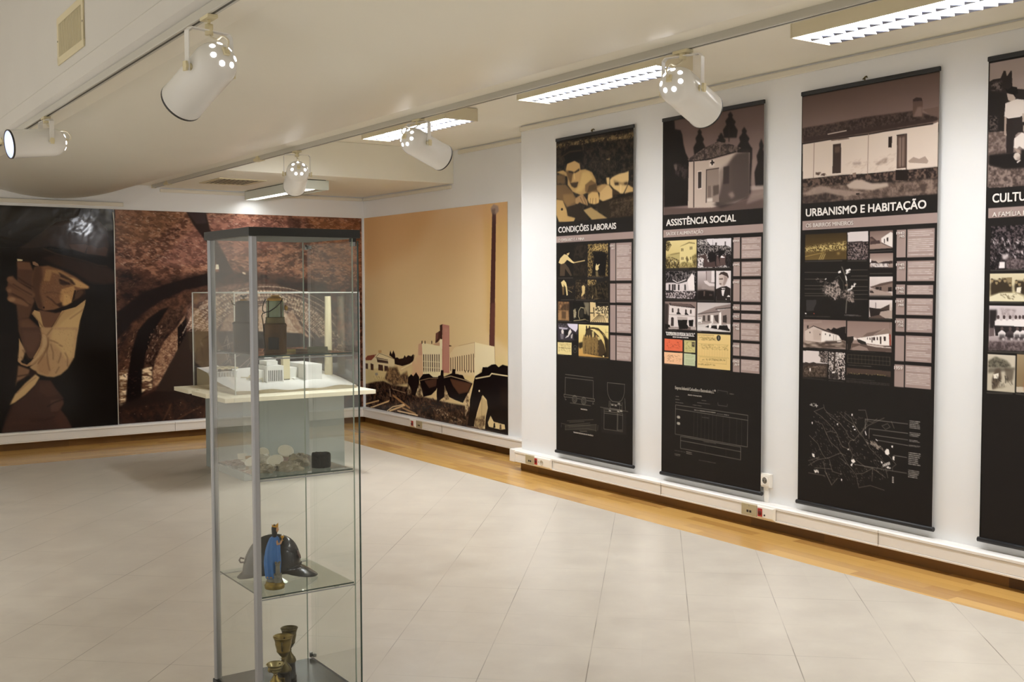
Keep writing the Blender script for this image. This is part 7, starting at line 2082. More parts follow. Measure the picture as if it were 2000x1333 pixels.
m = MB(); m.lathe([(.0192, 0), (.0192, .0006), (0, .0006)], 28, 0, Matrix.Translation((-.0270, 0, 0)) @ Matrix.Rotation(R(-90), 4, 'Y')); m.box((-.0292, -.004, .013), (-.0274, .004, .0185)); m.box((-.0292, -.004, -.0185), (-.0274, .004, -.013)); m.build('recess', plain('grey_socket_recess', '77736a', .5), t)
for s in (-1, 1):
    m = MB(); m.lathe([(0, .001), (.003, .0008), (.0036, 0)], 8, 0, Matrix.Translation((-.0276, s*.0095, 0)) @ Matrix.Rotation(R(-90), 4, 'Y')); m.build('pin_hole', M['dark'], t)
m = MB(); m.box((-.014, -.016, .1607-.292), (0, .016, -.047)); m.box((-.016, -.0175, -.062), (0, .0175, -.0415)); m.build('conduit', M['white_p'], t, .002)

# ------------------------------------------------------------------ plinth with the architectural model
t = thing('display_plinth', (3.268, 8.10, 0), 'grey plinth with a cream top of three overhanging boards', 'plinth')
m = MB(); m.box((-.413, -.40, 0), (.410, .44, .618)); m.build('body', M['plinth'], t, .003)
m = MB(); m.box((-.565, -.64, .618), (.565, .54, .65))
for a, b in ((-.64, -.31), (-.235, .10), (.185, .54)): m.box((-.632, a, .6185), (-.566, b, .6498))
m.build('board_top', M['board'], t, .002)

t = thing('architectural_model', (3.29, 8.14, .65), 'white card model of a factory with a tall chimney on the plinth', 'scale model')
def mz(x, y):  # height of the model ground, in local coordinates
    Y = y+8.14; X = x+3.29
    z = .022+.105*max(0, (Y-7.68)/.87)+.006*math.sin(X*9)+.004*math.sin(X*23+Y*9)
    if X < 2.98 and Y > 8.30: z += .018
    return z
m = MB(); nx_, ny_ = 40, 34; x0, x1, y0, y1 = -.487, .487, -.46, .44
v = []; f = []
for j in range(ny_+1):
    for i in range(nx_+1):
        x = x0+(x1-x0)*i/nx_; y = y0+(y1-y0)*j/ny_; v.append((x, y, mz(x, y)))
for j in range(ny_):
    for i in range(nx_): f.append((j*(nx_+1)+i, j*(nx_+1)+i+1, (j+1)*(nx_+1)+i+1, (j+1)*(nx_+1)+i))
m.add(v, f, 0, False); m.build('terrain', M['card_w'], t)
m = MB()
def skirt(pts):
    v = [(x, y, .0006) for x, y in pts]+[(x, y, mz(x, y)-.0005) for x, y in pts]; n = len(pts)
    m.add(v, [(k, k+1, n+k+1, n+k) for k in range(n-1)])
skirt([(x0+(x1-x0)*i/nx_, y0) for i in range(nx_+1)]); skirt([(x1, y0+(y1-y0)*i/ny_) for i in range(ny_+1)])
skirt([(x1-(x1-x0)*i/nx_, y1) for i in range(nx_+1)]); skirt([(x0, y1-(y1-y0)*i/ny_) for i in range(ny_+1)])
m.build('terrain_edge', M['card_t'], t)
def loc(X, Y): return X-3.29, Y-8.14
def block(name, X0, X1, Y0, Y1, z0, z1, mat, slits=0, face=True):
    (a, c), (b, d) = loc(X0, Y0), loc(X1, Y1)
    m = MB(); m.box((a, c, z0-.65), (b, d, z1-.65)); o = m.build(name, mat, t, .0015)
    if slits:
        m = MB(); wq = (b-a)/(slits+1.6)
        for k in range(slits):
            x = a+(b-a)*(k+1.1)/(slits+1.2)
            m.box((x-wq*.22, c-.0012, z0+.022-.65), (x+wq*.22, c+.001, z1-.035-.65))
        m.build('window_slits', M['card_d'], o)
    return o
block('building', 3.145, 3.283, 7.95, 8.18, .69, .832, M['card_w'], 8)
block('building', 3.165, 3.255, 8.00, 8.16, .833, .866, M['card_w']); block('building', 3.262, 3.318, 8.19, 8.30, .70, .874, M['card_w'], 3)
block('building', 3.086, 3.143, 7.99, 8.15, .69, .80, M['card_w']); block('building', 3.325, 3.465, 8.10, 8.34, .70, .80, M['card_w'])
block('building', 3.470, 3.608, 7.95, 8.33, .675, .832, M['card_w']); block('building', 3.40, 3.47, 8.02, 8.28, .68, .72, M['card_w'])
block('tower', 3.321, 3.378, 8.05, 8.10, .69, .925, M['card_c'])
m = MB(); a, c = loc(3.349, 8.05)
for x in (-.018, -.006, .006, .018): m.box((a+x-.004, c-.0015, .055), (a+x+.004, c+.001, .066))
m.build('windows', M['card_d'], t)
m = MB(); a, c = loc(3.733, 8.10)
r0, r1 = .0335, .0245
v = [(a+r0*math.cos(k*math.pi/4+.39), c+r0*math.sin(k*math.pi/4+.39), .058) for k in range(8)]+[(a+r1*math.cos(k*math.pi/4+.39), c+r1*math.sin(k*math.pi/4+.39), .718) for k in range(8)]
m.add(v, [(k, (k+1) % 8, 8+(k+1) % 8, 8+k) for k in range(8)]+[tuple(range(8, 16))]); m.build('chimney', M['card_c'], t)
m = MB(); (a, c), (b, d) = loc(2.845, 8.20), loc(2.995, 8.30)
for k in range(8): m.box((a+(b-a)*k/7-.004, c, .075), (a+(b-a)*k/7+.004, c+.008, .13))
m.box((a-.006, c-.008, .13), (b+.006, d, .136)); m.box((a+.02, c+.03, .085), (b-.01, d, .13)); m.build('pavilion', M['card_w'], t)
m = MB(); n = 12
for k in range(n):
    u = a-.01+(b-a+.02)*k/n; q = a-.01+(b-a+.02)*(k+1)/n; zz = .168+.005*math.sin(k*1.7)
    m.box((u, c-.012, zz-.012), (q, d+.005, zz))
m.build('pavilion_roof', M['card_c'], t)
m = MB(); m.box((a+.03, c+.02, .136), (b-.03, d-.01, .157)); m.build('pavilion_storey', M['card_d'], t)
m = MB()
for X0, Y0, X1, Y1 in ((3.02, 8.05, 3.14, 8.22), (3.0, 8.12, 3.08, 8.0), (3.03, 7.98, 3.12, 7.98)):
    (a, c), (b, d) = loc(X0, Y0), loc(X1, Y1); za, zb = mz(a, c)+.012, mz(b, d)+.03
    m.tube([(a, c, za), (b, d, zb)], .004, 6); m.tube([(b, d, zb), (b, d, mz(b, d)-.004)], .003, 6)
m.build('conveyor', M['card_c'], t)

t = thing('acrylic_cover', (3.29, 8.135, .65), 'clear acrylic box cover over the white architectural model', 'display cover')
X, Y, h, th = .503, .475, .752, .005
for a, b in (((-X, -Y, .0005), (X, -Y+th, h-th)), ((-X, Y-th, .0005), (X, Y, h-th)), ((-X, -Y+th, .0005), (-X+th, Y-th, h-th)), ((X-th, -Y+th, .0005), (X, Y-th, h-th)), ((-X, -Y, h-th), (X, Y, h))):
    m = MB(); m.box(a, b); m.build('acrylic_sheet', M['acryl'], t)
m = MB(); e = .0035
for sx in (-1, 1):
    for sy in (-1, 1): m.box((sx*X-e, sy*Y-e, .0008), (sx*X+e, sy*Y+e, h))
for sy in (-1, 1): m.box((-X, sy*Y-e, h-e*1.4), (X, sy*Y+e, h+e*.6))
for sx in (-1, 1): m.box((sx*X-e, -Y, h-e*1.4), (sx*X+e, Y, h+e*.6))
m.build('polished_edges', M['acryl_edge'], t)

# ------------------------------------------------------------------ the glass cabinet
CX0, CX1, CY0, CY1 = 1.222, 1.588, 3.205, 3.612
CXc, CYc = (CX0+CX1)/2, (CY0+CY1)/2; hx, hy = (CX1-CX0)/2, (CY1-CY0)/2
cab = thing('glass_display_cabinet', (CXc, CYc, 0), 'tall narrow glass cabinet with a black top and base', 'display cabinet')
m = MB(); m.box((-hx-.004, -hy-.004, .02), (hx+.004, hy+.004, .0955)); m.box((-hx+.03, -hy+.03, 0), (hx-.03, hy-.03, .02)); m.build('base', M['black'], cab, .002)
m = MB(); m.box((-hx+.006, -hy+.006, .0957), (hx-.010, hy-.006, .0985)); m.build('base_shelf', plain('dark_grey_glass_floor', '3b3b36', .22, 0, .5), cab)
m = MB(); m.box((-hx-.008, -hy-.006, 1.606), (hx+.004, hy+.006, 1.633)); m.build('top_cap', M['black'], cab, .0015)
for sy in (-1, 1):   # aluminium posts on the left side
    m = MB(); px_, py_ = -hx+.010, sy*(hy-.011); w2 = .011
    poly = [(px_-w2, py_-w2*.6), (px_-w2*.6, py_-w2), (px_+w2*.6, py_-w2), (px_+w2, py_-w2*.6), (px_+w2, py_+w2*.6), (px_+w2*.6, py_+w2), (px_-w2*.6, py_+w2), (px_-w2, py_+w2*.6)]
    m.prism(poly, .0965, 1.6055, 'z'); m.build('post', M['alu'], cab, .001)
zb_, zt_ = .0965, 1.6055
for nm, a, b in (('glass_panel', (-hx+.004, -hy+.0235, zb_), (-hx+.008, hy-.0235, zt_)), ('glass_panel', (-hx+.023, -hy+.004, zb_), (hx-.022, -hy+.008, zt_)), ('glass_panel', (-hx+.023, hy-.008, zb_), (hx-.022, hy-.004, zt_))):
    m = MB(); m.box(a, b); m.build(nm, M['glass'], cab)
for sy in (-1, 1):   # pale ground edges of the front and rear panes
    m = MB(); m.box((hx-.0218, sy*(hy-.006)-.0021, zb_), (hx-.0190, sy*(hy-.006)+.0021, zt_)); m.build('pane_edge', M['edge_lt'], cab)
m = MB(); m.box((-hx+.0225, hy-.0085, zb_), (-hx+.0248, hy-.0036, zt_)); m.build('pane_edge', M['edge_lt'], cab)
m = MB(); m.box((hx-.004, -hy+.004, .101), (hx, hy-.003, 1.597)); dr = m.build('door', M['glass'], cab)
m = MB(); m.box((hx-.0045, -hy+.001, .101), (hx+.0005, -hy+.0038, 1.597)); m.build('door_edge', M['edge'], dr)
for z in (.112, 1.588):
    m = MB(); m.tube([(hx-.010, hy-.010, z-.009), (hx-.010, hy-.010, z+.009)], .006, 14); m.box((hx-.009, hy-.030, z-.006), (hx+.003, hy-.014, z+.006)); m.build('hinge', M['chrome'], dr, .001)
m = MB(); m.box((hx-.022, -hy+.006, 1.594), (hx-.005, -hy+.024, 1.606)); m.build('door_catch', M['black'], cab)
m = MB(); m.box((hx-.020, -hy+.007, 1.580), (hx-.005, -hy+.022, 1.5935)); m.build('catch_plate', M['chrome'], cab)
SH = (1.229, .845, .466)
for z in SH:
    m = MB(); m.box((-hx+.0235, -hy+.0095, z), (hx-.024, hy-.0095, z+.004)); s_ = m.build('glass_shelf', M['shelf_glass'], cab)
    m = MB(); m.box((-hx+.0235, -hy+.0086, z-.0003), (hx-.024, -hy+.0094, z+.0043)); m.box((-hx+.0227, -hy+.009, z-.0003), (-hx+.0234, hy-.009, z+.0043)); m.build('shelf_edge', M['edge'], s_)
    m = MB()
    for yy in (-hy+.013, hy-.013): m.box((-hx+.02, yy-.0015, z-.0085), (hx-.020, yy+.0015, z-.0045))
    m.build('shelf_support', M['alu'], s_)
    for xx in (-.09, .10):
        m = MB(); m.box((xx-.008, -hy+.011, z-.004), (xx+.008, -hy+.022, z-.0004)); m.build('shelf_pad', M['acryl_edge'], s_)

T1, T2, T3, TB = (SH[0]+.0042, SH[1]+.0042, SH[2]+.0042, .0987)

# ------------------------------------------------------------------ top shelf: two miner's lamps, labels
def ring(c, r, n=24, ax='z', a0=0, a1=360):
    o = []
    for k in range(n+1):
        a = R(a0+(a1-a0)*k/n); p = {'z': (r*math.cos(a), r*math.sin(a), 0), 'x': (0, r*math.cos(a), r*math.sin(a)), 'y': (r*math.cos(a), 0, r*math.sin(a))}[ax]
        o.append(Vector(c)+Vector(p))
    return o
t = thing('miners_lamp', (1.338, 3.305, T1), 'rusty miner\'s lamp with a glass upper half and a curved wire hook', 'lamp', 'old miner\'s lamps on the top shelf')
m = MB(); m.lathe([(0, 0), (.0355, 0), (.0365, .004), (.0355, .008), (.0358, .085), (.0372, .088), (.0372, .093), (.033, .098), (0, .098)], 36); m.build('fuel_tank', M['rust'], t)
m = MB(); m.lathe([(.031, .0982), (.0315, .104), (.030, .112), (.031, .116), (.029, .118), (0, .118)], 36); m.build('collar', M['brass_d'], t)
m = MB(); m.lathe([(.0275, .1182), (.0272, .165), (.026, .170), (0, .170)], 32); m.build('glass', M['lampglass'], t)
m = MB(); m.lathe([(.0265, .1702), (.026, .176), (.018, .182), (.008, .184), (0, .184)], 28); m.box((-.012, -.003, .183), (.014, .003, .188)); m.build('cap', M['ochre'], t)
m = MB()
for a in (20, 110, 200, 290): m.tube([(.0285*math.cos(R(a)), .0285*math.sin(R(a)), .117), (.0285*math.cos(R(a)), .0285*math.sin(R(a)), .172)], .0016, 6)
m.build('guard_rods', M['rust'], t)
m = MB(); e = RGT
def cl(u, v_, z): q = RGT*u-Vector((FWD.x, FWD.y, 0))*v_; return (q.x, q.y, z)
m.tube([cl(-.027, .012, .176), cl(-.033, .014, .165), cl(-.036, .018, .148), cl(-.034, .022, .137), cl(-.026, .028, .133), cl(-.010, .033, .137), cl(.010, .032, .150), cl(.026, .022, .168), cl(.027, .014, .178)], .0016, 8)
m.tube([cl(-.033, .012, .060), cl(-.036, .016, .105), cl(-.040, .014, .122), cl(-.036, .012, .131), cl(-.030, .012, .130)], .0016, 8)
m.tube([cl(-.036, .014, .095), cl(-.030, .027, .05), cl(-.026, .03, .02), cl(-.034, .026, .008)], .0013, 8); m.build('wire_hook', M['wire'], t)
m = MB(); m.lathe([(0, 0), (.0085, .001), (.0095, .006), (.006, .010), (0, .0105)], 14, 0, Matrix.Translation(cl(.031, 0, .147)) @ rot_to(RGT)); m.build('hook_eye', M['ochre'], t)
m = MB(); c = Vector(cl(.002, .0357, .034))
m.box((-.017, -.0015, -.019), (.017, .0015, .019), 0, Matrix.Translation(c) @ Matrix.Rotation(math.atan2(RGT.y, RGT.x), 4, 'Z')); m.build('plate', plain('dark_tank_plate', '241b10', .6), t, .001)

t = thing('miners_lamp', (1.297, 3.475, T1), 'dull dark miner\'s lamp with a wing nut on top, seen through the left pane', 'lamp', 'old miner\'s lamps on the top shelf')
m = MB(); m.lathe([(0, 0), (.035, 0), (.0355, .088), (.0375, .09), (.0375, .096), (.031, .100), (0, .100)], 36); m.build('fuel_tank', M['iron'], t)
m = MB(); m.lathe([(.0285, .1002), (.0280, .150), (.0278, .162), (.022, .167), (.012, .1695), (0, .1695)], 32); m.build('upper_cylinder', M['iron'], t)
m = MB(); m.lathe([(.013, .1685), (.012, .174), (0, .175)], 18); m.build('cap', M['ochre'], t)
m = MB(); m.tube([(0, 0, .174), (0, 0, .183)], .0035, 8); m.tube([(-.010, .003, .186), (-.004, .001, .183), (.004, -.001, .183), (.010, -.003, .186)], .0026, 8); m.build('wing_nut', M['wire'], t)
m = MB(); m.tube([cl(-.034, .006, .092), cl(-.034, .012, .07), cl(-.02, .029, .036), cl(0, .0362, .030), cl(.02, .029, .036), cl(.034, .012, .07), cl(.034, .006, .092)], .0011, 8); m.tube([cl(-.026, .01, .155), cl(-.036, .006, .158), cl(-.04, .004, .17)], .0022, 6); m.build('bail_wire', M['brass_d'], t)

def slab(name, c, sx, sy, sz, rz, mat, label, cat, group=None, rx=0):
    m = MB(); m.box((-sx/2, -sy/2, 0), (sx/2, sy/2, sz), 0, Matrix.Rotation(R(rz), 4, 'Z') @ Matrix.Rotation(R(rx), 4, 'X'))
    o = m.build(name, mat, None, min(.0008, sz*.3)); o.location = c; return tag(o, label, cat, group)
slab('paper_packet', (1.425, 3.385, T1), .045, .028, .007, -18, M['paper_t'], 'flat tan paper packet lying just right of the rusty lamp', 'packet')
slab('paper_packet', (1.452, 3.352, T1), .040, .026, .009, -40, M['bag_p'], 'flat dull packet lying in the middle of the top shelf', 'packet')
m = MB(); m.prism([(-.019, 0), (.019, 0), (.003, .015), (-.003, .015)], -.034, .034, 'x'); o = m.build('label_card', plain('grey_card', '8f8f84', .6), None, .0008); o.location = (1.497, 3.335, T1); o.rotation_euler.z = R(-20); tag(o, 'grey folded label card at the right end of the top shelf', 'label card')

# ------------------------------------------------------------------ second shelf: tags, bags, briquette
m = MB(); rng = np.random.default_rng(5); pr = [(0, 0), (.0305, 0), (.0315, .006), (.0312, .042), (.0295, .047), (.020, .0475), (0, .0465)]
n = 30; v = []
for i, (r, z) in enumerate(pr):
    for k in range(n): j = 1+.045*(rng.random()-.5) if 0 < i < 6 else 1; a = 2*math.pi*k/n; v.append((r*j*math.cos(a), r*j*math.sin(a), z+(.0025*(rng.random()-.5) if i > 2 else 0)))
m.add(v, [(i*n+k, i*n+(k+1) % n, (i+1)*n+(k+1) % n, (i+1)*n+k) for i in range(len(pr)-1) for k in range(n)], 0, False)
o = m.build('coal_briquette', M['coal']); o.location = (1.490, 3.300, T2); tag(o, 'black rough cylindrical coal briquette on the second shelf', 'briquette')

def bag(c, sx, sy, h, rz, mat, label, seed):
    rg = np.random.default_rng(seed); nu, nv = 22, 12; v = []
    ph = rg.random((6, 3))*6.28; fr = 2+rg.random((6, 2))*5
    for j in range(nv+1):
        th_ = math.pi/2*j/nv
        for i in range(nu):
            a = 2*math.pi*i/nu
            w_ = 1+.16*sum(math.sin(fr[q, 0]*a*round(1)+ph[q, 0])*math.sin(fr[q, 1]*th_+ph[q, 1]) for q in range(3))+.10*(rg.random()-.5)
            r = math.cos(th_)**.55*w_
            v.append((sx/2*r*math.cos(a), sy/2*r*math.sin(a), max(0, h*(math.sin(th_)**.8)*(1+.25*(rg.random()-.5)*(1 if j else 0)))))
    m = MB(); m.add(v, [(j*nu+i, j*nu+(i+1) % nu, (j+1)*nu+(i+1) % nu, (j+1)*nu+i) for j in range(nv) for i in range(nu)], 0, False)
    o = m.build('plastic_bag', mat); o.location = c; o.rotation_euler.z = R(rz); return tag(o, label, 'bag', 'crumpled bags on the second shelf')
bag((1.300, 3.330, T2), .062, .090, .024, 10, M['bag'], 'crumpled clear bag at the front left of the second shelf', 1)
bag((1.374, 3.300, T2), .085, .066, .027, -25, M['bag'], 'crumpled clear bag at the front middle of the second shelf', 2)
bag((1.442, 3.376, T2), .076, .066, .037, 15, M['bag'], 'tallest crumpled bag, left of the black briquette', 3)
bag((1.345, 3.440, T2), .078, .076, .034, 40, M['bag_w'], 'crumpled whitish bag behind the others on the second shelf', 4)
bag((1.285, 3.520, T2), .060, .085, .012, 8, M['bag_p'], 'flat pinkish bag at the rear left of the second shelf', 6)

def oval_tag(c, tilt, az, label, hole=False, sx=.022, sy=.017):
    d = Vector((math.sin(R(tilt))*math.cos(R(az)), math.sin(R(tilt))*math.sin(R(az)), math.cos(R(tilt))))
    t = thing('oval_tag', c, label, 'tag', 'white oval tags on the second shelf')
    Mx = rot_to(d) @ Matrix.Rotation(R(az), 4, 'Z')
    m = MB(); m.lathe([(0, .0016), (sx*.93, .0016), (sx, .0008), (sx, -.0008), (sx*.93, -.0016), (0, -.0016)], 28, 0, Mx, True, (1, sy/sx)); m.build('disc', M['paper'], t)
    m = MB(); m.lathe([(sx*.86, .0017), (sx*.86, .0022), (sx*.80, .0022), (sx*.80, .0017)], 28, 0, Mx, True, (1, sy/sx)); m.build('raised_rim', M['card_w'], t)
    if hole:
        m = MB(); m.lathe([(0, .0023), (.0024, .0020), (.0028, .0016)], 10, 0, Mx @ Matrix.Translation((-.006, -.008, 0))); m.build('hole', M['dark'], t)
    return t
camaz = math.degrees(math.atan2(-FWD.y, -FWD.x))
oval_tag((1.288, 3.395, T2+.026), 34, camaz-10, 'white oval tag with a dark hole, left of the near cabinet post', True, .026, .022)
oval_tag((1.340, 3.330, T2+.0310), 30, camaz+8, 'lowest white oval tag, in front of the others', False, .032, .027)
oval_tag((1.418, 3.425, T2+.0445), 32, camaz+25, 'white oval tag standing highest on the heap', False, .032, .027)
oval_tag((1.359, 3.492, T2+.034), 36, camaz+10, 'white oval tag at the rear, just right of the near cabinet post', False, .027, .023)
slab('paper_slip', (1.292, 3.462, T2+.0150), .030, .024, .0012, 35, M['paper'], 'small off white paper slip at the left of the heap', 'paper slip', None, 24)
slab('paper_slip', (1.3125, 3.553, T2+.0180), .030, .024, .0012, -12, M['paper'], 'off white paper slip leaning at the rear left of the heap', 'paper slip', None, 50)
slab('ochre_chip', (1.325, 3.530, T2), .015, .012, .022, 30, M['ochre'], 'small ochre piece behind the heap on the second shelf', 'fragment')

# ------------------------------------------------------------------ third shelf: helmet and statuette
hd = Vector((.927, -.375, 0))
t = thing('miners_helmet', (1.364, 3.408, T3), 'black varnished miner\'s helmet with a peak to the right', 'helmet')
Mz = Matrix.Rotation(math.atan2(hd.y, hd.x), 4, 'Z')
def helm(m, a, s, off=0):
    """a: angle around, s: 0 at the crown .. 1 at the rim"""
    front = math.cos(a)
    Rx = .088 if front > 0 else .094; Ry = .076
    ph = s*math.pi/2
    x = Rx*math.sin(ph)**(.86)*math.cos(a); y = Ry*math.sin(ph)**.86*math.sin(a); z = .020+.108*math.cos(ph)**.80
    z += .006*math.exp(-(y/.018)**2)*(1-s)                      # raised crest
    if front < -.2: z -= .012*(s**2)*(-front-.2); x -= .010*s**3*(-front)
    if front > .2: z += .004*s*(front)
    return Vector((x, y, z))
m = MB(); nu, nv = 56, 22
v = [Mz @ helm(m, 2*math.pi*i/nu, j/nv) for j in range(nv+1) for i in range(nu)]
f = [(j*nu+i, j*nu+(i+1) % nu, (j+1)*nu+(i+1) % nu, (j+1)*nu+i) for j in range(nv) for i in range(nu)]
m.add(v, f, 0, True)
# rolled lip, widening into peak in front and neck flap behind
v = []; nl = 8
for j in range(nl+1):
    u = j/nl
    for i in range(nu):
        a = 2*math.pi*i/nu; p = helm(m, a, 1.0); c = math.cos(a)
        ext = .004+.052*max(0, (c-.42)/.58)**.75+.015*max(0, (-c-.5)/.5)**1.2
        drop = .006+.028*max(0, (c-.42)/.58)+.010*max(0, (-c-.5)/.5)
        q = Vector((p.x+ext*u*math.cos(a)*(1 if c > 0 else .9), p.y+ext*u*math.sin(a)*.55, p.z-drop*u**1.3))
        v.append(Mz @ q)
m.add(v, [(j*nu+i, j*nu+(i+1) % nu, (j+1)*nu+(i+1) % nu, (j+1)*nu+i) for j in range(nl) for i in range(nu)], 0, True)
zmin = min(p[2] for p in m.v); m.v = [(x, y, z-zmin+.0055) for x, y, z in m.v]
o = m.build('shell', M['leather'], t); so = o.modifiers.new('Solid', 'SOLIDIFY'); so.thickness = .003; so.offset = -1
m = MB(); pts = []
for k in range(25):
    a = R(-62+124*k/24); p = helm(m, a, .985); p = Vector((p.x*1.018, p.y*1.018, p.z+.003-zmin+.0055)); pts.append(Mz @ p)
m.tube(pts, .0028, 8); m.build('brow_seam', M['leather'], t)
m = MB(); pts = []
for k in range(15):
    a = R(-95+75*k/14); p = helm(m, a, .60+.22*abs(k-7)/7); pts.append(Mz @ Vector((p.x*1.006, p.y*1.006, p.z+.0015-zmin+.0055)))
m.tube(pts, .0018, 6); m.build('side_ridge', M['leather'], t)
m = MB(); p = helm(m, R(-18), .80); q = Mz @ Vector((p.x*1.02, p.y*1.02, p.z-zmin+.0065)); nrm = (Mz @ Vector((.9, -.3, .42))).normalized()
m.lathe([(0, .0014), (.012, .0012), (.0135, 0)], 24, 0, Matrix.Translation(q) @ rot_to(nrm), True, (.8, 1.15)); m.build('badge', M['badge'], t)
m = MB(); p = helm(m, R(180), .80); q = Mz @ Vector((p.x*1.02, p.y, p.z-zmin+.004))
m.tube([q, q+Mz @ Vector((-.012, 0, .004)), q+Mz @ Vector((-.016, 0, -.004)), q+Mz @ Vector((-.012, 0, -.012)), q+Mz @ Vector((-.002, 0, -.012))], .003, 8); m.build('strap_loop', M['buckle'], t)

t = thing('saint_statuette', (1.320, 3.296, T3), 'small painted statuette of a crowned woman in a blue cloak beside a tower', 'statuette')
m = MB(); m.lathe([(0, 0), (.0305, 0), (.0325, .003), (.0315, .007), (.0335, .010), (.0305, .014), (.0275, .017), (.0285, .021), (.0255, .024), (0, .024)], 36)
m.build('base', M['gold_d'], t)
m = MB(); m.lathe([(0, .0242), (.0262, .0242), (.024, .031), (.018, .035), (0, .036)], 28); m.build('rocky_mound', M['stone'], t)
u_ = RGT; 
def so_(u, v_, z):
    z = z if z < .06 else .06+(z-.06)*1.085
    q = RGT*u+Vector((FWD.x, FWD.y, 0))*v_; return Vector((q.x, q.y, z))
m = MB(); nz, na = 22, 40; v = []
for j in range(nz+1):
    s = j/nz; z = .033+.135*s
    w_ = .0185*(1-s)**.6+.0135*(1-abs(s-.62)**2*2.2)*.95 if s < .93 else .0085-.05*(s-.93)
    w_ = max(w_, .005); cx = -.006+.010*s-.004*math.sin(s*3)
    for i in range(na):
        a = 2*math.pi*i/na; fold = 1+.15*(1-s*.55)*math.sin(9*a+1.5*s*3)
        v.append(so_(cx+w_*fold*math.cos(a), w_*.82*fold*math.sin(a), z))
m.add(v, [(j*na+i, j*na+(i+1) % na, (j+1)*na+(i+1) % na, (j+1)*na+i) for j in range(nz) for i in range(na)]+[tuple(nz*na+i for i in range(na))], 0, True); m.build('blue_cloak', M['blue'], t)
m = MB(); m.lathe([(0, -.0125), (.006, -.011), (.0088, -.004), (.0090, .002), (.0072, .009), (0, .0115)], 20, 0, Matrix.Translation(so_(.0065, 0, .183)), True, (1, .92)); m.tube([so_(.0125, 0, .184), so_(.0155, 0, .1805), so_(.0125, 0, .178)], .0018, 6); m.build('head', M['skin'], t)
m = MB(); m.lathe([(0, -.030), (.0075, -.028), (.0088, -.014), (.0098, .0), (.0092, .006), (.006, .0115), (0, .0135)], 20, 0, Matrix.Translation(so_(.0022, -.0012, .1835)), True, (.98, 1)); m.build('long_hair', M['hair'], t)
m = MB(); pr = []; n = 24; v = []
for j, (r, z) in enumerate(((.0092, .1885), (.0102, .1905), (.0105, .194))):
    for i in range(n):
        a = 2*math.pi*i/n; up_ = (.006*max(0, math.cos(a))**2+.0025*(i % 4 == 0)) if j == 2 else 0
        v.append(so_(.0042+r*math.cos(a), r*math.sin(a), z+up_))
m.add(v, [(j*n+i, j*n+(i+1) % n, (j+1)*n+(i+1) % n, (j+1)*n+i) for j in range(2) for i in range(n)]); o = m.build('crown', M['gold'], t); sd = o.modifiers.new('S', 'SOLIDIFY'); sd.thickness = .0012
m = MB(); m.tube([so_(.006, -.006, .155), so_(.014, -.010, .138), so_(.022, -.008, .141), so_(.026, -.006, .149)], [.005, .0048, .0036, .003], 10)
for k in range(4): m.tube([so_(.0245, -.008+.002*k, .147), so_(.0275, -.0078+.002*k, .150), so_(.0272, -.0075+.0018*k, .1535)], .0011, 6)
m.build('arm', M['skin'], t)
m = MB(); m.lathe([(0, 0), (.0042, .0004), (.0012, .002), (.0012, .006), (.0048, .010), (.0054, .016), (.0045, .0165), (0, .012)], 16, 0, Matrix.Translation(so_(.028, -.005, .149))); m.build('chalice', M['gold'], t)
m = MB(); m.lathe([(0, .0125), (.0030, .0130), (.0036, .016), (.0020, .0195), (0, .0205)], 12, 0, Matrix.Translation(so_(.028, -.005, .149))); m.build('host', M['card_w'], t)
tw = so_(.015, -.019, .0)
m = MB(); m.lathe([(0, .024), (.0125, .024), (.0118, .040), (.0128, .042), (.0128, .048), (.0075, .049), (.0070, .078), (.0088, .081), (.0088, .086), (0, .086)], 14, 0, Matrix.Translation(tw), False)
for k in range(6):
    a = k*math.pi/3; m.box((-.0022, -.0016, .0855), (.0022, .0016, .0905), 0, Matrix.Translation(tw+Vector((.0072*math.cos(a), .0072*math.sin(a), 0))))
    m.box((-.0022, -.0016, .0475), (.0022, .0016, .0525), 0, Matrix.Translation(tw+Vector((.0110*math.cos(a), .0110*math.sin(a), 0))))
m.build('tower', M['stone'], t)
m = MB(); m.tube([so_(-.022+.0035*k, -.012-.004*math.sin(k*.5), .037+.0015*(k % 2)) for k in range(9)], .0022, 6); m.build('hem', M['gold'], t)

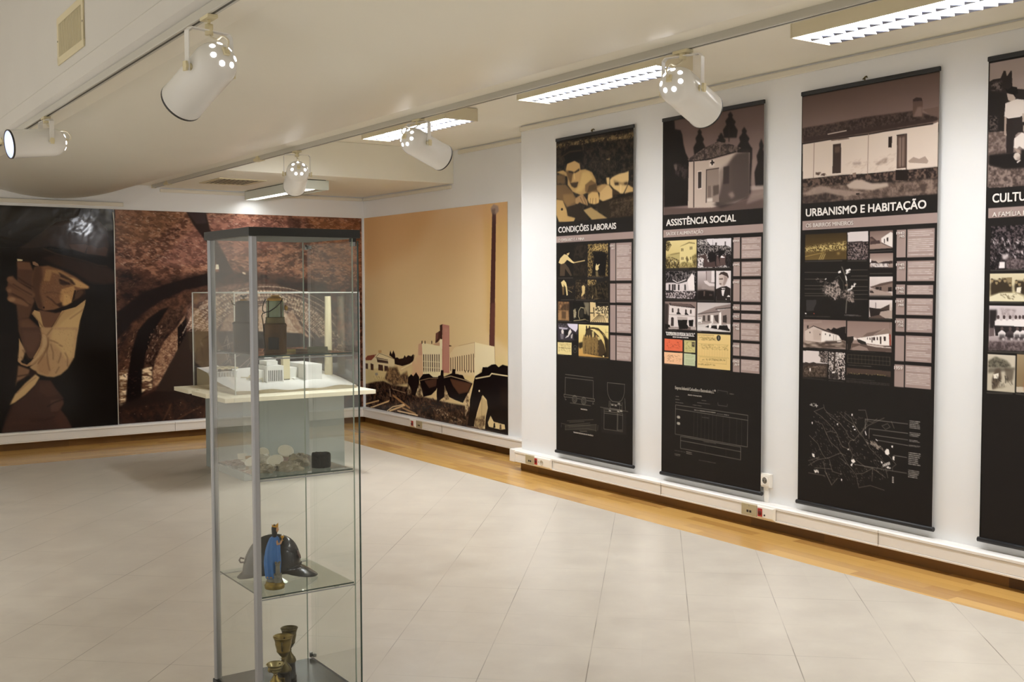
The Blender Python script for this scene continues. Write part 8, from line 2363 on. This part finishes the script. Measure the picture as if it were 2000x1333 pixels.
# ------------------------------------------------------------------ bottom: three trophies
def trophy(c, H, rim, mat, mat_foot, label, handles=True, scale_base=1.0, rz=0):
    t = thing('trophy_cup', c, label, 'trophy', 'trophy cups in the bottom of the cabinet')
    hb = H*.36; r = rim
    m = MB(); m.lathe([(0, 0), (r*.80*scale_base, 0), (r*.80*scale_base, hb*.25), (r*.70*scale_base, hb*.3), (r*.66*scale_base, hb*.92), (r*.74*scale_base, hb), (0, hb)], 36); m.build('pedestal', M['ebony'], t)
    m = MB(); m.lathe([(r*.78*scale_base, hb+.0003), (r*.76*scale_base, hb+.006), (r*.66, hb+.010), (r*.62, hb+.014), (r*.50, hb+.018), (r*.30, hb+.027), (r*.20, hb+.036), (0, hb+.036)], 36); m.build('foot', mat_foot, t)
    z = hb+.0362; k = H-z
    m = MB(); m.lathe([(r*.18, z), (r*.24, z+k*.05), (r*.18, z+k*.10), (r*.34, z+k*.18), (r*.58, z+k*.32), (r*.66, z+k*.36), (r*.64, z+k*.42), (r*.76, z+k*.62), (r*.80, z+k*.70), (r*.78, z+k*.76), (r*.92, z+k*.95), (r, H), (r*.97, H+.0008), (r*.88, z+k*.94), (r*.72, z+k*.70), (r*.50, z+k*.36), (0, z+k*.28)], 40); m.build('cup', mat, t)
    if handles:
        for s in (-1, 1):
            d = Vector((math.cos(R(rz))*s, math.sin(R(rz))*s, 0)); q = Vector((0, 0, 1))
            m = MB(); m.tube([d*r*.74+q*(z+k*.80), d*r*1.02+q*(z+k*.86), d*r*1.16+q*(z+k*.72), d*r*1.0+q*(z+k*.52), d*r*.70+q*(z+k*.46)], .0026, 8); m.build('handle', mat_foot, t)
    m = MB(); d = Vector((-FWD.x, -FWD.y, 0)).normalized()
    m.box((-.009, -.001, -.008), (.009, .001, .008), 0, Matrix.Translation(d*(r*.69*scale_base)+Vector((0, 0, hb*.6))) @ Matrix.Rotation(math.atan2(RGT.y, RGT.x), 4, 'Z')); m.build('name_plate', mat, t, .0008)
    return t
trophy((1.378, 3.372, TB), .180, .0345, M['brass'], M['brass_d'], 'brass trophy cup in the middle, mustard coloured inside', True, 1.0, 60)
trophy((1.428, 3.440, TB), .181, .0300, M['brass_d'], M['brass_d'], 'darker trophy cup half hidden behind the middle one', True, .95, 70)
trophy((1.327, 3.318, TB), .112, .0305, M['silver'], M['brass'], 'pale worn trophy cup in front, lowest of the three', True, .9, 30)
